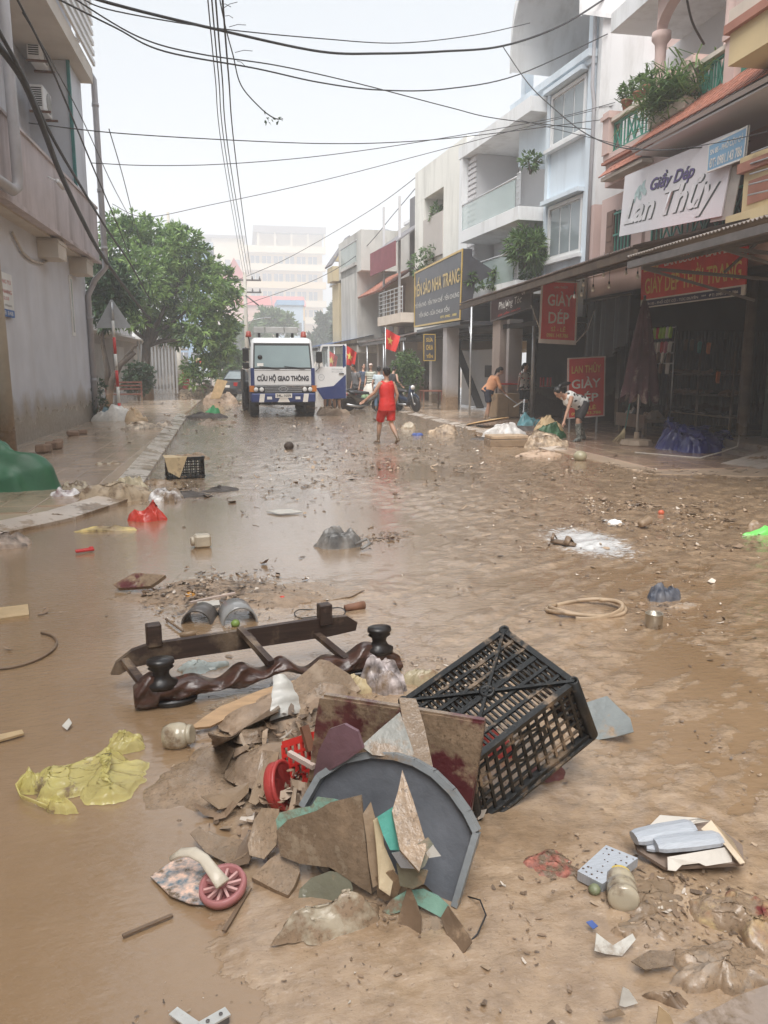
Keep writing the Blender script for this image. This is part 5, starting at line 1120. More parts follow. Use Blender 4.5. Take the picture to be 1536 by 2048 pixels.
# wooden chair under the tree
p = YP(249, 795, 37); t = thing('wooden_bench', 'red-brown wooden slat bench under the tree behind the sign', 'bench', (p.x, p.y, .03), .1); M_RW = mat('red_brown_wood', (.20, .075, .05), .6, .25, 4, mudz=.4)
for x in (-.75, .75):
 for y in (-.3, .3): MB().bx(x - .035, x + .035, y - .035, y + .035, 0, .98 if y > 0 else .62).build('leg', M_RW, t)
MB().bx(-.75, .75, -.33, .33, .38, .43).build('seat', M_RW, t)
for z in (.6, .75, .9): MB().bx(-.72, .72, .29, .33, z, z + .07).build('back_slat', M_RW, t)
for x in (-.75, .75): MB().bx(x - .04, x + .04, -.36, .34, .62, .67).build('armrest', M_RW, t)
# -- cars
def car(name, label, loc, rz, body, seed=0):
 t = thing(name, label, 'car', loc, rz); M_RIM = mat('rim', (.4, .4, .42), .35, .1, 5, metal=.7)
 prof = [(-2.1, .32), (-2.15, .62), (-2.05, .92), (-1.75, 1.0), (-1.45, 1.48), (-.2, 1.52), (.35, 1.46), (.95, 1.02), (1.85, .86), (2.1, .62), (2.1, .32)]
 V = [];
 for s_, ins in ((-.84, 0), (.84, 0)):
  for x, z in prof: V.append((x, s_ * (1 - .13 * max(0, z - .95) / .5), z))
 n = len(prof); MB().add(V, [tuple(range(n)), tuple(range(n, 2 * n))[::-1]] + [(i, n + i, n + (i + 1) % n, (i + 1) % n) for i in range(n)]).build('body', body, t)
 MB().add([(-1.79, -.66, 1.06), (-1.79, .66, 1.06), (-1.50, .6, 1.42), (-1.50, -.6, 1.42)], [(0, 1, 2, 3)]).build('rear_window', M_GLASS, t)
 MB().add([(.92, -.68, 1.07), (.92, .68, 1.07), (.42, .6, 1.41), (.42, -.6, 1.41)], [(0, 1, 2, 3)]).build('windscreen', M_GLASS, t)
 for s_ in (-1, 1):
  MB().add([(-1.4, s_ * .815, 1.02), (-.4, s_ * .815, 1.02), (-.45, s_ * .742, 1.40), (-1.25, s_ * .742, 1.40)], [(0, 1, 2, 3)]).build('side_window', M_GLASS, t)
  MB().add([(-.3, s_ * .815, 1.02), (.75, s_ * .815, 1.02), (.33, s_ * .742, 1.38), (-.3, s_ * .742, 1.40)], [(0, 1, 2, 3)]).build('side_window', M_GLASS, t)
  MB().bx(-2.14, -2.06, s_ * .55, s_ * .8, .72, .9).build('tail_light', mat('tail_red', (.4, .02, .02), .3), t); MB().bx(1.98, 2.07, s_ * .5, s_ * .78, .62, .76).build('headlight', M_OFFW, t)
  for x in (-1.3, 1.3):
   M = Matrix.Rotation(math.pi / 2, 3, 'X'); w_ = MB().lathe([(.17, -.11), (.3, -.11), (.33, -.07), (.33, .07), (.3, .11), (.17, .11)], (x, s_ * .76, .33), 20, 0, M).build('wheel', M_BLACK, t); MB().lathe([(.02, -.1), (.16, -.09), (.17, .09), (.02, .1)], (x, s_ * .765, .33), 14, 0, M).build('rim', M_RIM, w_)
 MB().bx(-2.17, -2.1, -.75, .75, .36, .55).build('bumper', M_BLACK, t); MB().bx(-2.165, -2.14, -.24, .24, .64, .76).build('number_plate', M_OFFW, t)
 return t
p = YP(397, 775, 70); car('parked_car', 'white hatchback parked under the tree, seen from behind', (p.x, 72, 0), R(97), mat('white_car_paint', (.62, .62, .62), .3, .05, 1, coat=.5, mud=.1))
p = YP(462, 795, 40); car('parked_car', 'dark car half hidden behind the left side of the truck', (p.x + 1.5, 41.5, 0), R(38), mat('dark_car_paint', (.05, .06, .07), .3, .1, 1, coat=.5, mud=.3))
# == RECOVERY TRUCK
TY = 26.0; TX = xpx(566, TY, 760)
tk = thing('recovery_truck', 'white and blue recovery truck with open door facing the camera', 'truck', (TX, TY, 0), R(1.0))
M_TW = mat('truck_white', (.72, .73, .74), .35, .05, 1.2, coat=.3, mud=.1, mudscale=3); M_TB = mat('truck_blue', (.013, .03, .14), .35, .1, 1.5, coat=.3, mud=.2, mudscale=3); M_CH = mat('chassis_black', (.02, .02, .022), .6, .3, 3, mud=.3, mudcol=(.2, .14, .1))
M_WSG = mat('windscreen_glass', (.24, .31, .32), .05, .12, .9, spec=.9); M_LAMP = mat('headlamp', (.7, .7, .68), .15, .1, 6); M_AMBER = mat('amber_lens', (.5, .16, .02), .3, .1, 6)  # windscreen's pale teal base stands in for reflected sky
W2 = 1.06
# cab shell: lofted sections front to back, front leaning a little
def shell(zs, mb):
 """cab cross-sections at heights: (z, half width, front y)"""
 n = len(zs); V = []
 for z, hw, fy in zs:
  r = .10; V += [(-hw, 1.75, z), (-hw, fy + r, z), (-hw + r * .3, fy + r * .3, z), (-hw + r, fy, z), (hw - r, fy, z), (hw - r * .3, fy + r * .3, z), (hw, fy + r, z), (hw, 1.75, z)]
 F = [(i * 8 + j, i * 8 + (j + 1) % 8, (i + 1) * 8 + (j + 1) % 8, (i + 1) * 8 + j) for i in range(n - 1) for j in range(8)]
 F += [tuple(range(8))[::-1], tuple((n - 1) * 8 + j for j in range(8))]; return mb.add(V, F)
shell([(.98, W2, 0), (1.54, W2, .0), (1.6, W2 - .005, .02), (2.42, W2 - .07, .22), (2.52, W2 - .10, .27), (2.58, W2 - .2, .42)], MB()).build('cab', M_TW, tk)
shell([(.55, W2 + .01, -.01), (.975, W2 + .01, -.01)], MB()).build('cab_base', M_TB, tk)
# windscreen, set proud on the leaning front, with its rubber
def fy(z): return .02 + (z - 1.6) / .82 * .20
def fp(x, z, o): return (x, fy(z) - o, z)
def sw(z): return W2 - .005 - (z - 1.6) / .82 * .065
rub = MB().add([fp(-sw(1.58) + .1, 1.57, .012), fp(sw(1.58) - .1, 1.57, .012), fp(sw(2.40) - .08, 2.40, .012), fp(-sw(2.40) + .08, 2.40, .012)], [(0, 1, 2, 3)]).build('windscreen_rubber', M_BLACK, tk)
MB().add([fp(-sw(1.6) + .15, 1.62, .02), fp(sw(1.6) - .15, 1.62, .02), fp(sw(2.32) - .13, 2.32, .02), fp(-sw(2.32) + .13, 2.32, .02)], [(0, 1, 2, 3)]).build('windscreen', M_WSG, tk)
for x0, x1 in ((-.75, -.1), (.05, .72)): MB().bar(fp(x0, 1.66, .04), fp(x1, 1.585, .04), .025, .015).build('wiper', M_BLACK, tk)
MB().add([fp(-.82, 1.66, .024), fp(-.62, 1.66, .024), fp(-.62, 1.76, .024), fp(-.82, 1.76, .024)], [(0, 1, 2, 3)]).build('windscreen_sticker', M_OFFW, tk)
MB().lathe([(0, 0), (.075, 0), (.075, .012), (0, .012)], fp(-.72, 1.95, .04), 14, 0, Matrix.Rotation(math.pi / 2, 3, 'X')).build('round_mirror', M_BLACK, tk)
for s_ in (-1, 1):
 MB().bx(s_ * (W2 - .02), s_ * (W2 - .14), -.014, .1, .99, 1.6).build('corner_panel', M_TB, tk)
 MB().bx(s_ * (W2 - .13), s_ * (W2 + .03), -.05, .08, .84, 1.04).build('indicator', M_AMBER, tk)
 for x in (.74, .92):
  hl = MB().lathe([(.075, 0), (.085, .02), (.085, .05)], (s_ * (x - .04), -.055, .915), 16, 0, Matrix.Rotation(-math.pi / 2, 3, 'X')).build('headlight', M_CH, tk)
  MB().lathe([(0, -.012), (.05, -.006), (.072, 0), (.072, .01)], (s_ * (x - .04), -.06, .915), 16, 0, Matrix.Rotation(-math.pi / 2, 3, 'X')).build('lens', M_LAMP, hl)
MB().bx(-.98, .98, -.045, -.012, .80, 1.02).build('grille', M_CH, tk)
for z in (1.045, 1.53): MB().bx(-.92, .92, -.006, .004, z, z + .012).build('panel_seam', M_CH, tk)
for z in (.84, .9, .96): MB().bx(-.6, .6, -.07, -.046, z - .012, z + .012).build('grille_bar', M_STEEL, tk)
# emblem: slanted letter in an oval
V = []; n = 24
for r in (1, .82):
 for i in range(n): a = 2 * math.pi * i / n; V.append((.16 * r * math.cos(a), -.085, .93 + .085 * r * math.sin(a)))
em = MB().add(V, [(i, (i + 1) % n, n + (i + 1) % n, n + i) for i in range(n)]).build('emblem', M_STEEL, tk)
for a, b in (((-.08, .875), (-.04, .985)), ((.04, .875), (.08, .985)), ((-.06, .92), (.06, .94))): MB().bar((a[0], -.088, a[1]), (b[0], -.088, b[1]), .018, .006).build('emblem_bar', M_STEEL, em)
MB().bx(-W2 + .02, W2 - .02, -.17, -.016, .50, .79, 0, .03).build('bumper', M_TB, tk)
for s_ in (-1, 1):
 MB().add([(s_ * .62, -.175, .51), (s_ * .78, -.175, .51), (s_ * .82, -.175, .78), (s_ * .66, -.175, .78)], [(0, 1, 2, 3)]).build('bumper_stripe', M_OFFW, tk) if s_ > 0 else MB().add([(-.80, -.175, .51), (-.64, -.175, .51), (-.60, -.175, .78), (-.76, -.175, .78)], [(0, 1, 2, 3)]).build('bumper_stripe', M_OFFW, tk)
 MB().bx(s_ * .38, s_ * .54, -.178, -.171, .60, .69).build('fog_lamp', M_LAMP, tk)
MB().add([(-.2, -.175, .51), (.2, -.175, .51), (.12, -.175, .66), (-.12, -.175, .66)], [(0, 1, 2, 3)]).build('bumper_stripe', M_OFFW, tk)
pl = MB().bx(-.27, .27, -.192, -.18, .65, .79).build('number_plate', M_OFFW, tk)
lettering('plate_number', '34L-1059', M_INK, pl, lambda x, z, e: Vector((x, -.196, .72 + z)), .46, .085, bold=.02)
lettering('lettering', 'CỨU HỘ GIAO THÔNG', M_INK, tk, lambda x, z, e: Vector((x, -.008, 1.275 + z)), 1.68, .27, bold=.05)
MB().bx(-.95, .95, .30, .34, 2.35, 2.44).build('sun_visor', M_CH, tk)
# roof bar and beacons
M_BAR = mat('bar_grey', (.42, .42, .41), .45, .12, 3)
for x0, x1 in ((-.88, -.52), (-.5, .12), (.14, .58)): MB().bx(x0, x1, .7, .92, 2.74, 2.94, 0, .02).build('roof_light_bar', M_BAR, tk)
for x in (-.7, -.1, .4): MB().bx(x - .04, x + .04, .75, .85, 2.56, 2.74).build('bar_foot', M_CH, tk)
for x in (-1.05, .75): MB().lathe([(.10, 0), (.10, .06), (.085, .08), (.08, .17), (.03, .2)], (x, .6, 2.6), 14).build('beacon', mat('beacon_red', (.35, .06, .04), .3, .1, 6), tk)
MB().tube([(-1.0, .6, 2.3), (-1.05, .6, 2.62)], .02, 6).build('beacon_stalk', M_CH, tk)
for s_ in (-1, 1):
 if s_ < 0: MB().tube([(-W2 + .02, .05, 2.2), (-W2 - .12, -.1, 2.25), (-W2 - .12, -.1, 1.7), (-W2, .03, 1.62)], .015, 6).build('mirror_arm', M_CH, tk)
MB().box((-W2 - .12, -.12, 2.02), (.2, .08, .42), None, 0, .03).build('mirror', M_BLACK, tk); MB().box((-W2 - .12, -.12, 1.68), (.2, .08, .2), None, 0, .03).build('mirror', M_BLACK, tk)
# open door, swung out to face the street
dr = MB(); d0 = Vector((W2 + .01, .12, 0)); dd = Vector((.98, -.12, 0)).normalized(); DW = 1.02
def dp(u, z, o=0.0): return d0 + dd * u + Vector((0, -o, z))
door = MB().slab([], .05) if False else None
out = [(0, .95), (.0, 1.62), (.06, 1.75), (.22, 2.30), (.3, 2.36), (DW, 2.38), (DW, .62), (.25, .58)]
MB().add([dp(u, z) for u, z in out[:2] + [(DW, 1.62)] + out[6:]] + [dp(u, z, -.06) for u, z in out[:2] + [(DW, 1.62)] + out[6:]], [(0, 1, 2, 3, 4), (9, 8, 7, 6, 5)] + [(i, (i + 1) % 5, 5 + (i + 1) % 5, 5 + i) for i in range(5)]).build('door', M_TW, tk)
dobj = bpy.data.objects['door'] if 'door' in bpy.data.objects else None
dobj = [o for o in bpy.data.objects if o.parent == tk and o.name.startswith('door')][-1]
MB().add([dp(.02, .95, .006), dp(.25, .58, .006), dp(DW - .01, .62, .006), dp(DW - .01, 1.40, .006), dp(.6, 1.02, .006)], [(0, 1, 2, 3, 4)]).build('blue_panel', M_TB, dobj)
for a, b, w in (((.02, 1.62), (.24, 2.33), .06), ((.24, 2.33), (DW, 2.35), .06), ((DW - .05, 2.35), (DW - .05, 1.62), .10), ((.46, 1.62), (.46, 2.33), .04), ((.03, 1.63), (DW, 1.63), .04)): MB().bar(dp(*a, -.03), dp(*b, -.03), w, .05, up=(0, 1, 0)).build('window_frame', M_TB if w > .07 else M_TW, dobj)
MB().add([dp(.08, 1.65, -.03), dp(.44, 1.65, -.03), dp(.44, 2.3, -.03), dp(.27, 2.3, -.03)], [(0, 1, 2, 3)]).build('quarter_window', mat('door_glass', (.25, .3, .31), .05, .1, 1, alpha=.35), dobj)
MB().add([dp(.48, 1.65, -.03), dp(DW - .1, 1.65, -.03), dp(DW - .1, 2.32, -.03), dp(.48, 2.32, -.03)], [(0, 1, 2, 3)]).build('door_window', MATS['door_glass'], dobj)
MB().bar(dp(.78, 1.42, .02), dp(.95, 1.42, .02), .03).build('door_handle', M_BLACK, dobj)
V = [];
for r in (.105, .09):
 for i in range(24): a = 2 * math.pi * i / 24; V.append(dp(.2 + r * math.cos(a), 1.3 + r * math.sin(a), .007))
em = MB().add(V, [(i, (i + 1) % 24, 24 + (i + 1) % 24, 24 + i) for i in range(24)]).build('door_emblem', mat('grey_print', (.4, .42, .44), .5), dobj)
lettering('lettering', 'VHC', MATS['grey_print'], em, lambda x, z, e: dp(.2 + x, 1.3 + z, .007), .1, .05)
lettering('lettering', '0975.582.888', MATS['grey_print'], dobj, lambda x, z, e: dp(.72 + x, 1.56 + z, .007), .36, .045); lettering('lettering', '0912.253.678', MATS['grey_print'], dobj, lambda x, z, e: dp(.72 + x, 1.48 + z, .007), .36, .045)
MB().box(dp(.12, 1.95, .12), (.2, .08, .36), None, 0, .03).build('door_mirror', M_BLACK, dobj); MB().tube([dp(.02, 2.25, .0), dp(.12, 2.2, .12), dp(.12, 1.6, .1), dp(.02, 1.5, 0)], .014, 6).build('mirror_arm', M_CH, dobj)
# chassis, wheels and bed
def wheel(x, y, w=.3, r=.47):
 M = Matrix.Rotation(math.pi / 2, 3, 'Y'); o = MB().lathe([(.24, -w / 2), (r - .06, -w / 2), (r, -w / 2 + .05), (r, w / 2 - .05), (r - .06, w / 2), (.24, w / 2)], (x, y, r), 24, 0, M).build('wheel', M_CH, tk)
 for k in range(24): a = 2 * math.pi * k / 24; MB().box((x, y + (r + .004) * math.cos(a), r + (r + .004) * math.sin(a)), (w * .9, .045, .022), (a - math.pi / 2, 0, 0)).build('tread_block', M_CH, o)
 MB().lathe([(.03, -.06), (.2, -.09), (.235, .0), (.2, .09), (.03, .06)], (x, y, r), 16, 0, M).build('rim', M_STEEL, o)
wheel(-.93, .75); wheel(.93, .75); wheel(-1.0, 4.3, .5); wheel(1.0, 4.3, .5)
MB().bx(-.4, -.28, .2, 6.2, .55, .8).build('chassis_rail', M_CH, tk); MB().bx(.28, .4, .2, 6.2, .55, .8).build('chassis_rail', M_CH, tk); MB().bx(-.8, .8, .7, .85, .38, .52).build('front_axle', M_CH, tk)
MB().bx(-.35, .35, .5, 1.4, .42, .95).build('engine', M_CH, tk); MB().bx(.05, .55, 2.2, 3.0, .3, .8).build('fuel_tank', M_CH, tk); MB().tube([(-.75, -.02, .45), (-.1, -.02, .3), (.0, -.02, .32)], .03, 8).build('tow_bar', M_STEEL, tk)
MB().bx(-1.22, 1.22, 2.0, 6.5, .95, 1.12).build('bed', M_CH, tk); MB().bx(-1.24, -1.16, 2.0, 6.4, .75, 1.55).build('bed_side', M_CH, tk); MB().bx(1.16, 1.24, 2.0, 6.4, .75, 1.55).build('bed_side', M_CH, tk)
MB().bx(-.95, .95, 1.9, 2.05, 1.1, 2.45).build('headboard', M_CH, tk); MB().bar((0, 2.6, 1.1), (0, 6.2, 2.3), .25).build('crane_arm', M_TB, tk); MB().bx(-.5, .5, 2.2, 2.9, 1.12, 1.6).build('winch', M_CH, tk)
for x in (-1.2, 1.2): MB().bx(x - .02, x + .02, 1.78, 2.0, .3, .75).build('mud_flap', M_BLACK, tk)
# -- national flags on poles (red, one yellow star)
def flag(label, px, pyt, pyb, Y, w, h, seed, lean=0.0, pole_b=None):
 b = YP(px, pyb, Y); top = YP(px + lean, pyt, Y); t = thing('flag', label, 'flag', (b.x, b.y, 0), 0, 'red flags along the street')
 zt_ = top.z; MB().tube([(0, 0, 0), (top.x - b.x, 0, zt_ + .05)], .022, 8).build('pole', M_STEEL, t)
 nx, nz = 14, 10; V = []; rng = np.random.default_rng(seed); ph = rng.uniform(0, 6)
 def fpnt(a, c):     # hanging, folded cloth: the free edge sags
  x = top.x - b.x + a * w * (.86 - .25 * c * a); z = zt_ - c * h - .42 * h * a * (1 - .55 * c) * .9; y = .07 * math.sin(a * 7 + ph + c * 2) * (.3 + a); return Vector((x, y, z))
 for i in range(nx + 1):
  for j in range(nz + 1): V.append(fpnt(i / nx, j / nz))
 F = [(i * (nz + 1) + j, (i + 1) * (nz + 1) + j, (i + 1) * (nz + 1) + j + 1, i * (nz + 1) + j + 1) for i in range(nx) for j in range(nz)]
 c_ = MB().add(V, F, 0, True).build('cloth', mat('flag_red', (.60, .03, .025), .6, .1, 3), t)
 st = []
 for k in range(10):
  r = .26 if k % 2 == 0 else .105; a = math.pi / 2 + k * math.pi / 5; st.append((.34 + r * math.cos(a) * h / w * .9, .5 - r * math.sin(a)))
 MB().add([fpnt(*s) - Vector((0, .02, 0)) for s in st] + [fpnt(.34, .5) - Vector((0, .02, 0))], [(i, (i + 1) % 10, 10) for i in range(10)]).build('star', M_YEL, c_)
flag('red flag with yellow star on a pole above the woman in red', 771, 657, 822, 28.5, .62, .72, 1, 0)
flag('red flag with yellow star just right of the open truck door', 692, 690, 808, 31, .5, .75, 2)
flag('red flag with yellow star seen through the truck door window', 656, 700, 806, 34, .5, .75, 3)
# == PEOPLE
def fuse(mb, name, mats, parent, vox=.010, smooth=4, noise=0.0, nsc=9.0, seed=0):
 """unite overlapping pieces into one continuous skin"""
 me = bpy.data.meshes.new(name); me.from_pydata(mb.v, [], mb.f); me.update()
 o = bpy.data.objects.new('tmp', me); COL.objects.link(o)
 bm = bmesh.new(); bm.from_mesh(me); bmesh.ops.recalc_face_normals(bm, faces=bm.faces); bm.to_mesh(me); bm.free()
 r = o.modifiers.new('r', 'REMESH'); r.mode = 'VOXEL'; r.voxel_size = vox
 s = o.modifiers.new('s', 'SMOOTH'); s.iterations = smooth; s.factor = .5
 dg = bpy.context.evaluated_depsgraph_get(); nm = bpy.data.meshes.new_from_object(o.evaluated_get(dg)); bpy.data.objects.remove(o); bpy.data.meshes.remove(me)
 n = len(nm.vertices); co = np.empty(n * 3, np.float32); nm.vertices.foreach_get('co', co); co = co.reshape(-1, 3)
 if noise > 0:
  no = np.empty(n * 3, np.float32); nm.vertices.foreach_get('normal', no); no = no.reshape(-1, 3)
  d = noise * (1 - 2 * np.abs(fbm(co[:, 0] * nsc + co[:, 1] * nsc * .7 + seed, co[:, 2] * nsc * .6, 3))); co = co + no * d[:, None]; nm.vertices.foreach_set('co', co.astype(np.float32).ravel())
 nm.polygons.foreach_set('use_smooth', np.full(len(nm.polygons), True)); nm.name = name; nm.materials.clear()
 for m in (mats if isinstance(mats, (list, tuple)) else [mats]): nm.materials.append(m)
 nm.update(); return link(name, nm, parent), co
M_SKIN = mat('skin', (.46, .27, .19), .5, .08, 6, .05, 60, mudz=.3); M_HAIR = mat('black_hair', (.012, .011, .011), .45, .3, 30, .3, 120); M_MUDLEG = M_SKIN
def V3(*a): return Vector(a)
def person(label, loc, rz, h=1.6, lean=0.0, headlean=None, headturn=0.0, arms=None, legs=None, top=None, bottom=None, shoes=None, hair='short', sleeves=0.0, hem=.55, shirt_len=0.0, sx=1.0, pel=.90, extra=None, group=None, belly=1.0):
 """figure 1.65 m tall in its own space, facing -y; scaled to h. arms/legs: (elbow, wrist) and (knee, ankle, toe) in metres for side -1 and +1"""
 t = thing('person', label, 'person', loc, rz, group); t.scale = (h / 1.65,) * 3
 sl, cl = math.sin(lean), math.cos(lean); sp = Vector((0, -sl, cl)); fwd = Vector((0, -cl, -sl)); X = Vector((1, 0, 0))
 pelv = Vector((0, 0, pel)); waist = pelv + sp * .16; chest = pelv + sp * .36; nb = pelv + sp * .53
 hl = lean * .8 if headlean is None else headlean; hd = Vector((0, -math.sin(hl), math.cos(hl))); hf = Vector((math.sin(headturn), -math.cos(headturn) * math.cos(hl), -math.sin(hl)))
 hc = nb + hd * .19 + hf * .02
 b = MB()
 b.tube([pelv - sp * .10, pelv - sp * .02, waist, chest, chest + sp * .09, nb], [(.10 * sx, .08), (.165 * sx, .115 * belly), (.135 * sx, .10 * belly), (.16 * sx, .115), (.155 * sx, .10), (.06, .06)], 16)
 b.tube([nb - sp * .03, nb + hd * .05, hc - hd * .03], [.058, .05, .05], 12)
 # head: skull, jaw, nose, ears, brow
 Mh = Matrix((hf.cross(hd).normalized(), -hf, hd)).transposed()
 def hp(x, y, z): return hc + Mh @ Vector((x, y, z))
 def ell(c, rx, ry, rz_):
  n1, n2 = 14, 9; vs = []; fs = []
  for i in range(n2 + 1):
   ph = math.pi * i / n2
   for j in range(n1): a = 2 * math.pi * j / n1; vs.append(hp(c[0] + rx * math.sin(ph) * math.cos(a), c[1] + ry * math.sin(ph) * math.sin(a), c[2] + rz_ * math.cos(ph)))
  for i in range(n2):
   for j in range(n1): fs.append((i * n1 + j, i * n1 + (j + 1) % n1, (i + 1) * n1 + (j + 1) % n1, (i + 1) * n1 + j))
  b.add(vs, fs)
 ell((0, .01, .03), .073, .092, .088); ell((0, -.03, -.045), .056, .058, .062); ell((0, -.092, -.012), .013, .02, .02); ell((.075, .01, -.005), .012, .02, .03); ell((-.075, .01, -.005), .012, .02, .03); ell((0, -.075, -.062), .024, .016, .012)
 sh = {}
 for s_ in (-1, 1):
  S = chest + sp * .11 + X * (s_ * .165 * sx); el, wr = (Vector(v) for v in arms[s_]); sh[s_] = (S, el, wr)
  b.tube([chest + sp * .09 + X * s_ * .08, S, S.lerp(el, .35), el, el.lerp(wr, .3), wr], [.06, .053, .046, .036, .038, .024], 10)
  d = (wr - el).normalized(); sd = d.cross(X); sd = sd.normalized() if sd.length > .1 else Vector((0, 1, 0)); nn_ = sd.cross(d)
  palm = wr + d * .045; b.tube([wr - d * .01, wr + d * .03, wr + d * .085], [(.022, .018), (.035, .018), (.034, .014)], 10)
  for k in range(4):
   off = sd * ((k - 1.5) * .019); ln = (.062, .074, .07, .055)[k]; cu = nn_ * s_ * .018; p0 = wr + d * .08 + off
   b.tube([p0 - d * .02, p0 + d * ln * .5 + cu * .4, p0 + d * ln + cu * 1.3], [.0095, .009, .0075], 6)
  b.tube([wr + d * .02 - sd * .02, wr + d * .05 - sd * .045 + nn_ * s_ * .012, wr + d * .085 - sd * .05 + nn_ * s_ * .02], [.012, .0105, .009], 6)
 lg = {}
 for s_ in (-1, 1):
  H = pelv + X * s_ * .085 * sx - sp * .03; kn, an, to = (Vector(v) for v in legs[s_]); lg[s_] = (H, kn, an)
  b.tube([H + Vector((0, 0, .04)), H.lerp(kn, .25), H.lerp(kn, .7), kn, kn.lerp(an, .3), kn.lerp(an, .7), an], [.085, .088, .066, .052, .056, .042, .034], 12)
  d = (to - an); d.z = 0; d.normalize(); q = an + (to - an) * .25
  b.tube([an - d * .045 + Vector((0, 0, -.035)), an + d * .02 + Vector((0, 0, -.02)), an.lerp(to, .6), to], [.032, .036, (.026, .038), (.013, .032)], 10)
  for k in range(5): sd = d.cross(Vector((0, 0, 1))); p0 = to + sd * ((k - 2) * .015) ; b.tube([p0 - d * .02, p0 + d * (.028 - .004 * abs(k - (1 if s_ > 0 else 3)))], [.009, .007], 6)
 fuse(b, 'body', [M_SKIN], t, .0095, 3)
 # eyes and mouth
 me_ = MB()
 for s_ in (-1, 1):
  me_.add([hp(s_ * .03 + a, -.0865, .004 + c) for a, c in ((-.014, 0), (0, .006), (.014, 0), (0, -.005))], [(0, 1, 2, 3)]); e = me_.build('eye', M_HAIR, t); me_ = MB()
 MB().add([hp(a, -.0935, -.064 + c) for a, c in ((-.02, 0), (0, .004), (.02, 0), (0, -.005))], [(0, 1, 2, 3)]).build('mouth', mat('lip', (.32, .10, .09), .5), t)
 # hair
 hb = MB(); o_b = b; b = hb
 if hair == 'cap':
  ell((0, .01, .06), .085, .10, .065); ell((0, -.1, .05), .06, .055, .008); fuse(hb, 'cap', [mat('pale_cap', (.62, .5, .45), .7, .1, 8)], t, .009, 3)
 else:
  ell((0, .028, .045), .084, .092, .085); ell((0, .055, .0), .078, .06, .08)
  if hair == 'bun': ell((0, .1, .07), .045, .045, .045)
  if hair == 'pony': hb.tube([hp(0, .09, .06), hp(0, .14, .05), hp(.0, .22, -.02), hp(.0, .30, -.10), hp(0, .36, -.17)], [.03, .04, .045, .04, .012], 10)
  if hair == 'tail': hb.tube([hp(0, .09, .05), hp(0, .12, 0), hp(0, .11, -.12), hp(0, .1, -.2)], [.03, .035, .03, .01], 10)
  fuse(hb, 'hair', [M_HAIR], t, .009, 3, .004, 40)
 b = o_b
 # clothes
 if top:
  c = MB(); e = 1.1
  c.tube([pelv - sp * (.06 + shirt_len), pelv, waist, chest, chest + sp * .09, chest + sp * .15], [(.19 * sx, .135 * belly), (.182 * sx, .135 * belly), (.152 * sx, .118 * belly), (.176 * sx, .13), (.165 * sx, .112), (.075, .07)], 18)
  for s_ in (-1, 1):
   S, el, wr = sh[s_]
   if sleeves > 0:
    pts = [chest + sp * .08 + X * s_ * .07, S, S.lerp(el, min(sleeves, 1))]; rr_ = [.075, .068, .062]
    if sleeves > 1: pts += [el, el.lerp(wr, sleeves - 1)]; pts[2] = S.lerp(el, .6); rr_ = [.075, .066, .056, .052, .046]
    c.tube(pts, rr_, 12)
   else: c.tube([chest + sp * .1 + X * s_ * .06, chest + sp * .125 + X * s_ * .135 * sx], [.06, .05], 10)
  fuse(c, 'shirt', top if isinstance(top, list) else [top], t, .011, 3, .007, 8, hash(label) % 97)
 if bottom:
  c = MB(); c.tube([pelv - sp * .10, pelv + sp * .0, pelv + sp * .10], [(.165 * sx, .125 * belly), (.185 * sx, .138 * belly), (.158 * sx, .122 * belly)], 18)
  for s_ in (-1, 1):
   H, kn, an = lg[s_]
   f = (pel - .03 - hem) / max(.05, (H.z - kn.z)) if hem >= kn.z else 1 + (kn.z - hem) / max(.05, kn.z - an.z)
   if f <= 1.05: c.tube([H + Vector((0, 0, .05)), H.lerp(kn, .3), H.lerp(kn, min(f, 1))], [.10, .105, .092], 14)
   else: c.tube([H + Vector((0, 0, .05)), H.lerp(kn, .5), kn, kn.lerp(an, f - 1)], [.10, .095, .075, .062], 14)
  fuse(c, 'trousers' if hem < .3 else 'shorts', [bottom], t, .011, 3, .006, 8, 3)
 if shoes:
  mm, hh = shoes
  for s_ in (-1, 1):
   c = MB(); H, kn, an = lg[s_]; to = Vector(legs[s_][2]); d = to - an; d.z = 0; d.normalize(); tp = an.lerp(kn, hh)
   if hh > .02: c.tube([an + Vector((0, 0, -.01)), an.lerp(kn, hh * .5), tp], [.05, .06, .066], 12)
   c.tube([an - d * .05 + Vector((0, 0, -.035)), an + d * .02 + Vector((0, 0, -.02)), an.lerp(to, .65), to + d * .015], [.042, .046, (.036, .046), (.018, .036)], 10)
   fuse(c, 'boot' if hh > .1 else 'shoe', [mm], t, .010, 3, .003 if hh > .1 else 0, 14)
 return t
def stand(a=.0, kz=.48): return {s: ((s * .1, -.01, kz), (s * .1, .02, .08), (s * .12, -.13, .025)) for s in (-1, 1)}
def hang(): return {s: ((s * .24, .02, 1.10), (s * .25, -.06, .86)) for s in (-1, 1)}
M_REDC = mat('red_cloth', (.58, .022, .018), .65, .1, 6, .2, 40); M_NAVYC = mat('navy_cloth', (.02, .024, .045), .7, .2, 6, .2, 40); M_DKC = mat('charcoal_cloth', (.03, .028, .03), .75, .2, 6, .2, 40, mud=.1)
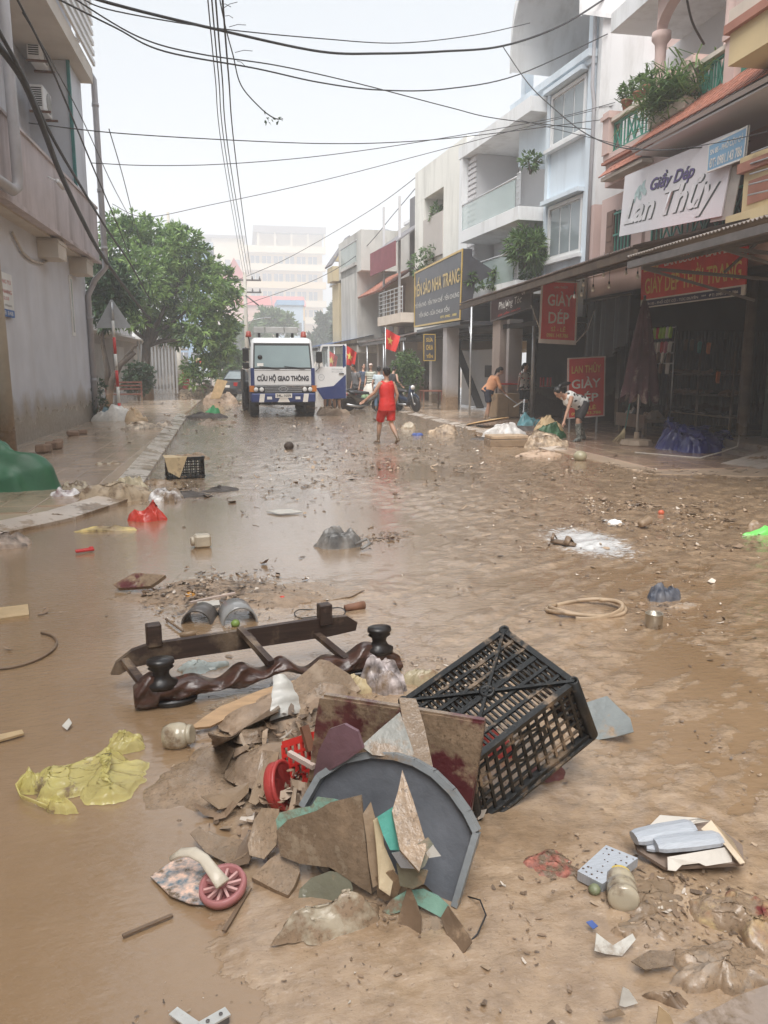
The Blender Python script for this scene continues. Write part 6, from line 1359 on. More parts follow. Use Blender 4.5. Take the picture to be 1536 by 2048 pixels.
def spots_mat(name, base, cols, scale, th):
 m = bpy.data.materials.new(name); m.use_nodes = True; N = m.node_tree.nodes; L = m.node_tree.links; b = N['Principled BSDF']; tc = N.new('ShaderNodeTexCoord'); v = N.new('ShaderNodeTexVoronoi'); v.inputs['Scale'].default_value = scale; L.new(tc.outputs['Object'], v.inputs['Vector'])
 r = N.new('ShaderNodeMapRange'); r.inputs[1].default_value = th; r.inputs[2].default_value = th - .03; L.new(v.outputs['Distance'], r.inputs[0]); c = N.new('ShaderNodeValToRGB'); c.color_ramp.interpolation = 'CONSTANT'
 while len(c.color_ramp.elements) < len(cols): c.color_ramp.elements.new(.5)
 for i, k in enumerate(cols): c.color_ramp.elements[i].position = i / len(cols); c.color_ramp.elements[i].color = (*k, 1)
 sx = N.new('ShaderNodeSeparateColor'); L.new(v.outputs['Color'], sx.inputs[0]); L.new(sx.outputs[0], c.inputs[0]); mx = N.new('ShaderNodeMixRGB'); mx.inputs[1].default_value = (*base, 1); L.new(c.outputs[0], mx.inputs[2]); L.new(r.outputs[0], mx.inputs[0]); L.new(mx.outputs[0], b.inputs['Base Color']); b.inputs['Roughness'].default_value = .75; return m
M_FLORAL = spots_mat('floral_cloth', (.62, .58, .54), [(.45, .07, .07), (.05, .10, .08), (.5, .12, .12), (.06, .05, .08), (.62, .58, .54)], 14, .42)
M_RING = spots_mat('ring_print', (.70, .70, .68), [(.02, .02, .025), (.03, .03, .03)], 8, .30)
M_CAMO = spots_mat('camo_boot', (.13, .14, .13), [(.30, .31, .28), (.05, .055, .05), (.22, .24, .22)], 26, .5)
M_STRIPE = bpy.data.materials.new('striped_shirt'); M_STRIPE.use_nodes = True
_n = M_STRIPE.node_tree.nodes; _l = M_STRIPE.node_tree.links; _t = _n.new('ShaderNodeTexCoord'); _s = _n.new('ShaderNodeSeparateXYZ'); _m = _n.new('ShaderNodeMath'); _m.operation = 'PINGPONG'; _m.inputs[1].default_value = .045; _r = _n.new('ShaderNodeMapRange'); _r.inputs[1].default_value = .02; _r.inputs[2].default_value = .026; _x = _n.new('ShaderNodeMixRGB'); _x.inputs[1].default_value = (.62, .62, .55, 1); _x.inputs[2].default_value = (.16, .18, .14, 1)
_l.new(_t.outputs['Object'], _s.inputs[0]); _l.new(_s.outputs[2], _m.inputs[0]); _l.new(_m.outputs[0], _r.inputs[0]); _l.new(_r.outputs[0], _x.inputs[0]); _l.new(_x.outputs[0], _n['Principled BSDF'].inputs['Base Color'])
# --- woman in red, walking away
g = G(774, 889)
person('woman seen from behind in red sleeveless top and red shorts walking barefoot', g, R(202), 1.55, lean=.04, arms={1: ((.30, -.06, 1.17), (.46, -.20, 1.00)), -1: ((-.25, .05, 1.12), (-.22, -.04, .88))},
       legs={1: ((.07, -.20, .50), (.11, -.20, .085), (.12, -.35, .03)), -1: ((-.09, .03, .47), (-.12, .27, .14), (-.12, .17, .03))}, top=M_REDC, bottom=M_REDC, hair='bun', hem=.54, shirt_len=.08, sx=1.1, belly=1.15)
# --- woman in orange shirt, bent, sweeping
g = G(974, 842)
person('woman in pale orange shirt and navy shorts bending forward with a squeegee', (g.x, g.y, .03), R(80), 1.62, lean=.55, headlean=.5, arms={1: ((.2, -.42, 1.0), (.05, -.55, .83)), -1: ((-.2, -.36, 1.02), (-.03, -.50, .88))},
       legs={1: ((.1, -.08, .49), (.1, .06, .08), (.12, -.09, .03)), -1: ((-.1, -.02, .48), (-.1, .0, .08), (-.12, -.15, .03))}, top=mat('orange_cloth', (.62, .30, .16), .7, .1, 6, .2, 40), bottom=M_NAVYC, hair='tail', sleeves=1.25, hem=.55, sx=1.08, belly=1.2)
hnd = g + Matrix.Rotation(R(80), 3, 'Z') @ Vector((0, -.55 * .98, 0)); t = thing('squeegee', 'long-handled floor squeegee held by the woman in orange', 'squeegee', (g.x, g.y, 0))
a = Vector((hnd.x - g.x - .1, hnd.y - g.y, .86)); e = YP(1035, 808, g.y - .3) - g; MB().tube([a, e], .014, 8).build('handle', M_STEEL, t); dv = (e - a).normalized(); MB().bar(e + Vector((-.12, 0, -.09)), e + Vector((.18, 0, .09)), .05, .03).build('blade', M_OFFW, t)
# --- woman in flowered top standing in the shop doorway
g = YP(1047, 832, 24.6)
person('woman in white flowered top standing behind the grey post in the doorway', (g.x, g.y, .10), R(18), 1.58, arms={-1: ((-.26, -.02, 1.10), (-.36, -.12, .92)), 1: ((.25, .04, 1.12), (.3, -.03, .9))}, legs=stand(), top=[M_FLORAL], bottom=M_DKC, shoes=(M_CAMO, .8), hair='tail', sleeves=.45, hem=.52, headturn=.6)
# --- woman bending down before the red board
g = G(1160, 884)
person('woman with long ponytail in white ring-print top stooping to pick up rubbish', g, R(-72), 1.64, lean=1.25, headlean=1.0, pel=.84, arms={1: ((.17, -.54, .73), (.16, -.62, .50)), -1: ((-.33, -.14, 1.0), (-.42, .13, .92))},
       legs={1: ((.09, -.17, .48), (.09, -.12, .09), (.1, -.27, .03)), -1: ((-.12, .06, .48), (-.16, .24, .10), (-.2, .1, .03))}, top=[M_RING], bottom=M_DKC, shoes=(M_CAMO, .85), hair='pony', hem=.50, sx=1.0)
# --- group beyond: facing each other around the motorbikes
GR = 'people gathered by the motorbikes'
def gp(px, py, Y): p = YP(px, py, Y); return Vector((p.x, p.y, .02))
M_GREYC = mat('grey_cloth', (.17, .165, .17), .75, .1, 6, .2, 40); M_BLUEC = mat('dull_blue_cloth', (.06, .085, .14), .75, .1, 6); M_LIGHTC = mat('pale_blue_cloth', (.45, .52, .56), .75, .1, 6)
person('man in grey t-shirt and dark trousers looking down beside the melons', gp(713, 812, 30.5), R(-60), 1.66, lean=.12, headlean=.5, arms=hang(), legs=stand(), top=M_GREYC, bottom=M_DKC, hair='short', sleeves=.55, hem=.2, shoes=(M_BLACK, .01), belly=1.1)
person('man in dull blue shirt standing furthest back in the group', gp(727, 800, 36), R(25), 1.68, arms=hang(), legs=stand(), top=M_BLUEC, bottom=M_DKC, hair='short', sleeves=.6, hem=.2, shoes=(M_BLACK, .01))
person('man in pale cap and striped polo shirt', gp(742, 806, 33.5), R(-30), 1.68, arms=hang(), legs=stand(), top=[M_STRIPE], bottom=M_DKC, hair='cap', sleeves=.5, hem=.2, shoes=(M_BLACK, .01), sx=1.1, belly=1.15)
person('person in pale blue top and jeans just left of the woman in red', gp(757, 815, 28.8), R(150), 1.56, lean=.1, arms=hang(), legs=stand(), top=M_LIGHTC, bottom=mat('jeans', (.10, .17, .27), .75, .15, 6), hair='short', sleeves=.5, hem=.2, shoes=(M_BLACK, .01))
person('person in black top leaning right behind the woman in red', gp(783, 812, 29.8), R(140), 1.6, lean=.25, headlean=.5, arms={-1: ((-.28, .0, 1.12), (-.40, -.1, .95)), 1: ((.26, -.05, 1.1), (.32, -.1, .9))}, legs=stand(), top=M_DKC, bottom=M_DKC, hair='bun', hem=.5)
person('stooping person in dark shorts below the open truck door, nearest the truck', gp(655, 826, 28), R(20), 1.6, lean=1.0, headlean=1.3, arms={s: ((s * .2, -.5, .85), (s * .16, -.52, .6)) for s in (-1, 1)}, legs=stand(), top=M_NAVYC, bottom=M_DKC, hair='short', sleeves=.5, hem=.5)
person('stooping person in black beside the fallen motorbike below the truck door', gp(674, 828, 27.6), R(-40), 1.6, lean=.9, headlean=1.2, arms={s: ((s * .2, -.46, .88), (s * .16, -.5, .62)) for s in (-1, 1)}, legs=stand(), top=M_DKC, bottom=M_DKC, hair='short', sleeves=.5, hem=.5)
# == MOTORBIKES
def motorbike(label, loc, rz, body, tilt=0.0):
 t = thing('motorbike', label, 'motorbike', loc, 0, 'motorbikes by the shops', rot=(tilt, 0, rz)); M = Matrix.Rotation(math.pi / 2, 3, 'X'); mm = mat('bike_black', (.022, .022, .025), .4, .2, 4, mud=.25)
 for x in (-.62, .62):
  w_ = MB().lathe([(.235, -.035), (.28, -.045), (.30, 0), (.28, .045), (.235, .035)], (x, 0, .30), 24, 0, M).build('wheel', M_BLACK, t); MB().lathe([(.215, -.02), (.24, -.02), (.24, .02), (.215, .02)], (x, 0, .30), 24, 0, M).build('rim', M_STEEL, w_)
  MB().lathe([(.02, -.06), (.05, -.05), (.05, .05), (.02, .06)], (x, 0, .3), 10, 0, M).build('hub', M_STEEL, w_)
  for k in range(10): a = k * math.pi / 5; MB().tube([(x, 0, .3), (x + .225 * math.cos(a), 0, .3 + .225 * math.sin(a))], .005, 4).build('spoke', M_STEEL, w_)
  MB().tube([(x + .33 * math.cos(a), 0, .30 + .33 * math.sin(a)) for a in np.linspace(.5, 2.7, 8)], [(.06, .012)] * 8, 6).build('mudguard', body, t)
 MB().tube([(.62, .07, .3), (.46, .05, .82)], .022, 8).build('fork', M_STEEL, t); MB().tube([(.62, -.07, .3), (.46, -.05, .82)], .022, 8).build('fork', M_STEEL, t)
 MB().tube([(.50, 0, .95), (.40, 0, .65), (.15, 0, .42), (-.25, 0, .45), (-.55, 0, .70)], [(.10, .09), (.10, .13), (.07, .08), (.12, .12), (.07, .07)], 12).build('body', body, t)
 MB().tube([(.12, 0, .74), (-.15, 0, .76), (-.5, 0, .80), (-.68, 0, .82)], [(.04, .06), (.05, .12), (.05, .12), (.03, .08)], 12).build('seat', mm, t)
 MB().tube([(-.45, 0, .68), (-.75, 0, .74)], [(.06, .09), (.03, .05)], 10).build('tail', body, t); MB().bx(-.8, -.74, -.05, .05, .66, .74).build('tail_light', mat('tail_red', (.4, .02, .02)), t)
 MB().tube([(.38, .33, 1.0), (.46, .1, .98), (.46, -.1, .98), (.38, -.33, 1.0)], .014, 8).build('handlebar', mm, t)
 MB().lathe([(.0, 0), (.07, .01), (.085, .05), (.06, .1)], (.60, 0, .90), 14, 0, Matrix.Rotation(-math.pi / 2, 3, 'Y')).build('headlight', M_LAMP, t)
 for s_ in (-1, 1): MB().tube([(.40, s_ * .28, 1.0), (.38, s_ * .32, 1.18)], .008, 5).build('mirror_stem', mm, t); MB().box((.37, s_ * .33, 1.2), (.02, .10, .07), None, 0, .01).build('mirror', mm, t)
 MB().tube([(.1, -.1, .28), (-.3, -.14, .27), (-.75, -.15, .36)], [.025, .045, .045], 8).build('exhaust', M_STEEL, t); MB().box((0, 0, .32), (.34, .2, .2), None, 0, .04).build('engine', mm, t); MB().bar((-.05, .1, .2), (-.12, .25, .0), .02).build('stand', mm, t)
 return t
motorbike('blue-black motorbike parked in front of the potted tree', gp(816, 812, 28.5), R(-72), mat('bike_blue', (.02, .035, .075), .3, .1, 4, coat=.4, mud=.2), R(8))
motorbike('grey motorbike behind the blue one, half hidden by the woman in red', gp(797, 812, 29.4), R(-105), mat('bike_grey', (.16, .16, .17), .3, .1, 4, coat=.3, mud=.3), R(8))
motorbike('red and black motorbike standing below the truck door', gp(692, 816, 30.0), R(200), mat('bike_red', (.20, .02, .025), .3, .1, 4, coat=.3, mud=.3), R(10))
motorbike('muddy motorbike leaning beside the man in grey', gp(725, 818, 29.0), R(15), mat('bike_mud', (.10, .09, .08), .5, .1, 4, mud=.5), R(24))
p = gp(733, 806, 29.3); p.z = .28; t = thing('melon_bag', 'netted bag of pale green melons on the muddy motorbike', 'melons', p)
for k in range(5): MB().lathe([(0, -.13), (.09, -.1), (.13, 0), (.09, .1), (0, .13)], (.14 * math.cos(k * 1.3) * (k > 0), .1 * math.sin(k * 1.3), .12 + .1 * (k % 2)), 14).build('melon', mat('melon', (.20, .30, .16), .5, .25, 9), t)
p = gp(747, 805, 32.5); p.z = .55; tag(crumple('sack', mat('white_sack', (.60, .58, .53), .7, .1, 5, mud=.2), p, .42, .35, .45, 77, n=16), 'bulging pale sack loaded on a motorbike behind the group', 'sack')
# potted tree by the pillar and small things along the far shops
p = gp(812, 800, 32); bush('potted_tree', 'leafy green potted tree behind the blue-black motorbike', p, [((0, 0, 1.55), .62), ((.15, 0, 1.1), .5), ((-.25, 0, 1.25), .45), ((.35, 0, 1.5), .4), ((.1, 0, 1.95), .35)], 2000, .2, .08, LGP, 91, 'plant')
p = gp(862, 812, 30); t = thing('small_table', 'small dark wooden table behind the motorbikes', 'table', p)
MB().bx(-.4, .4, -.3, .3, .68, .73).build('table_top', M_RW, t)
for x in (-.36, .36):
 for y in (-.26, .26): MB().bx(x - .025, x + .025, y - .025, y + .025, 0, .68).build('leg', M_RW, t)
# red plastic stool upside down on a table in the salon, wooden cabinet
p = YP(1018, 790, 25.6); t = thing('shop_table', 'dark shop table with red top inside the salon doorway', 'table', (p.x, p.y, .1)); MB().bx(-.5, .5, -.3, .3, .95, 1.0).build('table_top', M_REDSIGN, t)
for x in (-.45, .45): MB().bx(x - .03, x + .03, -.03, .03, 0, .95).build('leg', M_BRACE, t)
p = YP(1091, 768, 24.5); t = thing('plastic_stool', 'red plastic stool upturned in the dark salon', 'stool', (p.x, p.y, 1.0)); MB().bx(-.15, .15, -.15, .15, 0, .03).build('seat', mat('red_plastic', (.5, .03, .03), .4, .08, 6), t)
for x in (-.12, .12):
 for y in (-.12, .12): MB().bx(x - .025, x + .025, y - .025, y + .025, .03, .3).build('leg', MATS['red_plastic'], t)
p2_ = YP(1091, 800, 24.5); tag(MB().bx(p2_.x - .5, p2_.x + .5, p2_.y - .3, p2_.y + .3, .02, .98, 0, .02).build('shop_counter', M_SHOPDARK), 'dark wet counter below the upturned red stool', 'counter')
p = YP(1008, 815, 24.3); t = thing('wooden_cabinet', 'tipped tan plywood cabinet behind the woman in orange', 'cabinet', (p.x, p.y, .05), .2); MB().bx(-.42, .42, -.25, .25, 0, .75, 0, .01).build('carcass', mat('plywood', (.36, .25, .15), .7, .15, 3, mud=.3), t); MB().bx(-.4, -.01, -.27, -.252, .03, .72).build('cabinet_door', MATS['plywood'], t); MB().bx(.01, .4, -.27, -.252, .03, .72).build('cabinet_door', MATS['plywood'], t)
# == FOREGROUND: the heap of flood rubbish
def dist(p): return (p - CAM).length
class Plane3:
 def __init__(s, anch):
  s.p = [G(x, y, z) for x, y, z in anch]; s.n = (s.p[1] - s.p[0]).cross(s.p[2] - s.p[0]).normalized()
 def hit(s, px, py):
  r = ray(px, py); return CAM + r * ((s.p[0] - CAM).dot(s.n) / r.dot(s.n))
def rough_outline(pts, seed, k=3, amp=.012):
 """subdivide an outline and fray it a little"""
 rng = random.Random(seed); out = []; n = len(pts)
 for i in range(n):
  a, b = pts[i], pts[(i + 1) % n]; L = (b - a).length; m = max(1, min(8, int(L / .06)))
  for j in range(m):
   p = a.lerp(b, j / m)
   if j: p = p + Vector((rng.uniform(-1, 1), rng.uniform(-1, 1), rng.uniform(-.4, .4))) * amp * min(1, L * 3)
   out.append(p)
 return out
def shard(name, label, cat, outline, anch, th, m, fray=0.0, bend=0.0, parent=None, seed=1):
 pl = Plane3(anch); P = [pl.hit(*q) for q in outline]; fray = max(fray, .007 if th < .02 else .003); bend = bend or random.Random(seed).uniform(-.07, .1)
 if fray: P = rough_outline(P, seed, amp=fray)
 c = sum(P, Vector()) / len(P); nn = pl.n if pl.n.z > 0 else -pl.n
 # fan of rings so that the piece can bend
 V = []; rings = (1.0, .75, .5, .25); n = len(P); size = max((p - c).length for p in P)
 ax = (P[0] - c).normalized()
 def bendz(p):
  d = (p - c).dot(ax) / size; return nn * (bend * size * d * d)
 base = c.copy()
 for top in (0, 1):
  for r in rings: V += [c.lerp(p, r) + bendz(c.lerp(p, r)) - nn * (th * top) - base for p in P]
  V.append(-nn * (th * top))
 F = []; k = len(rings); off = k * n + 1
 for t_ in (0, 1):
  o = t_ * off
  for i in range(k - 1):
   for j in range(n): F.append((o + i * n + j, o + i * n + (j + 1) % n, o + (i + 1) * n + (j + 1) % n, o + (i + 1) * n + j))
  for j in range(n): F.append((o + (k - 1) * n + j, o + (k - 1) * n + (j + 1) % n, o + k * n))
 for j in range(n): F.append((j, off + j, off + (j + 1) % n, (j + 1) % n))
 mb = MB(); mb.add(V, F, 0, False); o = mb.build(name, m, parent); o.location = base
 return tag(o, label, cat) if parent is None else o
def heap(name, label, cat, px, py, wpx, asp, h, m, seed, rot=0.0, n=22, fold=1.2, group=None, sink=.01, mi=None, top=.65):
 """crumpled thing lying on the mud: centre pixel of its footprint, width in pixels, depth/width, height in metres"""
 p = GM(px, py); rx = wpx / 2 * dist(p) / 1560
 o = crumple(name, m, (p.x, p.y, p.z - sink), rx, rx * asp, h, seed, rot=rot, n=n, fold=fold, mi=mi, top=top); return tag(o, label, cat, group)
def mud(name, col, rough=.5, cover=.5, **k): return mat(name, col, rough, k.pop('var', .2), k.pop('scale', 6), k.pop('bump', .35), k.pop('bscale', 30), mud=cover, mudscale=k.pop('mudscale', 7), **k)
M_CARD = mud('muddy_cardboard', (.25, .175, .11), .6, .5); M_CARD2 = mud('wet_cardboard', (.17, .115, .075), .5, .35); M_PLYO = mud('orange_plywood', (.42, .27, .15), .55, .25, grain=(1, 8, 1)) ; M_MUDB = mud('mud_caked_board', (.27, .2, .14), .45, .75)
M_MAROON = mud('maroon_varnish', (.11, .03, .033), .3, .6, coat=.3); M_SLATE = mud('slate_laminate', (.125, .135, .155), .35, .25, mudscale=5); M_SLATEE = mud('laminate_edge', (.24, .26, .275), .5, .3)
M_GGLASS = mud('green_glass', (.24, .42, .34), .12, .42, spec=.7); M_GGLASS2 = mud('smoky_glass', (.17, .165, .12), .14, .35, spec=.7); M_DKWOOD = mat('dark_carved_wood', (.060, .026, .018), .28, .5, 5, .35, 25, coat=.35, mud=.24, grain=(1, 6, 6)); M_DKWOOD2 = mat('dark_plank_wood', (.045, .026, .02), .42, .4, 5, .4, 30, mud=.28, grain=(1, 12, 12)); M_EBONY = mat('ebony_wood', (.016, .013, .013), .32, .3, 8, .2, 40, mud=.05)
M_BLKPL = mat('black_crate_plastic', (.008, .0085, .009), .4, .25, 5, .1, 60, mud=.34, mudscale=9); M_REDPL = mud('red_basket_plastic', (.50, .03, .025), .35, .08); M_WHITEPL = mud('white_chair_plastic', (.52, .51, .48), .35, .2, mudscale=4)
M_PURP = mud('purple_plastic', (.16, .09, .11), .3, .25); M_PAPER = mud('white_paper', (.50, .48, .44), .6, .3); M_RAGM = mud('mud_soaked_cloth', (.30, .24, .19), .75, .55); M_BAGW = mud('muddy_white_bag', (.44, .38, .29), .35, .5)
def plastic(name, col, alpha=.75, rough=.25, cover=.15):
 return mat(name, col, rough, .15, 8, .3, 25, mud=cover, mudscale=9, alpha=alpha, spec=.6)
# -- black plastic crate, tipped on its corner
CR = Matrix(((-0.87, 0.411, -0.2723), (-0.2952, -0.8766, -0.3801), (-0.3949, -0.2503, 0.8839))); ct = thing('plastic_crate', 'big black plastic crate tipped over on the rubbish heap', 'crate', (1.0246, 2.8979, .5624), rot=CR.to_euler())
ca, cb, cc = .517, .382, .302; fl = .035          # length, width, height and the flare of the rim
def cpt(s, t_, w): # point on the crate skin: fractions along length and width, w = 0 floor .. 1 rim
 return Vector((ca * s + fl * w * (2 * s - 1), cb * t_ + fl * w * (2 * t_ - 1), -cc * w))
def crate_bar(name, a, b, w, h=None): return MB().bar(a, b, w, h).build(name, M_BLKPL, ct)
for i in range(7): crate_bar('floor_rib', cpt(0, i / 6, 0), cpt(1, i / 6, 0), .014 if i % 3 else .022, .012)
for i in range(25):
 s = i / 24
 crate_bar('floor_slat', cpt(s, 0, .0) + Vector((0, 0, -.004)), cpt(s, 1, .0) + Vector((0, 0, -.004)), .0085, .010)
for a, b in (((0, 0), (1, 1)), ((0, 1), (1, 0))): crate_bar('floor_brace', cpt(*a, 0) + Vector((0, 0, .008)), cpt(*b, 0) + Vector((0, 0, .008)), .012, .014)
MB().lathe([(.018, -.012), (.03, -.012), (.03, .016), (.018, .016), (.018, -.012)], cpt(.5, .5, 0), 18).build('floor_boss', M_BLKPL, ct)
def side(f, nb, name):
 for i in range(nb + 1): crate_bar(name, f(i / nb, .03), f(i / nb, .9), .011, .011)
 for k in (.16, .31, .46, .61, .76): crate_bar(name, f(0, k), f(1, k), .009, .011)
side(lambda s, w: cpt(s, 1, w), 13, 'side_bar'); side(lambda s, w: cpt(s, 0, w), 13, 'side_bar'); side(lambda s, w: cpt(0, s, w), 9, 'end_bar'); side(lambda s, w: cpt(1, s, w), 9, 'end_bar')
for a, b in (((0, 0), (1, 0)), ((1, 0), (1, 1)), ((1, 1), (0, 1)), ((0, 1), (0, 0))):
 crate_bar('floor_edge', cpt(*a, 0), cpt(*b, 0), .024, .022); crate_bar('rim', cpt(*a, .96), cpt(*b, .96), .026, .034); crate_bar('rim_lip', cpt(*a, 1.0), cpt(*b, 1.0), .045, .012)
for a in ((0, 0), (0, 1), (1, 0), (1, 1)):
 p0, p1 = cpt(*a, -.05), cpt(*a, 1.0); z = (p1 - p0).normalized()
 V = []; n = 14; x = z.orthogonal().normalized(); y = z.cross(x)
 for q, r in ((p0, .021), (p1, .026), (p1, .014), (p0, .013)):
  for j in range(n): w = 2 * math.pi * j / n; V.append(q + (x * math.cos(w) + y * math.sin(w)) * r)
 MB().add(V, [(i * n + j, ((i + 1) % 4) * n + j, ((i + 1) % 4) * n + (j + 1) % n, i * n + (j + 1) % n) for i in range(4) for j in range(n)], 0, True).build('corner_tube', M_BLKPL, ct)
V = []; n = 24
for r in (1, .8):
 for i in range(n): a = 2 * math.pi * i / n; q = cpt(.5 + .16 * r * math.cos(a), 1, .34 + .2 * r * math.sin(a)); V.append(q + Vector((0, .012, 0)))
MB().add(V, [(i, (i + 1) % n, n + (i + 1) % n, n + i) for i in range(n)]).build('hand_hole_rim', M_BLKPL, ct)
# -- carved wooden stand, upside down
A = G(268, 1398, .05); B = G(795, 1312, .07); BF = Frame(A, B); LB = BF.L; bs = thing('carved_wooden_stand', 'dark carved wooden stand lying upside down behind the heap', 'furniture', (A.x, A.y, 0), BF.rz)
nx = 220; V = []; ny = 9
def wavez(s):
 c = 1 - abs(s - .5) * 2; return .115 + .022 * math.sin(s * 38) * (.4 + c) + .02 * math.sin(s * 15 + 1) + .03 * (1 - c) ** 2 - (.06 * max(0, abs(s - .5) - .44) / .06)
def lowz(s): return .035 + .012 * math.sin(s * 21 + 2) + .05 * math.exp(-((s - .5) / .1) ** 2) - .03 * (abs(s - .5) > .42)
for i in range(nx + 1):
 s = i / nx; z1, z0 = wavez(s), lowz(s)
 for j in range(ny):
  f = j / (ny - 1); z = z0 + (z1 - z0) * f; rel_ = .022 * math.sin(f * math.pi) + .012 * abs(math.sin(s * 24 + f * 5)) * math.sin(f * math.pi) + .009 * math.sin(s * 55 - f * 7) + .006 * abs(math.sin(s * 110 + f * 9 + 3 * math.sin(s * 20)))
  V.append((s * LB, -.035 - rel_, z))
 V += [(s * LB, .045, z1 - .004), (s * LB, .045, z0)]
q = ny + 2; F = [(i * q + j, (i + 1) * q + j, (i + 1) * q + (j + 1) % q, i * q + (j + 1) % q) for i in range(nx) for j in range(q)] + [tuple(range(q))[::-1], tuple(nx * q + j for j in range(q))]
MB().add(V, F, 0, True).build('carved_rail', M_DKWOOD, bs)
pw = .25; e = [(-.09, .09), (-.06, .15), (.02, .205), (.10, .225), (LB - .40, .25), (LB - .20, .245), (LB - .14, .20), (LB - .15, .155), (LB - .3, .14), (.15, .125), (.02, .115), (-.05, .085)]
MB().prism(e, 'y', pw, pw + .035).build('back_plank', M_DKWOOD2, bs)
for x in (.13, LB - .33): MB().box((x, pw + .015, .27), (.075, .06, .12), (0, 0, .05), 0, .006).build('stub_leg', M_DKWOOD2, bs)
for x in (.06, .50 * LB, LB - .30): MB().bar((x, -.02, .10), (x - .08, pw, .16 + .05 * (x > .3 and x < 1)), .04, .025).build('cross_piece', M_DKWOOD2, bs)
MB().bar((.5 * LB - .02, -.03, .145), (.5 * LB - .12, pw, .25), .035, .03).build('cross_piece', M_DKWOOD2, bs)
for x in (.13, LB - .115):
 MB().lathe([(.075, .085), (.078, .11), (.05, .125), (.038, .15), (.042, .17), (.062, .185), (.05, .195), (.066, .205), (.064, .225), (.0, .227)], (x, -.02, .015 if x < 1 else .03), 22, sy=.8).build('turned_foot', M_EBONY, bs)
 MB().lathe([(.11 + .01 * (k % 2) - .012 * k, -.005 - .016 * k) for k in range(5)], (x + .06 if x < 1 else x - .08, -.01, .035), 20, sy=.55).build('ribbed_base', M_EBONY, bs)
# -- boards and sheets of the heap (outlines traced, each at its own depth)
dob = shard('maroon_cabinet_front', 'maroon panelled cabinet door caked with mud leaning before the crate', 'door', [(648, 1388), (972, 1440), (966, 1492), (948, 1590), (932, 1645), (620, 1565)], [(648, 1388, .47), (972, 1440, .47), (932, 1645, .08)], .025, M_MAROON)
dp_ = Plane3([(648, 1388, .475), (972, 1440, .475), (932, 1645, .085)])
for a, b, w_ in (((650, 1394), (970, 1446), .028), ((962, 1448), (934, 1635), .026), ((650, 1396), (628, 1545), .022), ((700, 1420), (930, 1458), .012), ((930, 1460), (905, 1600), .012)):
 pa, pb = dp_.hit(*a), dp_.hit(*b); MB().bar(pa - dob.location, pb - dob.location, w_, .02, up=dp_.n).build('moulding', M_MAROON, dob)
shard('grey_table_top', 'rounded grey laminate table top leaning on the front of the heap', 'table top', [(606, 1612), (640, 1552), (690, 1520), (745, 1508), (790, 1512), (830, 1524), (868, 1546), (905, 1582), (935, 1624), (954, 1662), (952, 1690), (908, 1818), (880, 1800), (850, 1770), (720, 1720), (600, 1660)], [(908, 1818, .01), (606, 1625, .16), (760, 1508, .385)], .022, M_SLATE)
tp = Plane3([(908, 1818, .014), (606, 1625, .164), (760, 1508, .389)]); tob = bpy.data.objects['grey_table_top']; rim = [(606, 1612), (640, 1552), (690, 1520), (745, 1508), (790, 1512), (830, 1524), (868, 1546), (905, 1582), (935, 1624), (954, 1662)]
for i in range(len(rim) - 1): MB().bar(tp.hit(*rim[i]) - tob.location, tp.hit(*rim[i + 1]) - tob.location, .022, .028, up=tp.n).build('edge_band', M_SLATEE, tob)
MB().bar(tp.hit(954, 1664) - tob.location, tp.hit(910, 1812) - tob.location, .02, .026, up=tp.n).build('edge_band', M_SLATEE, tob)
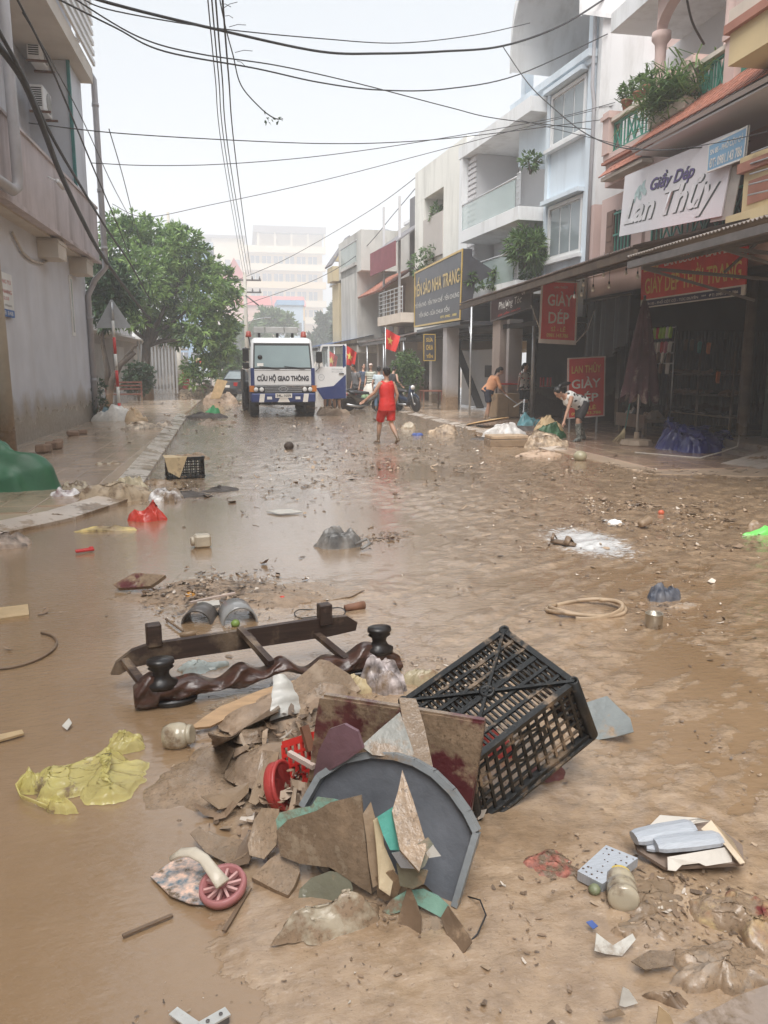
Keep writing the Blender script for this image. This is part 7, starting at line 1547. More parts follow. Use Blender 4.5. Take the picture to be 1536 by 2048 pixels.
SH = [
 ('mud_plank', 'narrow mud-caked plank standing against the maroon door', 'plank', [(798, 1396), (832, 1398), (848, 1450), (868, 1545), (822, 1532)], [(798, 1396, .50), (832, 1398, .50), (848, 1545, .36)], .03, M_MUDB, .006, 0),
 ('dusty_sheet', 'grey mud-filmed triangular sheet beside the standing plank', 'sheet', [(722, 1492), (800, 1424), (826, 1500), (838, 1528), (790, 1514), (745, 1510)], [(722, 1492, .42), (800, 1424, .49), (838, 1528, .37)], .006, mud('grey_dusty', (.24, .24, .22), .4, .6), .004, 0),
 ('purple_panel', 'rounded purple plastic panel between red basket and maroon door', 'panel', [(624, 1568), (640, 1500), (662, 1456), (690, 1447), (716, 1462), (728, 1495), (700, 1516), (645, 1548)], [(624, 1568, .24), (662, 1456, .46), (728, 1495, .42)], .012, M_PURP, 0, .08),
 ('ribbed_board', 'pale ribbed board standing behind the white plastic piece', 'board', [(572, 1378), (610, 1345), (640, 1318), (658, 1322), (700, 1350), (722, 1382), (690, 1402), (600, 1412)], [(572, 1378, .10), (645, 1318, .20), (690, 1402, .10)], .01, mud('ribbed_mud_card', (.33, .25, .18), .6, .7, streak=True), .004, .05),
 ('orange_board', 'orange-brown plywood strip lying left of the white plastic piece', 'board', [(378, 1452), (440, 1412), (520, 1380), (590, 1356), (585, 1378), (545, 1402), (470, 1428), (420, 1450)], [(378, 1452, .05), (590, 1356, .13), (545, 1402, .08)], .012, M_PLYO, .004, 0),
 ('curled_cardboard', 'dark curled strip of wet cardboard below the plywood', 'cardboard', [(428, 1500), (452, 1462), (480, 1432), (560, 1408), (556, 1424), (500, 1446), (470, 1470), (446, 1520)], [(428, 1500, .05), (560, 1408, .12), (500, 1446, .06)], .006, M_CARD2, .006, .25),
 ('glass_sheet', 'large mud-covered glass sheet lying on the grey table top', 'glass', [(552, 1662), (575, 1640), (632, 1622), (660, 1605), (722, 1590), (727, 1640), (743, 1788), (722, 1776), (660, 1735), (600, 1728), (560, 1712)], [(552, 1662, .16), (722, 1590, .325), (743, 1788, .06)], .007, mud('mud_film_glass', (.34, .27, .195), .35, .7), .004, 0),
 ('green_glass_strip', 'strip of green glass showing above the big muddy sheet', 'glass', [(552, 1640), (560, 1625), (622, 1612), (634, 1594), (668, 1598), (715, 1612), (640, 1650), (556, 1664)], [(552, 1640, .17), (640, 1594, .275), (715, 1612, .28)], .006, M_GGLASS, 0, 0),
 ('brown_card', 'brown rectangular card left of the green glass', 'cardboard', [(496, 1690), (508, 1640), (524, 1616), (560, 1620), (553, 1690), (528, 1718), (500, 1712)], [(500, 1700, .07), (560, 1620, .16), (528, 1718, .06)], .006, M_CARD, .004, .12),
 ('curved_tile_piece', 'thick curved tan fragment in front of the brown card', 'fragment', [(502, 1748), (540, 1716), (572, 1698), (596, 1722), (600, 1740), (588, 1772), (576, 1790), (548, 1778)], [(502, 1748, .05), (572, 1698, .08), (576, 1790, .03)], .022, M_MUDB, .003, -.15),
 ('smoky_glass_piece', 'smoky brown glass piece standing in the mud before the heap', 'glass', [(596, 1812), (600, 1778), (622, 1756), (660, 1742), (698, 1748), (706, 1776), (704, 1808), (650, 1822)], [(600, 1812, .0), (704, 1810, .02), (660, 1742, .09)], .006, M_GGLASS2, 0, 0),
 ('glass_shard', 'long tan glass shard right of the big muddy sheet', 'glass', [(726, 1628), (742, 1604), (752, 1640), (775, 1704), (756, 1770), (746, 1776)], [(726, 1628, .28), (742, 1604, .31), (750, 1776, .09)], .006, M_CARD, 0, 0),
 ('glass_shard', 'pale glossy glass shard with white reflection on the table top', 'glass', [(745, 1640), (760, 1630), (768, 1690), (790, 1740), (778, 1790), (757, 1776)], [(745, 1640, .29), (760, 1630, .30), (778, 1790, .08)], .006, mud('glossy_tan_glass', (.55, .45, .30), .1, .35), 0, 0),
 ('glass_shard', 'teal and white glass shard near the middle of the table top', 'glass', [(754, 1634), (786, 1614), (792, 1650), (798, 1700), (780, 1700), (766, 1670)], [(754, 1634, .31), (786, 1614, .33), (798, 1700, .22)], .006, mud('teal_glass', (.10, .36, .30), .12, .25), 0, 0),
 ('triangle_board', 'tall narrow muddy triangle board standing on the table top', 'board', [(804, 1542), (826, 1600), (850, 1680), (852, 1700), (838, 1745), (800, 1700), (784, 1622)], [(804, 1542, .40), (852, 1700, .26), (784, 1622, .33)], .012, M_MUDB, .005, 0),
 ('mirror_shard', 'small bright mirror shard below the triangle board', 'mirror', [(783, 1706), (832, 1696), (836, 1738), (802, 1736)], [(783, 1706, .24), (832, 1696, .26), (836, 1738, .21)], .005, mat('mirror', (.7, .7, .7), .08, .1, 8, metal=.9, mud=.2, mudscale=9), 0, 0),
 ('glass_shard', 'brown four-sided shard right of the mirror piece', 'glass', [(832, 1690), (856, 1674), (868, 1690), (850, 1732), (836, 1742)], [(832, 1690, .27), (856, 1674, .285), (850, 1732, .22)], .005, M_GGLASS2, 0, 0),
 ('white_shard', 'small white triangle shard at the right of the table top', 'shard', [(852, 1706), (866, 1690), (882, 1712), (858, 1716)], [(852, 1706, .25), (866, 1690, .27), (882, 1712, .24)], .004, M_PAPER, 0, 0),
 ('glass_shard', 'lower brown shard pointing down below the mirror piece', 'glass', [(792, 1728), (856, 1742), (848, 1768), (826, 1778), (800, 1772)], [(792, 1728, .20), (856, 1742, .19), (826, 1778, .13)], .005, M_GGLASS2, 0, 0),
 ('muddy_card', 'tan card under the shards at the foot of the table top', 'cardboard', [(752, 1752), (786, 1738), (806, 1764), (792, 1796), (770, 1800), (756, 1790)], [(752, 1752, .12), (806, 1764, .12), (770, 1800, .04)], .005, M_CARD, 0, 0),
 ('green_rim_glass', 'curved green glass rim lying in front of the table top', 'glass', [(764, 1822), (784, 1798), (812, 1782), (846, 1778), (876, 1792), (898, 1812), (910, 1850), (888, 1838), (862, 1814), (832, 1806), (800, 1812), (780, 1830)], [(764, 1822, .03), (846, 1778, .10), (910, 1850, .02)], .008, M_GGLASS, 0, 0),
 ('leaf_shaped_card', 'upright leaf-shaped muddy card at the very front of the heap', 'cardboard', [(796, 1842), (806, 1804), (817, 1770), (830, 1800), (842, 1834), (840, 1888), (815, 1870)], [(796, 1842, .03), (817, 1770, .13), (840, 1888, .0)], .006, M_CARD2, 0, .1),
 ('round_card', 'rounded wet card lying at the very front of the heap', 'cardboard', [(836, 1892), (842, 1838), (872, 1832), (900, 1850), (908, 1878), (894, 1898), (862, 1906)], [(836, 1892, .01), (872, 1832, .04), (894, 1898, .01)], .005, M_MUDB, .003, 0),
 ('torn_card', 'torn dark brown cardboard flap at front right of the heap', 'cardboard', [(884, 1836), (898, 1812), (936, 1868), (944, 1884), (924, 1912), (914, 1920), (900, 1890)], [(884, 1836, .05), (936, 1868, .06), (914, 1920, .0)], .005, M_CARD2, .004, .1),
 ('brown_sheet', 'flat brown sheet in the mud below the smoky glass', 'sheet', [(590, 1828), (640, 1808), (776, 1826), (782, 1836), (700, 1830), (610, 1838)], [(590, 1828, .02), (640, 1808, .03), (782, 1836, .015)], .005, M_CARD2, .003, 0),
 ('paper_sheet', 'curled muddy paper left of the red disc', 'paper', [(404, 1604), (440, 1586), (500, 1570), (498, 1590), (470, 1612), (438, 1620)], [(404, 1604, .03), (500, 1570, .06), (438, 1620, .02)], .003, M_CARD, .006, .3),
 ('paper_sheet', 'large soaked paper sheet left of the brown card', 'paper', [(382, 1678), (400, 1662), (440, 1672), (512, 1690), (490, 1722), (456, 1730), (412, 1706)], [(382, 1678, .03), (512, 1690, .04), (456, 1730, .02)], .003, M_MUDB, .008, .2),
 ('paper_sheet', 'torn soaked paper with dark edge above the scooter wheel', 'paper', [(478, 1694), (500, 1664), (515, 1690), (498, 1730), (452, 1738), (470, 1716)], [(478, 1694, .05), (515, 1690, .06), (452, 1738, .02)], .003, M_CARD2, .006, .2),
 ('folded_cardboard', 'folded tan cardboard standing left of the red disc', 'cardboard', [(498, 1606), (512, 1560), (526, 1502), (560, 1508), (548, 1548), (524, 1600), (512, 1612)], [(498, 1606, .04), (526, 1502, .16), (524, 1600, .05)], .005, M_CARD, .004, .12),
 ('paper_sheet', 'wide wet sheet pressed into the mud by the glass jar', 'paper', [(392, 1520), (440, 1478), (470, 1500), (450, 1545), (420, 1560), (400, 1556)], [(392, 1520, .03), (470, 1500, .05), (420, 1560, .02)], .003, M_MUDB, .006, .1),
 ('flat_tray', 'flat muddy sheet floating left of the back of the heap', 'sheet', [(566, 1172), (640, 1164), (688, 1182), (730, 1182), (700, 1196), (600, 1206)], [(566, 1172, .03), (730, 1182, .02), (600, 1206, .02)], .006, M_MUDB, .01, .05),
 ('tipped_panel', 'slanted maroon panel at the left of the far debris mound', 'panel', [(226, 1168), (268, 1146), (330, 1150), (300, 1172), (236, 1176)], [(226, 1168, .05), (268, 1146, .12), (300, 1172, .06)], .03, M_MAROON, .01, 0),
 ('white_board', 'small white foam board on the far debris mound', 'board', [(394, 1204), (438, 1200), (440, 1210), (398, 1214)], [(394, 1204, .09), (438, 1200, .09), (398, 1214, .07)], .02, M_PAPER, 0, 0),
 ('grey_plastic_sheet', 'grey rain-streaked plastic sheet peaked behind the black crate', 'plastic', [(1148, 1418), (1214, 1392), (1262, 1440), (1270, 1470), (1196, 1480), (1166, 1460)], [(1148, 1418, .06), (1214, 1392, .13), (1196, 1480, .0)], .004, mud('grey_film', (.24, .26, .26), .3, .35), .006, .15),
 ('tan_sheet', 'pale tan board lying flat behind the grey plastic sheet', 'board', [(1110, 1376), (1146, 1366), (1178, 1396), (1132, 1412)], [(1110, 1376, .05), (1146, 1366, .06), (1132, 1412, .03)], .008, M_MUDB, .003, 0),
 ('yellow_plank', 'yellowish plank end in the water at the left edge', 'plank', [(-20, 1216), (56, 1208), (58, 1228), (-20, 1240)], [(-20, 1216, .03), (56, 1208, .03), (58, 1228, .02)], .02, mud('yellow_plank', (.45, .33, .19), .6, .2), .002, 0),
 ('pale_plank', 'small pale stick floating at the left edge', 'plank', [(-10, 1472), (44, 1460), (48, 1468), (-10, 1484)], [(-10, 1472, .02), (44, 1460, .02), (48, 1468, .015)], .01, mud('yellow_plank', (.45, .33, .19)), .002, 0),
 ('white_scrap', 'small white scrap in the water behind the yellow bag', 'scrap', [(124, 1452), (138, 1436), (144, 1446), (134, 1460)], [(124, 1452, .02), (138, 1436, .04), (134, 1460, .01)], .003, M_PAPER, 0, .1),
 ('grey_cloth_sheet', 'grey-brown sheet of soaked cloth across the bottom right corner', 'cloth', [(1350, 2060), (1400, 2030), (1480, 1990), (1560, 1965), (1560, 2070)], [(1350, 2050, .04), (1560, 1965, .05), (1560, 2060, .03)], .006, mud('grey_soaked', (.30, .24, .20), .5, .5), .006, .05),
 ('plank_scrap', 'small flat wooden piece behind the grey cloth corner', 'wood', [(1208, 2028), (1240, 2018), (1252, 2030), (1218, 2038)], [(1208, 2028, .04), (1240, 2018, .05), (1218, 2038, .03)], .012, M_CARD, .002, 0),
 ('white_flake', 'creased off-white card standing in the mud at bottom right', 'cardboard', [(1238, 2010), (1246, 1974), (1258, 1980), (1276, 2006), (1250, 2014)], [(1238, 2010, .03), (1246, 1974, .07), (1276, 2006, .03)], .003, M_PAPER, .002, .1),
 ('tan_flake', 'upright tan cardboard flap at the bottom edge right of centre', 'cardboard', [(1312, 2050), (1318, 2012), (1340, 2030), (1352, 2060)], [(1312, 2050, .04), (1318, 2012, .09), (1352, 2060, .03)], .004, mud('tan_card', (.46, .34, .21), .6, .2), .002, .1),
 ('foil_packet', 'crumpled white and blue foil packet in the mud, right foreground', 'packet', [(1186, 1902), (1192, 1866), (1210, 1890), (1240, 1900), (1262, 1868), (1268, 1880), (1244, 1912), (1210, 1908)], [(1186, 1902, .04), (1192, 1866, .07), (1262, 1868, .06)], .003, M_PAPER, .003, .2),
 ('blue_scrap', 'small blue plastic scrap near the foil packet', 'scrap', [(1172, 1844), (1184, 1840), (1196, 1852), (1186, 1858)], [(1172, 1844, .045), (1184, 1840, .05), (1186, 1858, .04)], .003, mat('blue_scrap', (.05, .10, .32), .4), 0, 0),
 ('flat_card', 'flat brown card half sunk right of the plastic jar', 'cardboard', [(1262, 1925), (1300, 1900), (1350, 1905), (1346, 1932), (1290, 1940)], [(1262, 1925, .05), (1350, 1905, .055), (1290, 1940, .045)], .004, M_MUDB, .004, 0),
 ('road_sheet', 'pale flat sheet lying on the wet road left of centre', 'sheet', [(532, 1020), (580, 1018), (608, 1022), (560, 1028)], [(532, 1020, .03), (608, 1022, .03), (560, 1028, .02)], .006, M_PAPER, .01, 0),
]
for k, (nm, lb_, ct_, ol, an, th_, m_, fr_, bd) in enumerate(SH): shard(nm, lb_, ct_, ol, an, th_, m_, fr_, bd, seed=k + 10)
# -- white plastic chair piece (ribbed, curved)
p0 = Plane3([(540, 1442, .10), (602, 1424, .10), (565, 1350, .24)]); V = []; nu, nv = 10, 12
for i in range(nu + 1):
 for j in range(nv + 1):
  a, b_ = i / nu, j / nv; x = 540 + 8 * b_ + a * (62 - 38 * b_ ** 1.6); y = 1442 - 92 * b_ - a * 16 * (1 - b_); q = p0.hit(x, y); V.append(q + p0.n * (.02 * math.sin(a * 3.1) + .008 * math.sin(b_ * 18)))
V2 = [v - p0.n * .006 for v in V]; F = [(i * (nv + 1) + j, (i + 1) * (nv + 1) + j, (i + 1) * (nv + 1) + j + 1, i * (nv + 1) + j + 1) for i in range(nu) for j in range(nv)]; m_ = len(V)
tag(MB().add(V + V2, F + [tuple(m_ + k for k in f[::-1]) for f in F], 0, True).build('chair_back_piece', M_WHITEPL), 'broken ribbed white plastic chair piece on top of the heap', 'chair piece')
# -- red disc, red basket, sticks, jar and lid
p = G(560, 1572, .09); t = thing('red_tin', 'flat round red tin standing on edge left of the grey table top', 'tin', p, rot=(R(70), R(12), R(62)))
MB().lathe([(.0, -.022), (.085, -.022), (.09, -.018), (.09, .018), (.085, .022), (0, .022)], (0, 0, 0), 28).build('drum', mud('red_tin_paint', (.40, .05, .045), .4, .25), t); MB().lathe([(.092, .010), (.094, .012), (.094, .022), (.082, .026), (.08, .022)], (0, 0, 0), 28).build('lid', mud('red_tin_paint', (.40, .05, .045)), t)
rb = Plane3([(570, 1492, .19), (618, 1470, .26), (616, 1590, .06)]); c0 = rb.hit(590, 1540); t = thing('red_basket', 'bright red perforated plastic basket wedged in the heap', 'basket', c0)
def rq(a, b_): return rb.hit(566 + 62 * a + 6 * b_, 1490 - 20 * a + (95 - 10 * a) * b_) - c0
for i in range(6): MB().bar(rq(i / 5, 0), rq(i / 5, 1), .010, .012, up=rb.n).build('wall_bar', M_REDPL, t)
for i in range(5): MB().bar(rq(0, i / 4), rq(1, i / 4), .012 if 0 < i < 4 else .026, .010, up=rb.n).build('wall_band', M_REDPL, t)
bk = -rb.n * .12 if rb.n.y < 0 else rb.n * .12
for i in range(5): MB().bar(rq(1, i / 4), rq(1, i / 4) + bk, .010, .010).build('wall_band', M_REDPL, t)
for i in range(3): MB().bar(rq(1, 0) + bk * (i / 2), rq(1, 1) + bk * (i / 2), .010, .010).build('wall_bar', M_REDPL, t)
tag(MB().bar(G(608, 1452, .30), G(622, 1502, .22), .03, .02).build('bark_stick', mud('bark_brown', (.16, .07, .04), .8, .2)), 'rough red-brown stick standing by the red basket', 'stick')
tag(MB().bar(G(578, 1506, .21), G(628, 1534, .20), .018, .018).build('pale_stick', mud('pale_pink_wood', (.52, .42, .37), .6, .2)), 'pale square stick lying across the red basket', 'stick')
M_JARG = mat('dirty_clear_plastic', (.55, .48, .36), .12, .15, 5, .1, 20, mud=.3, mudscale=6, alpha=.8, spec=.7)
p = G(352, 1472, .045); t = thing('glass_jar', 'round clear jar half sunk behind the yellow bag', 'jar', p, rot=(R(80), R(0), R(75)))
MB().lathe([(.02, -.05), (.05, -.046), (.058, -.02), (.058, .02), (.05, .042), (.038, .052), (.04, .055), (.04, .075), (.034, .075)], (0, 0, 0), 22).build('body', M_JARG, t); MB().lathe([(.041, .058), (.043, .06), (.043, .064), (.041, .066)], (0, 0, 0), 22).build('thread', M_JARG, t)
p = GM(514, 1484); t = thing('pot_lid', 'round muddy lid lying left of the red basket', 'lid', (p.x, p.y, p.z)); MB().lathe([(.0, .014), (.04, .014), (.052, .010), (.055, .002), (.055, 0)], (0, 0, 0), 24).build('disc', M_MUDB, t); MB().lathe([(.036, .0145), (.04, .018), (.044, .0145)], (0, 0, 0), 24).build('ridge', M_CARD, t)
# -- crumpled bags and cloth
heap('foil_bag', 'crumpled maroon and white wrapper at the back of the heap', 'wrapper', 770, 1385, 85, .9, .17, mat('foil_wrap', (.10, .035, .045), .25, .9, 16, .4, 20, two=(.40, .36, .36), mud=.4), 1, fold=1.8, n=26)
heap('paper_bundle', 'muddy yellowish paper bundle left of the maroon wrapper', 'paper', 705, 1392, 70, .8, .10, mud('yellow_paper', (.52, .42, .25), .5, .45), 2, fold=1.6)
heap('plastic_bag', 'pale yellow crumpled bag between wrapper and crate', 'bag', 845, 1368, 90, .6, .08, mud('cream_bag', (.42, .36, .24), .35, .4), 3, fold=1.7)
heap('clear_bag', 'pale bluish plastic scrap inside the carved stand', 'bag', 405, 1335, 90, .7, .05, mud('bluish_film', (.40, .44, .42), .2, .3), 4, fold=1.6)
heap('muddy_bag', 'muddy white plastic bag twisted at the front edge of the heap', 'bag', 665, 1862, 185, .38, .085, M_BAGW, 5, rot=.18, fold=1.9, n=30)
heap('maroon_cloth', 'wet maroon cloth lying against the right side of the crate', 'cloth', 1095, 1556, 80, .6, .05, mud('maroon_cloth', (.17, .06, .06), .6, .4), 6, fold=1.8)
heap('dark_cloth', 'dark brown rag under the right side of the crate', 'cloth', 1050, 1572, 70, .5, .045, M_CARD2, 7, fold=1.8)
heap('yellow_waste', 'yellow printed scraps inside the tipped crate', 'paper', 905, 1510, 100, .9, .13, mud('yellow_scraps', (.58, .46, .18), .4, .15), 8, fold=1.6)
heap('red_waste', 'red plastic scraps inside the tipped crate', 'plastic', 985, 1505, 80, .9, .10, mud('red_scraps', (.45, .06, .05), .4, .2), 9, fold=1.6)
# mud-soaked core of the heap
def mound(label, px, py, rx, ry, h, seed, m=M_MUDB, name='mud_mound', rot=0.0):
 p = GM(px, py); tag(crumple(name, m, (p.x, p.y, p.z - .01), rx, ry, h, seed, rot=rot, n=40, fold=.9, top=.8), label, 'mud')
M_MUDH = mat('mud_heap', (.30, .215, .15), .5, .3, 9, .8, 45, mud=.4, mudscale=12)
mound('heap of brown mud behind the grey table top', 745, 1560, .42, .34, .22, 201, M_MUDH)
mound('mud mound around the white plastic piece', 600, 1450, .34, .22, .13, 202, M_MUDH)
mound('flat mud and paper mound left of the red tin', 460, 1550, .30, .30, .045, 203, M_MUDB)
mound('far mound of muddy leaves and rags left of the backpack', 430, 1185, .62, .34, .06, 205, M_MUDH)
mound('low leafy mud mound right of the far rag mound', 560, 1200, .42, .22, .045, 206, M_MUDH)
# -- yellow plastic bag
M_YBAG = plastic('yellow_bag_film', (.76, .68, .25), .5, .2, .3)
p = GM(185, 1570); t = thing('yellow_plastic_bag', 'translucent yellow plastic bag knotted at one end in the brown water', 'plastic bag', (p.x, p.y, 0))
crumple('film', M_YBAG, (.02, .02, .0), .215, .185, .075, 21, t, rot=.35, n=44, fold=2.4, sharp=1.3)
k0 = G(78, 1560, .03) - t.location; crumple('knot', M_YBAG, (k0.x, k0.y, 0), .075, .06, .085, 22, t, n=24, fold=2.2)
k1 = G(110, 1608, .02) - t.location; crumple('handle', M_YBAG, (k1.x, k1.y, 0), .085, .035, .05, 23, t, rot=-.6, n=22, fold=2.2)
k2 = G(45, 1580, .02) - t.location; MB().tube([k0 + V3(-.03, .01, .03), k2 + V3(-.02, 0, .015), k2 + V3(.01, -.06, .006), k1 + V3(-.02, -.03, .01)], [(.02, .006), (.016, .005), (.014, .004), (.01, .004)], 8).build('loop', M_YBAG, t)
k3 = G(250, 1475, .05) - t.location; crumple('fold', M_YBAG, (k3.x, k3.y, 0), .085, .06, .075, 24, t, rot=.3, n=24, fold=2.2)
# -- toy scooter wheel with its white fork, on a magazine
M_PINKW = mud('pink_rubber', (.42, .17, .17), .45, .15); c = G(446, 1772, .045); t = thing('scooter_wheel', 'pink toy scooter wheel with curved white fork lying in the mud', 'wheel', c, rot=(R(14), R(-10), 0)); wr = .075
o = MB().lathe([(wr - .016, -.013), (wr - .004, -.015), (wr, 0), (wr - .004, .015), (wr - .016, .013), (wr - .016, -.013)], (0, 0, 0), 36).build('tyre', M_PINKW, t)
for k in range(10): a = k * math.pi / 5; MB().bar((.012 * math.cos(a), .012 * math.sin(a), 0), ((wr - .014) * math.cos(a), (wr - .014) * math.sin(a), 0), .008, .014).build('spoke', mud('pale_pink', (.60, .36, .34), .45, .15), t)
MB().lathe([(0, -.014), (.016, -.014), (.016, .016), (0, .016)], (0, 0, 0), 14).build('hub', M_PINKW, t); MB().lathe([(0, .018), (.011, .018), (.011, .03), (0, .03)], (0, 0, 0), 6, smooth=False).build('axle_nut', M_BRACE, t)
q = [G(446, 1768, .085), G(428, 1745, .10), G(408, 1718, .115), G(385, 1704, .115), G(360, 1705, .10), G(340, 1718, .08)]; inv = Matrix.LocRotScale(c, Euler((R(14), R(-10), 0)), None).inverted()
MB().tube([inv @ v for v in q], [(.008, .024), (.008, .02), (.008, .018), (.007, .02), (.006, .018), (.005, .012)], 10).build('fork', mud('white_fork', (.56, .50, .41), .35, .2), t)
mg = mat('magazine_print', (.10, .30, .42), .4, .5, 38, .1, 20, two=(.62, .42, .32), mud=.45, mudscale=16)
shard('magazine', 'colourful soaked magazine page under the scooter wheel', 'magazine', [(300, 1748), (340, 1722), (400, 1702), (425, 1722), (440, 1735), (495, 1772), (458, 1810), (380, 1806), (340, 1790)], [(300, 1748, .018), (400, 1702, .018), (458, 1810, .018)], .004, mg, .002, 0)
tag(MB().bar(G(448, 1862, .012), G(500, 1775, .02), .012, .006).build('wooden_strip', M_CARD2), 'thin wooden strip in the mud right of the scooter wheel', 'stick')
tag(MB().bar(G(245, 1872, .008), G(345, 1830, .008), .012, .006).build('reed_stick', M_CARD2), 'long thin stick floating left of the scooter wheel', 'stick')
# -- metal angle bracket at the bottom edge
t = thing('angle_bracket', 'L-shaped white metal angle bracket at the bottom edge', 'bracket', G(395, 2050, .02)); w0 = t.location.copy()
a, b_, c = G(346, 2022, .02), G(398, 2058, .02), G(456, 2026, .02); M_ANG = mud('chipped_white_metal', (.55, .55, .53), .35, .15, metal=.3)
MB().bar(a - w0, b_ - w0, .028, .004).build('arm', M_ANG, t); MB().bar(b_ - w0 + V3(.004, 0, .005), c - w0 + V3(0, 0, .005), .03, .005).build('arm', M_ANG, t); MB().bar(b_ - w0 + V3(.006, -.012, -.004), c - w0 + V3(.002, -.012, -.004), .006, .022).build('flange', M_BRACE, t)
for f in (.3, .75): q = b_.lerp(c, f) - w0; MB().lathe([(0, 0), (.005, 0), (.005, .002), (0, .002)], (q.x, q.y, q.z + .0085), 10).build('bolt', M_BRACE, t)
# -- burst white box with wrapped rolls
M_BOXW = mud('white_box_card', (.55, .51, .46), .55, .2, mudscale=4); M_BOXIN = mud('box_inside', (.20, .15, .12), .7, .2); M_ROLL = mat('wrapped_rolls', (.42, .45, .50), .25, .12, 25, .25, 60, grain=(1, 14, 1))
c = G(1372, 1700, .03); t = thing('burst_box', 'burst white cardboard box with wrapped pale blue rolls, right foreground', 'box', (c.x, c.y, 0)); L0 = Vector((c.x, c.y, 0))
def bp(px, py, z): return G(px, py, z + .022) - L0
MB().slab([bp(1268, 1680, .05), bp(1295, 1648, .07), bp(1420, 1640, .07), bp(1485, 1690, .06), bp(1488, 1726, .045), bp(1330, 1735, .03), bp(1275, 1700, .04)], .012).build('base', M_BOXIN, t)
MB().slab([bp(1300, 1650, .085), bp(1320, 1630, .10), bp(1400, 1636, .10), bp(1420, 1642, .085), bp(1372, 1650, .085)], .004).build('flap', M_BOXW, t)
MB().slab([bp(1335, 1714, .065), bp(1464, 1692, .075), bp(1464, 1724, .045), bp(1412, 1732, .045), bp(1398, 1726, .05), bp(1364, 1730, .045), bp(1352, 1742, .035), bp(1336, 1740, .04)], .004).build('flap', M_BOXW, t)
MB().slab([bp(1402, 1658, .10), bp(1422, 1640, .11), bp(1465, 1680, .10), bp(1490, 1725, .06), bp(1480, 1728, .06), bp(1450, 1690, .085)], .004).build('flap', mud('printed_flap', (.60, .50, .38), .5, .25), t)
for a, b_, r in (((1268, 1676, .075), (1385, 1652, .09), .028), ((1310, 1690, .075), (1440, 1676, .085), .028), ((1290, 1692, .055), (1400, 1690, .06), .02)):
 pa, pb = bp(*a), bp(*b_); MB().tube([pa, pa.lerp(pb, .1), pa.lerp(pb, .5), pa.lerp(pb, .92), pb], [(r * .6, r * 1.1), (r * .75, r * 1.4), (r * .8, r * 1.5), (r * .7, r * 1.35), (r * .5, r * 1.1)], 10, smooth=False).build('wrapped_roll', M_ROLL, t)
# bubble-wrapped packet, plastic jar, small round fruit
c = G(1212, 1728, .035); t = thing('wrapped_packet', 'clear-wrapped white packet with dark dots beside the plastic jar', 'packet', (c.x, c.y, 0)); L0 = Vector((c.x, c.y, 0)); pk_ = [bp(1155, 1742, .04), bp(1212, 1690, .06), bp(1276, 1716, .055), bp(1205, 1768, .035)]
MB().slab(pk_, .035).build('packet', M_ROLL, t)
for i in range(6):
 for j in range(5):
  if random.random() < .75: q = pk_[0].lerp(pk_[1], (i + random.uniform(.2, .8)) / 6).lerp(pk_[3].lerp(pk_[2], (i + .5) / 6), (j + random.uniform(.2, .8)) / 5); MB().lathe([(.0, .0022), (random.uniform(.002, .0045), .001)], (q.x, q.y, q.z), 7).build('dot', M_CARD2, t)
c = G(1243, 1775, .05); t = thing('plastic_jar', 'clear dirty plastic jar lying in the mud with yellow neck', 'jar', c, rot=(R(97), 0, R(158)))
MB().lathe([(.02, -.075), (.04, -.074), (.047, -.066), (.046, -.05), (.043, -.045), (.046, -.035), (.046, .0), (.043, .004), (.046, .012), (.046, .045), (.04, .06), (.036, .064), (.036, .075), (.031, .075)], (0, 0, 0), 22, sy=.9).build('body', M_JARG, t); MB().lathe([(.037, .062), (.0385, .064), (.0385, .072), (.037, .074)], (0, 0, 0), 22, sy=.9).build('ring', mud('yellow_ring', (.6, .45, .1), .4, .1), t)
def ball(name, label, cat, px, py, wpx, m, sz=.92): p = GM(px, py); r = wpx / 2 * dist(p) / 1560; return tag(MB().lathe([(0, -r * sz), (r * .55, -r * .78), (r * .9, -r * .35), (r, 0), (r * .9, r * .38), (r * .55, r * .76), (r * .12, r * sz * .95), (0, r * sz * .92)], (p.x, p.y, p.z + r * .55), 18).build(name, m), label, cat)
ball('green_fruit', 'small grey-green round fruit left of the plastic jar', 'fruit', 1188, 1800, 22, mud('fruit_green', (.20, .22, .13), .4, .3))
ball('orange_fruit', 'orange fruit on the far debris mound', 'fruit', 381, 1198, 20, mud('fruit_orange', (.60, .28, .05), .4, .1)); ball('green_fruit', 'green fruit in front of the grey half-pipe tile', 'fruit', 471, 1252, 18, mud('fruit_green2', (.16, .24, .06), .4, .15)); ball('red_ball', 'small bright red ball right of the far mound', 'ball', 565, 1206, 14, mud('ball_red', (.6, .04, .02), .4, .05)); ball('red_tomato', 'tiny reddish fruit among debris on the right side of the road', 'fruit', 1322, 1030, 12, mud('tomato', (.45, .10, .05), .4, .3))
ball('khaki_bowl', 'upturned dull khaki bowl lying at the right pavement edge', 'bowl', 1160, 922, 26, mud('khaki_bowl', (.30, .27, .18), .4, .3)); ball('coconut_half', 'dark broken coconut shell in the middle of the street', 'coconut', 578, 900, 20, mat('coconut_dark', (.06, .04, .03), .7, .3, 9, .3, 40))
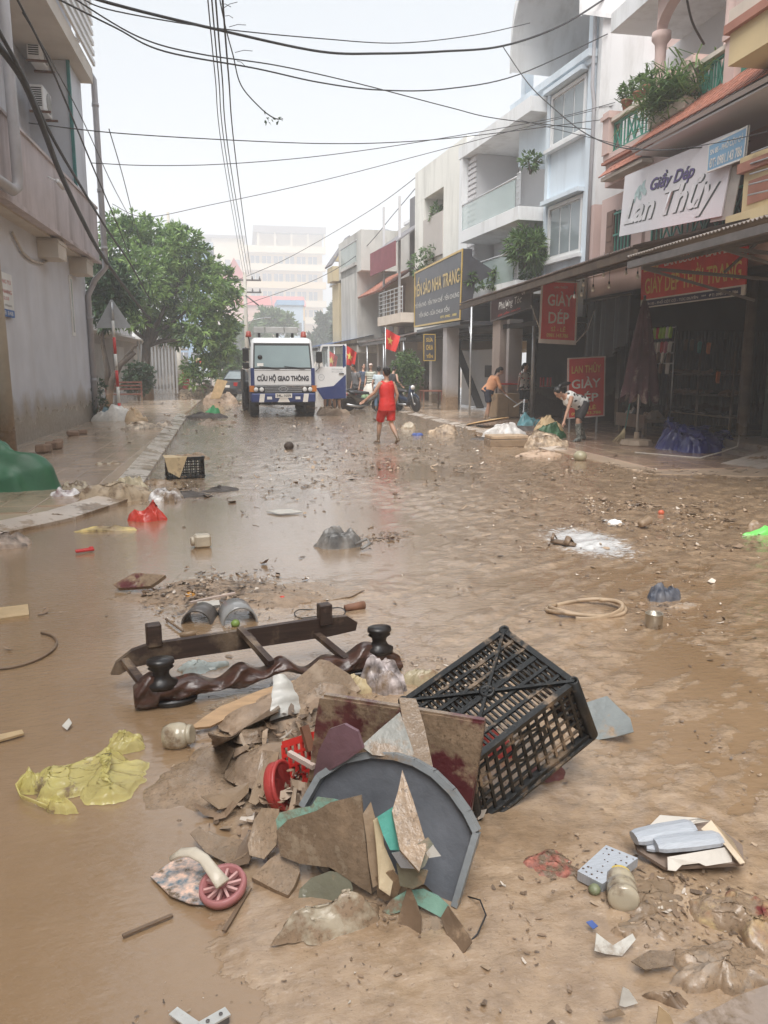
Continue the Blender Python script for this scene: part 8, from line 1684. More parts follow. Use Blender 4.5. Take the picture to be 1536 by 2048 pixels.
# red and yellow cloth, grey cloth, red mush at right
heap('printed_cloth', 'muddy red and yellow printed cloth at the right edge', 'cloth', 1500, 1860, 150, 1.0, .07, mat('red_yellow_cloth', (.34, .06, .055), .7, .5, 18, .4, 20, two=(.40, .32, .17), mud=.6, mudscale=10), 11, rot=-.9, fold=1.9, n=30)
heap('grey_garment', 'mud-soaked grey-brown garment at the lower right', 'cloth', 1450, 1960, 200, .55, .06, M_RAGM, 12, fold=1.9, n=30)
heap('dark_strap', 'dark strap of cloth lying across the lower right garment', 'cloth', 1338, 2018, 70, .35, .03, M_CARD2, 13, rot=-.7, fold=1.8)
heap('red_mush', 'crushed red vegetable scraps in the mud, right of centre', 'scraps', 1100, 1740, 90, .9, .022, mat('red_mush', (.30, .11, .08), .6, .6, 40, .6, 80, mud=.5, mudscale=22), 14, fold=2.2, n=30)
heap('muddy_papers', 'trodden muddy papers right of the plastic jar', 'paper', 1300, 1815, 130, .8, .03, M_CARD, 15, fold=2.0, n=30)
heap('brown_rag', 'brown soaked rag lying below the foil packet', 'cloth', 1300, 1870, 110, .6, .028, M_RAGM, 16, fold=1.9, n=26)
heap('white_lump', 'small white lump at the right edge low down', 'scrap', 1532, 1925, 24, .7, .03, M_PAPER, 17, n=12)
# -- things farther up the road
heap('backpack_body', 'wet black and grey backpack lying in the road', 'backpack', 678, 1092, 92, .62, .20, mat('wet_black_nylon', (.045, .048, .052), .35, .5, 6, .4, 20, two=(.20, .19, .18), mud=.22), 32, fold=1.3, n=30).name = 'backpack'
p = G(712, 1088, .06); tag(MB().tube([p, p + V3(.10, .02, .04), p + V3(.13, .0, .0), p + V3(.04, -.06, -.03)], [(.012, .02)] * 4, 8).build('loose_strap', MATS['wet_black_nylon']), 'loose black strap loop at the right of the backpack', 'strap')
p = G(405, 1094, 0); t = thing('plastic_jug', 'pale square plastic jug floating on its side', 'jug', p, R(12)); MB().box((0, 0, .06), (.15, .12, .12), None, 0, .018).build('body', mud('cream_plastic', (.48, .42, .33), .35, .1), t); MB().lathe([(.035, 0), (.042, .006), (.042, .03), (.03, .034), (0, .034)], (-.07, 0, .06), 16, 0, Matrix.Rotation(-math.pi / 2, 3, 'Y')).build('cap', MATS['cream_plastic'], t)
def half_pipe(label, px, py, r, L, rz, m):
 p = GM(px, py); V = []; n = 12
 for s in (-L / 2, 0, L / 2):
  for rr_ in (r, r - .012):
   for i in range(n + 1): a = math.pi * i / n; V.append((s, rr_ * math.cos(a), rr_ * math.sin(a)))
 k = n + 1; F = []
 for s in range(2):
  for q in (0, 1):
   for i in range(n): b0 = (s * 2 + q) * k + i; F.append((b0, b0 + 1, b0 + 2 * k + 1, b0 + 2 * k))
 for s in (0, 2):
  for i in range(n): b0 = s * 2 * k + i; F.append((b0, b0 + 1, b0 + k + 1, b0 + k))
 o = MB().add(V, F, 0, True).build('half_pipe_tile', m); o.location = (p.x, p.y, p.z - .005); o.rotation_euler = (0, 0, rz); tag(o, label, 'tile', 'half-pipe tiles')
half_pipe('dark half-pipe roof tile on the left of the pair', 400, 1240, .10, .18, R(78), mud('tile_dark', (.10, .09, .085), .3, .2)); half_pipe('shiny grey half-pipe roof tile on the right of the pair', 475, 1238, .115, .22, R(100), mud('tile_grey', (.28, .28, .28), .2, .2))
tag(MB().tube([G(360, 1270, .02), G(392, 1266, .025)], .016, 10).build('card_tube', M_CARD), 'short cardboard tube left of the carved stand', 'tube'); tag(MB().tube([G(332, 1238, .02), G(366, 1262, .02)], .008, 6).build('thin_branch', M_CARD2), 'thin bent branch left of the half-pipe tiles', 'branch'); tag(MB().tube([G(690, 1216, .03), G(728, 1210, .03)], [.022, .03], 10).build('wood_chunk', mud('chunk_brown', (.22, .11, .07), .7, .3)), 'short brown wood chunk behind the carved stand', 'wood'); tag(MB().bar(G(380, 1205, .08), G(470, 1186, .08), .02, .012).build('mound_stick', mud('pale_pink_wood', (.52, .42, .37))), 'pale stick lying on the far debris mound', 'stick')
# belt hoop, tin cup, blue rag, shoe, cone cup
c = GM(1172, 1225); t = thing('coiled_belt', 'muddy coiled belt lying in a ring on the road', 'belt', (c.x, c.y, c.z)); N_ = 40
for k, (rx, ry, z, h) in enumerate(((.27, .17, .012, .03), (.25, .155, .02, .025), (.30, .26, .008, .05))):
 pts = [(rx * math.cos(a) - (.03 if k == 2 else 0), ry * math.sin(a) + (.07 if k == 2 else 0), z + .015 * math.sin(a * 2 + k)) for a in np.linspace(.3 + k * 2, (6.3 if k < 2 else 3.8) + k * .9, N_)]; MB().tube(pts, [(h * .5, .006)] * N_ if k == 2 else .014, 8).build('coil', mud('belt_tan', (.42, .31, .21), .5, .4), t)
c = GM(1307, 1254); t = thing('tin_cup', 'small open metal tin standing in the mud', 'tin', c); MB().lathe([(0, .004), (.045, .004), (.052, .0), (.054, .01), (.054, .09), (.057, .095), (.055, .098), (.050, .095), (.050, .012), (0, .011)], (0, 0, -.01), 26).build('can', mud('tin_metal', (.40, .36, .30), .3, .35, metal=.6), t)
heap('blue_rag', 'crumpled bright blue wet rag right of the coiled belt', 'rag', 1322, 1198, 62, .7, .13, mat('blue_rag', (.03, .11, .28), .5, .8, 10, .4, 20, two=(.10, .10, .11), mud=.2), 33, fold=2.0, n=26); heap('grey_tail', 'dark muddy cloth trailing from the blue rag', 'rag', 1370, 1212, 70, .4, .03, M_RAGM, 34, fold=1.9)
c = GM(1127, 1092); t = thing('sandal', 'lone muddy sandal on the patch of white powder', 'sandal', (c.x, c.y, c.z), R(-55)); MB().tube([(-.12, 0, .02), (-.05, 0, .02), (.05, .0, .025), (.12, .0, .02)], [(.02, .04), (.02, .045), (.02, .055), (.015, .03)], 12).build('sole', M_CARD2, t); MB().tube([(.06, -.055, .03), (.05, 0, .085), (.06, .055, .03)], [(.008, .03)] * 3, 8).build('strap', M_CARD2, t); MB().tube([(-.1, -.04, .04), (-.11, 0, .09), (-.1, .04, .04)], [(.006, .015)] * 3, 8).build('strap', M_CARD2, t)
p = GM(1280, 1060); o = MB().lathe([(.03, 0), (.05, .14), (.053, .14), (.05, .142), (.0, .13)], (0, 0, 0), 16).build('paper_cup', M_CARD); o.location = (p.x, p.y, p.z + .05); o.rotation_euler = (R(80), 0, R(120)); tag(o, 'crushed brown paper cup right of the white powder', 'cup')
heap('green_float', 'bright green plastic piece at the right edge', 'plastic', 1525, 1070, 70, .4, .07, mat('bright_green', (.16, .58, .12), .4, .12, 6), 35, n=16, fold=.6); heap('sponge_scrap', 'tan foam scrap above the green plastic piece', 'foam', 1515, 1052, 36, .6, .06, M_CARD, 36, n=12)
heap('white_powder_lump', 'lump of white powder at the top of the white patch', 'powder', 1228, 1046, 30, .6, .04, mat('white_powder', (.78, .78, .77), .9, .05, 9, .3, 60), 37, n=14)
tag(MB().lathe([(.28 / 3, 0), (.30 / 3, .02)], (0, 0, 0), 6).build('wire_ring', M_CARD2), 'thin muddy wire ring half sunk at the left edge', 'wire') if False else None
c = G(30, 1300, .005); tag(MB().tube([(c.x + .22 * math.cos(a), c.y + .30 * math.sin(a), .008) for a in np.linspace(-1.8, 1.2, 24)], .008, 6).build('wire_hoop', M_CARD2), 'thin dark hoop half sunk in the water at the left edge', 'hoop')
tag(MB().tube([G(925, 1790, .01), G(960, 1800, .05), G(972, 1830, .05), G(955, 1868, .03), G(938, 1885, .02)], .0025, 6).build('bent_wire', M_WIRE), 'thin bent wire looping right of the table top', 'wire')
c = G(640, 1226, .01); tag(MB().tube([(c.x + .17 * math.cos(a), c.y + .1 * math.sin(a), .012 + .01 * math.sin(a * 3)) for a in np.linspace(0, 6.2, 28)], .004, 5).build('wire_loop', M_WIRE), 'loop of dark wire behind the carved stand', 'wire')
# -- left pavement: green tarpaulin bale, bags, crate with sacking
p = G(20, 985, .05); tag(crumple('green_tarpaulin', mat('green_tarp', (.03, .125, .062), .45, .25, 3, .3, 18, mud=.12), (p.x - .72, p.y + .35, .03), 1.0, .7, .78, 41, n=44, fold=1.3, top=.5), 'big bundle wrapped in green tarpaulin at the left edge', 'tarpaulin')
heap('pink_bag', 'pink and white plastic bag beside the green tarpaulin', 'bag', 130, 1000, 64, .5, .16, mat('pink_bag', (.60, .10, .14), .4, .8, 9, .3, 20, two=(.70, .62, .62), mud=.12), 42, fold=1.8); heap('silver_bag', 'grey and white bag behind the pink bag', 'bag', 155, 985, 60, .5, .2, M_BAGW, 43, fold=1.8)
heap('paper_heap', 'heap of wet brown packing paper on the left kerb', 'paper', 235, 1000, 130, .55, .26, mud('packing_paper', (.42, .33, .23), .6, .45), 44, fold=1.9, n=34); o = heap('rolled_sheet', 'pale rolled sheets on top of the packing paper heap', 'paper', 262, 990, 70, .5, .30, mud('pale_roll', (.50, .43, .30), .55, .25), 45, rot=-.5, fold=2.0)
heap('red_plastic_bag', 'torn translucent red plastic bag at the pavement corner', 'bag', 298, 1040, 72, .5, .15, plastic('red_film', (.62, .06, .04), .85, .25, .08), 46, fold=2.2, n=30); heap('white_scraps', 'white and red paper scraps right of the packing paper', 'paper', 330, 1000, 60, .7, .14, mat('white_red_scraps', (.30, .07, .06), .6, .8, 12, .3, 20, two=(.62, .60, .57), mud=.35), 47, fold=2.0)
heap('dark_scraps', 'dark sodden rags beside the black crate on the road edge', 'rag', 360, 992, 110, .5, .08, M_RAGD, 48, fold=2.0, n=30); heap('dark_tangle', 'tangle of black plastic strips on the road right of the kerb', 'plastic', 440, 982, 70, .5, .06, M_RAGD, 49, fold=2.2); heap('kerb_scraps', 'yellow and tan scraps at the foot of the kerb', 'paper', 215, 1060, 110, .3, .06, mat('kerb_scraps', (.30, .2, .1), .6, .6, 10, .3, 20, two=(.60, .48, .2), mud=.4), 50, fold=2.0); heap('wet_clothes', 'dark wet clothes at the left edge below the kerb', 'cloth', 10, 1092, 90, .6, .14, mat('dark_clothes', (.05, .05, .055), .6, .8, 8, .4, 20, two=(.28, .22, .18), mud=.25), 52, fold=1.9, n=28)
t = thing('red_clip', 'small red plastic clip lying in the shallow water', 'clip', G(170, 1103, .012), R(25)); MB().box((0, 0, .01), (.16, .035, .02), None, 0, .006).build('upper_jaw', MATS['red_plastic'], t); MB().box((.0, .04, .01), (.15, .02, .018), (0, 0, .12), 0, .005).build('lower_jaw', MATS['red_plastic'], t); MB().lathe([(.02, 0), (.02, .03), (.008, .034)], (.06, .02, 0), 12).build('pivot', MATS['red_plastic'], t)
c = G(370, 955, .0); t = thing('black_crate', 'black plastic crate with sacking hung over its corner beside the kerb', 'crate', (c.x, c.y, .01), R(10)); w_, d_, h_ = .52, .36, .30
for k in range(4):
 z = .03 + k * .08
 for a, b_ in (((-w_ / 2, -d_ / 2), (w_ / 2, -d_ / 2)), ((-w_ / 2, d_ / 2), (w_ / 2, d_ / 2)), ((-w_ / 2, -d_ / 2), (-w_ / 2, d_ / 2)), ((w_ / 2, -d_ / 2), (w_ / 2, d_ / 2))): MB().bar((*a, z), (*b_, z), .022 if k else .04, .018).build('wall_bar', M_BLKPL, t)
for k in range(9):
 x = -w_ / 2 + w_ * k / 8
 for y in (-d_ / 2, d_ / 2): MB().bar((x, y, 0), (x, y, h_), .018, .016).build('wall_bar', M_BLKPL, t)
for k in range(6):
 y = -d_ / 2 + d_ * k / 5
 for x in (-w_ / 2, w_ / 2): MB().bar((x, y, 0), (x, y, h_), .018, .016).build('wall_bar', M_BLKPL, t)
MB().bx(-w_ / 2, w_ / 2, -d_ / 2, d_ / 2, 0, .012).build('floor_panel', M_BLKPL, t)
for a, b_ in (((-w_ / 2, -d_ / 2), (w_ / 2, -d_ / 2)), ((-w_ / 2, d_ / 2), (w_ / 2, d_ / 2)), ((-w_ / 2, -d_ / 2), (-w_ / 2, d_ / 2)), ((w_ / 2, -d_ / 2), (w_ / 2, d_ / 2))): MB().bar((*a, h_), (*b_, h_), .04, .03).build('rim', M_BLKPL, t)
M_SACK = mud('sacking', (.50, .39, .24), .75, .25); Lc = t.location.copy()
V = [(-.30, -.22, .32), (.02, -.22, .32), (-.10, -.235, .02), (-.26, -.235, .12), (-.30, .1, .33), (.1, .1, .31)]; o = MB().add(V, [(0, 1, 2, 3), (0, 4, 5, 1)]).build('sacking', M_SACK); o.location = Lc; o.rotation_euler = (0, 0, R(10)); tag(o, 'tan sacking hanging over the corner of the black crate', 'cloth')
o = crumple('crumpled_sack', M_CARD, (Lc.x + .12, Lc.y + .02, .27), .28, .18, .10, 55, n=20, fold=1.8); tag(o, 'crumpled brown paper lying on top of the black crate', 'paper')
heap('wet_newspaper', 'wet grey newspaper sheets on the kerb left of the black crate', 'paper', 318, 968, 60, .5, .08, M_CARD, 91, fold=2.0); heap('brown_wrapper', 'brown plastic wrapping lying on the near left kerb slab', 'wrapper', 110, 1040, 70, .35, .06, M_CARD2, 92, fold=2.0); heap('torn_sack', 'torn pale sack on the pavement behind the packing paper', 'sack', 215, 935, 60, .5, .12, M_BAGW, 93, fold=1.8)
# bags round the sign post, bricks by the wall
heap('white_sack', 'white plastic sack slumped round the foot of the striped pole', 'sack', 232, 845, 84, .5, .55, mud('white_sack_film', (.72, .70, .66), .35, .1), 61, fold=1.5, n=30); heap('tan_sack', 'tan paper sack right of the white sack', 'sack', 272, 846, 44, .6, .45, mud('tan_sack', (.52, .38, .24), .6, .15), 62, fold=1.6); heap('cloth_pile', 'pile of muddy clothes on the pavement right of the sacks', 'cloth', 290, 862, 100, .35, .22, mat('mixed_clothes', (.12, .08, .06), .7, .8, 7, .4, 20, two=(.55, .47, .38), mud=.3), 63, fold=2.0, n=30); heap('dark_bundle', 'dark bundle at the pavement edge near the kerb', 'cloth', 325, 857, 40, .5, .2, mat('mixed_clothes2', (.16, .08, .06), .7, .8, 6, .4, 20, two=(.5, .42, .34), mud=.2), 64, fold=1.9); heap('blue_bag', 'pale blue plastic bag behind the white sack', 'bag', 215, 838, 24, .6, .35, plastic('pale_blue_film', (.2, .34, .42), .9), 65, fold=1.5)
M_BRICK = mat('old_brick', (.26, .17, .12), .85, .25, 9, .4, 40, mud=.35)
for k, (px, py, s, lb_) in enumerate(((88, 905, .30, 'pale broken brick nearest the green tarpaulin'), (108, 898, .28, 'brown brick block on the pavement by the grey wall'), (116, 889, .2, 'smaller brick behind the brown brick block'), (146, 872, .24, 'flat dark stone by the grey wall'), (165, 868, .2, 'little heap stone furthest along the grey wall'))):
 p = G(px, py, .06); tag(MB().box((p.x, p.y, .06 + s * .25), (s * 1.1, s * .7, s * .55), (random.uniform(-.1, .1), random.uniform(-.1, .1), random.uniform(0, 3)), 0, .03).build('brick', M_BRICK), lb_, 'brick')
# rubbish by the bending woman
p = G(1015, 893); t = thing('flat_carton', 'stack of two flattened brown cartons before the rubbish heap', 'carton', p, R(-2)); MB().box((0, .1, .08), (.82, .5, .15), None, 0, .01).build('carton', M_CARD, t); MB().box((.0, .1, .2), (.80, .48, .07), (0, 0, .03), 0, .01).build('carton', mud('carton_pale', (.42, .31, .21), .7, .3), t)
heap('rubbish_pile', 'mixed pile of soaked paper and rags beside the stooping woman', 'rubbish', 1085, 892, 110, .7, .30, mat('mixed_waste', (.20, .13, .09), .7, .7, 7, .5, 20, two=(.40, .31, .22), mud=.4), 71, fold=2.2, n=40); heap('pale_rubbish', 'pale torn paper lumps in front of the rubbish pile', 'paper', 1080, 912, 90, .45, .12, mud('pale_lumps', (.40, .29, .21), .6, .3), 72, fold=2.3, n=34); heap('white_bundle', 'white bundle on top of the flattened cartons', 'bag', 1020, 876, 90, .5, .34, mud('white_bundle', (.50, .48, .46), .4, .2), 73, fold=1.6, n=28); heap('teal_cloth', 'teal plastic cloth behind the rubbish pile', 'cloth', 1062, 852, 52, .6, .35, mat('teal_cloth', (.12, .30, .34), .5, .2, 5, .3, 20), 74, fold=1.7); heap('leaf_scraps', 'dark green leaves on the rubbish pile', 'leaves', 1102, 878, 60, .6, .34, mat('dark_green_leaf', (.03, .09, .04), .5, .4, 9, .3, 30), 75, fold=2.3, n=24); heap('tan_sheet_heap', 'tan crumpled packing sheet on the rubbish pile', 'paper', 1096, 872, 60, .5, .42, mud('tan_pack', (.50, .36, .2), .6, .1), 76, fold=1.9)
p = G(982, 856); tag(MB().lathe([(.0, .015), (.58, .015), (.60, .0), (.58, -.012), (0, -.012)], (0, 0, 0), 40).build('round_board', mat('orange_printed_board', (.62, .33, .12), .5, .3, 4, two=(.66, .48, .26))), 'round orange printed table board lying by the kerb', 'board'); o = bpy.data.objects['round_board']; o.location = (p.x, p.y + .3, .16); o.rotation_euler = (R(-9), R(-8), 0)
heap('black_rags', 'dark rags and straps behind the round orange board', 'rag', 1040, 862, 80, .5, .14, M_RAGD, 78, fold=2.1); heap('hose_coil', 'dark coil of muddy cloth before the round orange board', 'rag', 962, 880, 44, .6, .06, M_RAGD, 79, fold=2.1)
t = thing('fan_guard', 'rusty round fan guard half buried in the rubbish pile', 'fan', G(1092, 862, .12), rot=(R(70), 0, R(10)))
for r in (.16, .26, .36): MB().tube([(r * math.cos(a), r * math.sin(a), .05 - r * .1) for a in np.linspace(0, 6.283, 28)], .006, 5).build('ring', M_RUST, t)
for k in range(16): a = k * math.pi / 8; MB().tube([(.04 * math.cos(a), .04 * math.sin(a), .05), (.36 * math.cos(a), .36 * math.sin(a), .014)], .004, 4).build('wire', M_RUST, t)
heap('white_carrier', 'white plastic carrier bag in the road left of the kerb', 'bag', 815, 858, 30, .6, .2, M_BAGW, 80, fold=1.8); heap('kerb_rubbish', 'brown rubbish heap at the right kerb', 'rubbish', 885, 868, 60, .5, .2, MATS['mixed_waste'], 81, fold=2.2, n=26); heap('blue_slipper_bag', 'blue plastic scrap at the right kerb', 'plastic', 836, 872, 22, .5, .1, mat('blue_scrap2', (.06, .10, .30), .5), 82, n=14)
# rubbish farther left along the kerb and behind the truck
heap('dark_rubbish', 'dark rubbish strip at the kerb left of the truck', 'rubbish', 408, 836, 80, .4, .2, M_RAGD, 83, fold=2.2, n=30); heap('green_bag', 'green plastic bag on the dark kerb rubbish', 'bag', 425, 830, 28, .6, .3, mat('green_film', (.05, .30, .12), .4), 84, n=18); heap('grey_rubbish', 'grey sodden rubbish in front of the green bag', 'rubbish', 430, 848, 70, .3, .12, M_RAGM, 85, fold=2.2, n=24)
heap('rubbish_heap', 'long pale heap of rubbish behind the kerb near the parked cars', 'rubbish', 405, 795, 80, .5, .7, MATS['mixed_waste'], 86, fold=2.2, n=40); heap('pale_rubbish_heap', 'pale paper rubbish heap left of the truck bed', 'rubbish', 440, 806, 60, .4, .5, mud('pale_far', (.34, .25, .18), .7, .3), 87, fold=2.2, n=30); heap('truck_rubbish', 'pale rubbish heap below the open truck door', 'rubbish', 665, 830, 70, .4, .3, mud('pale_far', (.50, .38, .28)), 88, fold=2.3, n=34)
q = Quad(YP(434, 758, 37), YP(455, 762, 37), YP(440, 797, 37), YP(420, 798, 37)); t = q.thing('leaning_cardboard', 'tan cardboard sheet standing on the rubbish left of the truck', 'cardboard'); q.board('sheet', mud('tan_pack', (.50, .36, .2)), t, th=.02)
# == FINE LITTER: leaves, chips, twigs and clods nobody could count
def litter():
 rng = np.random.default_rng(99); P = []; S = []
 def band(n, cx, cy, sx, sy, s0, s1):
  P.append(np.stack([rng.normal(cx, sx, n), rng.normal(cy, sy, n)], 1)); S.append(rng.uniform(s0, s1, n) * rng.uniform(.4, 1, n))
 def pxb(n, px, py, wx, wy, s0=.03, s1=.09):
  g = G(px, py); g2 = G(px, py - wy); band(n, g.x, g.y, wx / 1560 * g.length, abs(g2.y - g.y), s0, s1)
 pxb(260, 280, 900, 90, 30, .03, .1); pxb(160, 330, 870, 60, 12, .05, .14); pxb(200, 150, 1000, 90, 12, .03, .1); pxb(1500, 400, 1180, 100, 18, .02, .09); pxb(350, 570, 1195, 70, 18, .02, .06); pxb(420, 760, 1070, 40, 10, .03, .08); pxb(500, 620, 960, 110, 26, .04, .12); pxb(1500, 760, 925, 170, 22, .05, .16); pxb(700, 700, 860, 110, 14, .06, .2)
 pxb(2200, 1310, 1030, 150, 30, .03, .11); pxb(500, 1240, 945, 120, 12, .04, .12); pxb(600, 1200, 1120, 200, 50, .02, .07); pxb(500, 1400, 1230, 120, 50, .015, .05); pxb(300, 330, 980, 60, 10, .04, .12); pxb(300, 420, 845, 50, 10, .06, .2); pxb(500, 420, 800, 40, 8, .1, .3); pxb(200, 560, 820, 60, 6, .08, .2); pxb(260, 900, 870, 60, 8, .05, .14)
 pxb(500, 500, 1520, 70, 60, .01, .05); pxb(260, 760, 1830, 110, 40, .01, .045); pxb(260, 620, 1420, 90, 30, .02, .07); pxb(200, 640, 1640, 90, 60, .015, .06); pxb(1100, 1300, 1850, 160, 90, .008, .04); pxb(300, 1080, 1720, 60, 40, .008, .022); pxb(250, 800, 1330, 90, 25, .012, .04); pxb(200, 500, 1980, 200, 60, .006, .018); pxb(350, 1250, 1500, 200, 90, .008, .03)
 nh = sum(map(len, P)); band(700, .42, 2.62, .30, .30, .03, .11); band(260, .25, 3.0, .3, .25, .03, .10); nh2 = sum(map(len, P))
 P.append(np.stack([rng.uniform(-1.6, 6, 500), rng.uniform(3, 30, 500)], 1)); S.append(rng.uniform(.015, .08, 500))
 P = np.concatenate(P); S = np.concatenate(S); k = (P[:, 1] > 1.3) & (P[:, 1] < 60) & (fbm(P[:, 0] * 1.6 + 31, P[:, 1] * 1.1, 3) > rng.uniform(-.25, .35, len(P))); hp_ = np.zeros(len(P), bool); hp_[nh:nh2] = True; k = np.where(hp_, np.hypot(P[:, 0] - .36, P[:, 1] - 2.75) < .55, k); P, S, hp_ = P[k], S[k], hp_[k]; n = len(P)
 Z = np.maximum(mud_height(P[:, 0], P[:, 1]), 0); left = (P[:, 0] < -1.75) & (P[:, 1] > 9.5); Z[left] = .06; Z = Z + hp_ * (blob(P[:, 0], P[:, 1], .44, 2.72, .3, .26, .20) + blob(P[:, 0], P[:, 1], .2, 3.2, .25, .2, .1)) + blob(P[:, 0], P[:, 1], G(430, 1185).x, G(430, 1185).y, .5, .3, .05)
 S = S * rng.uniform(.5, 1.15, n); a = rng.uniform(0, 6.283, n); asp = rng.uniform(.18, .75, n); tilt = rng.normal(0, .18, (n, 2)) * (1 + 1.4 * hp_[:, None]); cur = rng.uniform(-.1, .3, n) * S
 u = np.stack([np.cos(a), np.sin(a), tilt[:, 0]], 1) * S[:, None]; v = np.stack([-np.sin(a), np.cos(a), tilt[:, 1]], 1) * (S * asp)[:, None]
 c = np.stack([P[:, 0], P[:, 1], Z + .003 + .08 * S], 1); up = np.array([0, 0, 1.])
 j = lambda: rng.uniform(.75, 1.15, (n, 1))
 V = np.stack([c - u * .5 * j() - v * .35 * j() + up * cur[:, None], c - u * .5 * j() + v * .4 * j() + up * cur[:, None] * .8, c + v * .5 * j(), c - v * .5 * j(), c + u * .5 * j() + v * .3 * j() + up * cur[:, None], c + u * .5 * j() - v * .3 * j() + up * cur[:, None] * .6], 1).reshape(-1, 3)
 o = np.arange(n)[:, None] * 6; F = np.concatenate([o + [0, 3, 2, 1], o + [3, 5, 4, 2]]); mi = rng.choice(4, n, p=[.36, .32, .24, .08])
 mats = [mat('litter_dark', (.14, .098, .068), .3, .4, 9), mat('litter_brown', (.24, .165, .11), .5, .4, 9), mat('litter_tan', (.36, .265, .185), .5, .3, 9), mat('litter_pale', (.55, .48, .41), .5, .3, 9)]
 link('road_litter', np_mesh('road_litter', V, F, mats, np.concatenate([mi, mi])), None, 'stuff')
 # clods of mud
 t = (1 + 5 ** .5) / 2; I = np.array([(-1, t, 0), (1, t, 0), (-1, -t, 0), (1, -t, 0), (0, -1, t), (0, 1, t), (0, -1, -t), (0, 1, -t), (t, 0, -1), (t, 0, 1), (-t, 0, -1), (-t, 0, 1)]) / 1.9
 IF = np.array([(0, 11, 5), (0, 5, 1), (0, 1, 7), (0, 7, 10), (0, 10, 11), (1, 5, 9), (5, 11, 4), (11, 10, 2), (10, 7, 6), (7, 1, 8), (3, 9, 4), (3, 4, 2), (3, 2, 6), (3, 6, 8), (3, 8, 9), (4, 9, 5), (2, 4, 11), (6, 2, 10), (8, 6, 7), (9, 8, 1)])
 q = rng.choice(n, 700, replace=False); m = len(q); cs = np.minimum(S[q] * rng.uniform(.15, .4, m), .006 + .002 * P[q, 1])
 VV = (I[None] * rng.uniform(.6, 1.3, (m, 12, 1)) * cs[:, None, None] * np.stack([rng.uniform(.7, 1.8, m), rng.uniform(.7, 1.5, m), rng.uniform(.15, .4, m)], 1)[:, None]) + (np.stack([P[q, 0] + rng.normal(0, .1, m), P[q, 1] + rng.normal(0, .1, m), Z[q] + cs * .15], 1))[:, None]
 link('mud_clods', np_mesh('mud_clods', VV.reshape(-1, 3), (IF[None] + (np.arange(m) * 12)[:, None, None]).reshape(-1, 3), [M_MUDH, MATS['litter_brown']], rng.choice(2, m).repeat(20), smooth=True), None, 'stuff')
litter()
# == OVERHEAD CABLES
def cable(label, pts, r=.012, grp='overhead cables', name='overhead_cable', n=8):
 K = [YP(*p) for p in pts]; out = []
 for i in range(len(K) - 1):
  p0, p1, p2, p3 = K[max(i - 1, 0)], K[i], K[i + 1], K[min(i + 2, len(K) - 1)]
  for j in range(n): t = j / n; out.append(.5 * ((2 * p1) + (p2 - p0) * t + (2 * p0 - 5 * p1 + 4 * p2 - p3) * t * t + (3 * p1 - p0 - 3 * p2 + p3) * t ** 3))
 out.append(K[-1]); return tag(MB().tube(out, r, 6).build(name, M_WIRE), label, 'cable', grp)
cable('thick sagging bundle from the top left to the barrel roof corner', [(90, -45, 12), (205, 2, 13), (430, 58, 15), (640, 103, 17), (760, 107, 18), (880, 103, 19), (1005, 92, 20), (1120, 52, 21), (1215, -6, 22)], .024)
cable('cable dropping from the bundle junction across the pale blue house', [(1005, 92, 20), (1055, 165, 19), (1100, 210, 18.5), (1165, 263, 18), (1230, 292, 17), (1300, 300, 16), (1400, 295, 15), (1500, 282, 14)], .013)
cable('long cable sagging lowest across the middle of the sky', [(100, -10, 12), (230, 55, 13.5), (330, 103, 14.5), (512, 137, 16), (640, 165, 17), (760, 180, 18), (890, 178, 19.5), (1035, 150, 21), (1215, 68, 22)], .014)
cable('cable descending to the right in front of the white balcony house', [(140, -8, 12), (280, 75, 13.5), (400, 108, 15), (560, 132, 17), (720, 168, 19), (900, 215, 21), (1000, 238, 22), (1215, 262, 22.3)], .012)
cable('thin upper cable just below the thick bundle', [(160, -5, 12), (230, 22, 13), (430, 56, 15), (640, 77, 17), (800, 86, 18.5), (950, 70, 20), (1060, 46, 21)], .010)
cable('thin level cable from the grey building downpipe to the right', [(58, 246, 15), (220, 265, 17), (420, 278, 18), (640, 287, 19), (800, 284, 20), (960, 270, 21), (1215, 238, 22)], .010)
cable('thin cable from the grey upper wall rising to the right', [(184, 326, 19), (300, 331, 20), (450, 328, 20.5), (640, 312, 21), (850, 282, 21.5), (1100, 238, 22), (1230, 205, 22)], .009)
cable('faint rising cable above the street tree', [(225, 408, 24), (292, 434, 26), (420, 410, 26), (640, 362, 25), (850, 308, 24), (1060, 252, 23), (1225, 212, 22)], .009)
cable('upper street cable falling from the cream house to the pole', [(845, 344, 38), (760, 408, 44), (650, 475, 50), (560, 524, 54), (470, 562, 58)], .018)
cable('lower street cable sagging to the tree', [(843, 362, 38), (790, 425, 42), (720, 505, 46), (640, 555, 50), (560, 585, 53), (480, 612, 56)], .018)
for k, x in enumerate((413, 421, 429, 443)): cable('one of four parallel power lines running from top centre to the far pole', [(x, -30, 12), (x + 17 - k, 150, 17), (x + 36 - k * 2, 330, 27), (487 + k * 5, 548, 56)], .011 + .002 * k, 'four parallel power lines')
vn = cable('bare vine stem hanging from the cables at top centre', [(436, -20, 14), (450, 50, 14.2), (466, 110, 14.4), (482, 170, 14.6), (520, 215, 14.8), (548, 236, 15), (566, 238, 15)], .010, None, 'vine')
rng = np.random.default_rng(3); t = thing('vine_leaves', 'small dark leaves at the tip of the hanging vine', 'leaves', YP(545, 236, 15)); leaves('foliage', [(-.12, 0, -.03), (.1, 0, -.03), (0, 0, 0)], [.06, .06, .06], 14, .085, .04, LGD, t, rng, per=2)
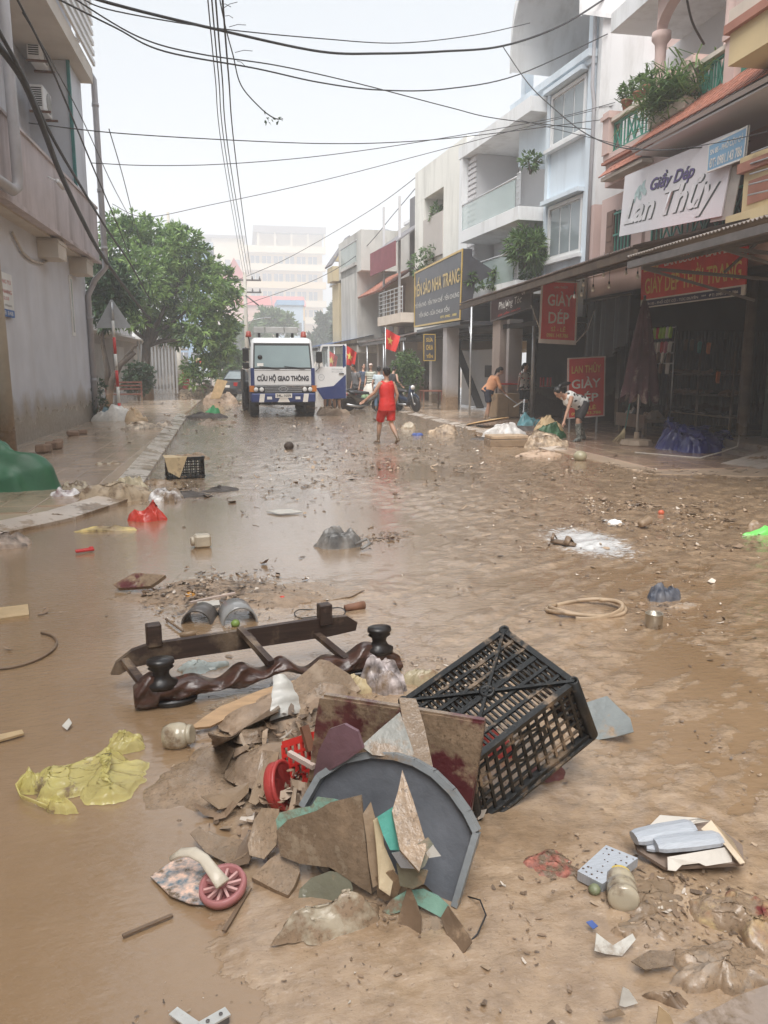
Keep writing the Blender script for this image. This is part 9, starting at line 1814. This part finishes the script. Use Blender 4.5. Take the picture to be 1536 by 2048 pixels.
for k, (x, y, x2, y2) in enumerate(((444, 18, 475, 4), (450, 32, 466, 36), (458, 54, 492, 50), (470, 105, 505, 102), (474, 122, 490, 132), (440, 8, 462, 14))): MB().tube([YP(x, y, 14.2), YP((x + x2) / 2, (y + y2) / 2 - 3, 14.2), YP(x2, y2, 14.2)], .005, 5).build('twig', M_WIRE, vn)
cable('thick black cable bundle strapped along the grey building down to the tree', [(-30, 60, 12), (40, 150, 13), (80, 240, 14.5), (118, 340, 17), (160, 430, 20), (200, 505, 23.5), (250, 575, 29), (300, 640, 38)], .05); cable('second cable bundle close above the thick one on the grey building', [(-20, 30, 11.5), (45, 150, 13), (105, 275, 15.5), (160, 370, 19), (215, 460, 24), (262, 530, 30), (300, 600, 38)], .028)
cable('straight cable from the top left past the wall to the tree', [(30, -10, 12), (100, 130, 14), (182, 325, 19), (235, 450, 25), (262, 520, 31)], .016); cable('thin cable beside the grey downpipe falling into the tree', [(218, 258, 22), (245, 350, 26), (268, 440, 31), (285, 500, 36)], .013); cable('cable crossing the two air conditioners on the grey building', [(45, 25, 13), (110, 135, 15.5), (170, 250, 19), (225, 370, 24), (268, 450, 31)], .010); cable('short thick cable at the top right before the pink balcony', [(1372, -10, 13), (1385, 45, 13.5), (1408, 88, 14)], .02); cable('thin wire along the pink house eave to the blue panel', [(1040, 240, 21), (1180, 275, 19), (1300, 300, 16), (1420, 288, 14), (1540, 262, 12)], .008)
# == HAZE: the morning fog that fills the street
def haze():
 mb = MB(); mb.bx(-150, 150, -60, 700, -1.6, 110)
 m = bpy.data.materials.new('haze'); m.use_nodes = True; nt = m.node_tree; nt.nodes.remove(nt.nodes['Principled BSDF'])
 v = nt.nodes.new('ShaderNodeVolumePrincipled'); v.inputs['Color'].default_value = (0.93, 0.96, 1.0, 1); v.inputs['Density'].default_value = HAZE_DENSITY
 v.inputs['Anisotropy'].default_value = 0.0
 nt.links.new(v.outputs[0], nt.nodes['Material Output'].inputs['Volume'])
 o = mb.build('haze', m, kind='stuff')
HAZE_DENSITY = 0.0032
haze()
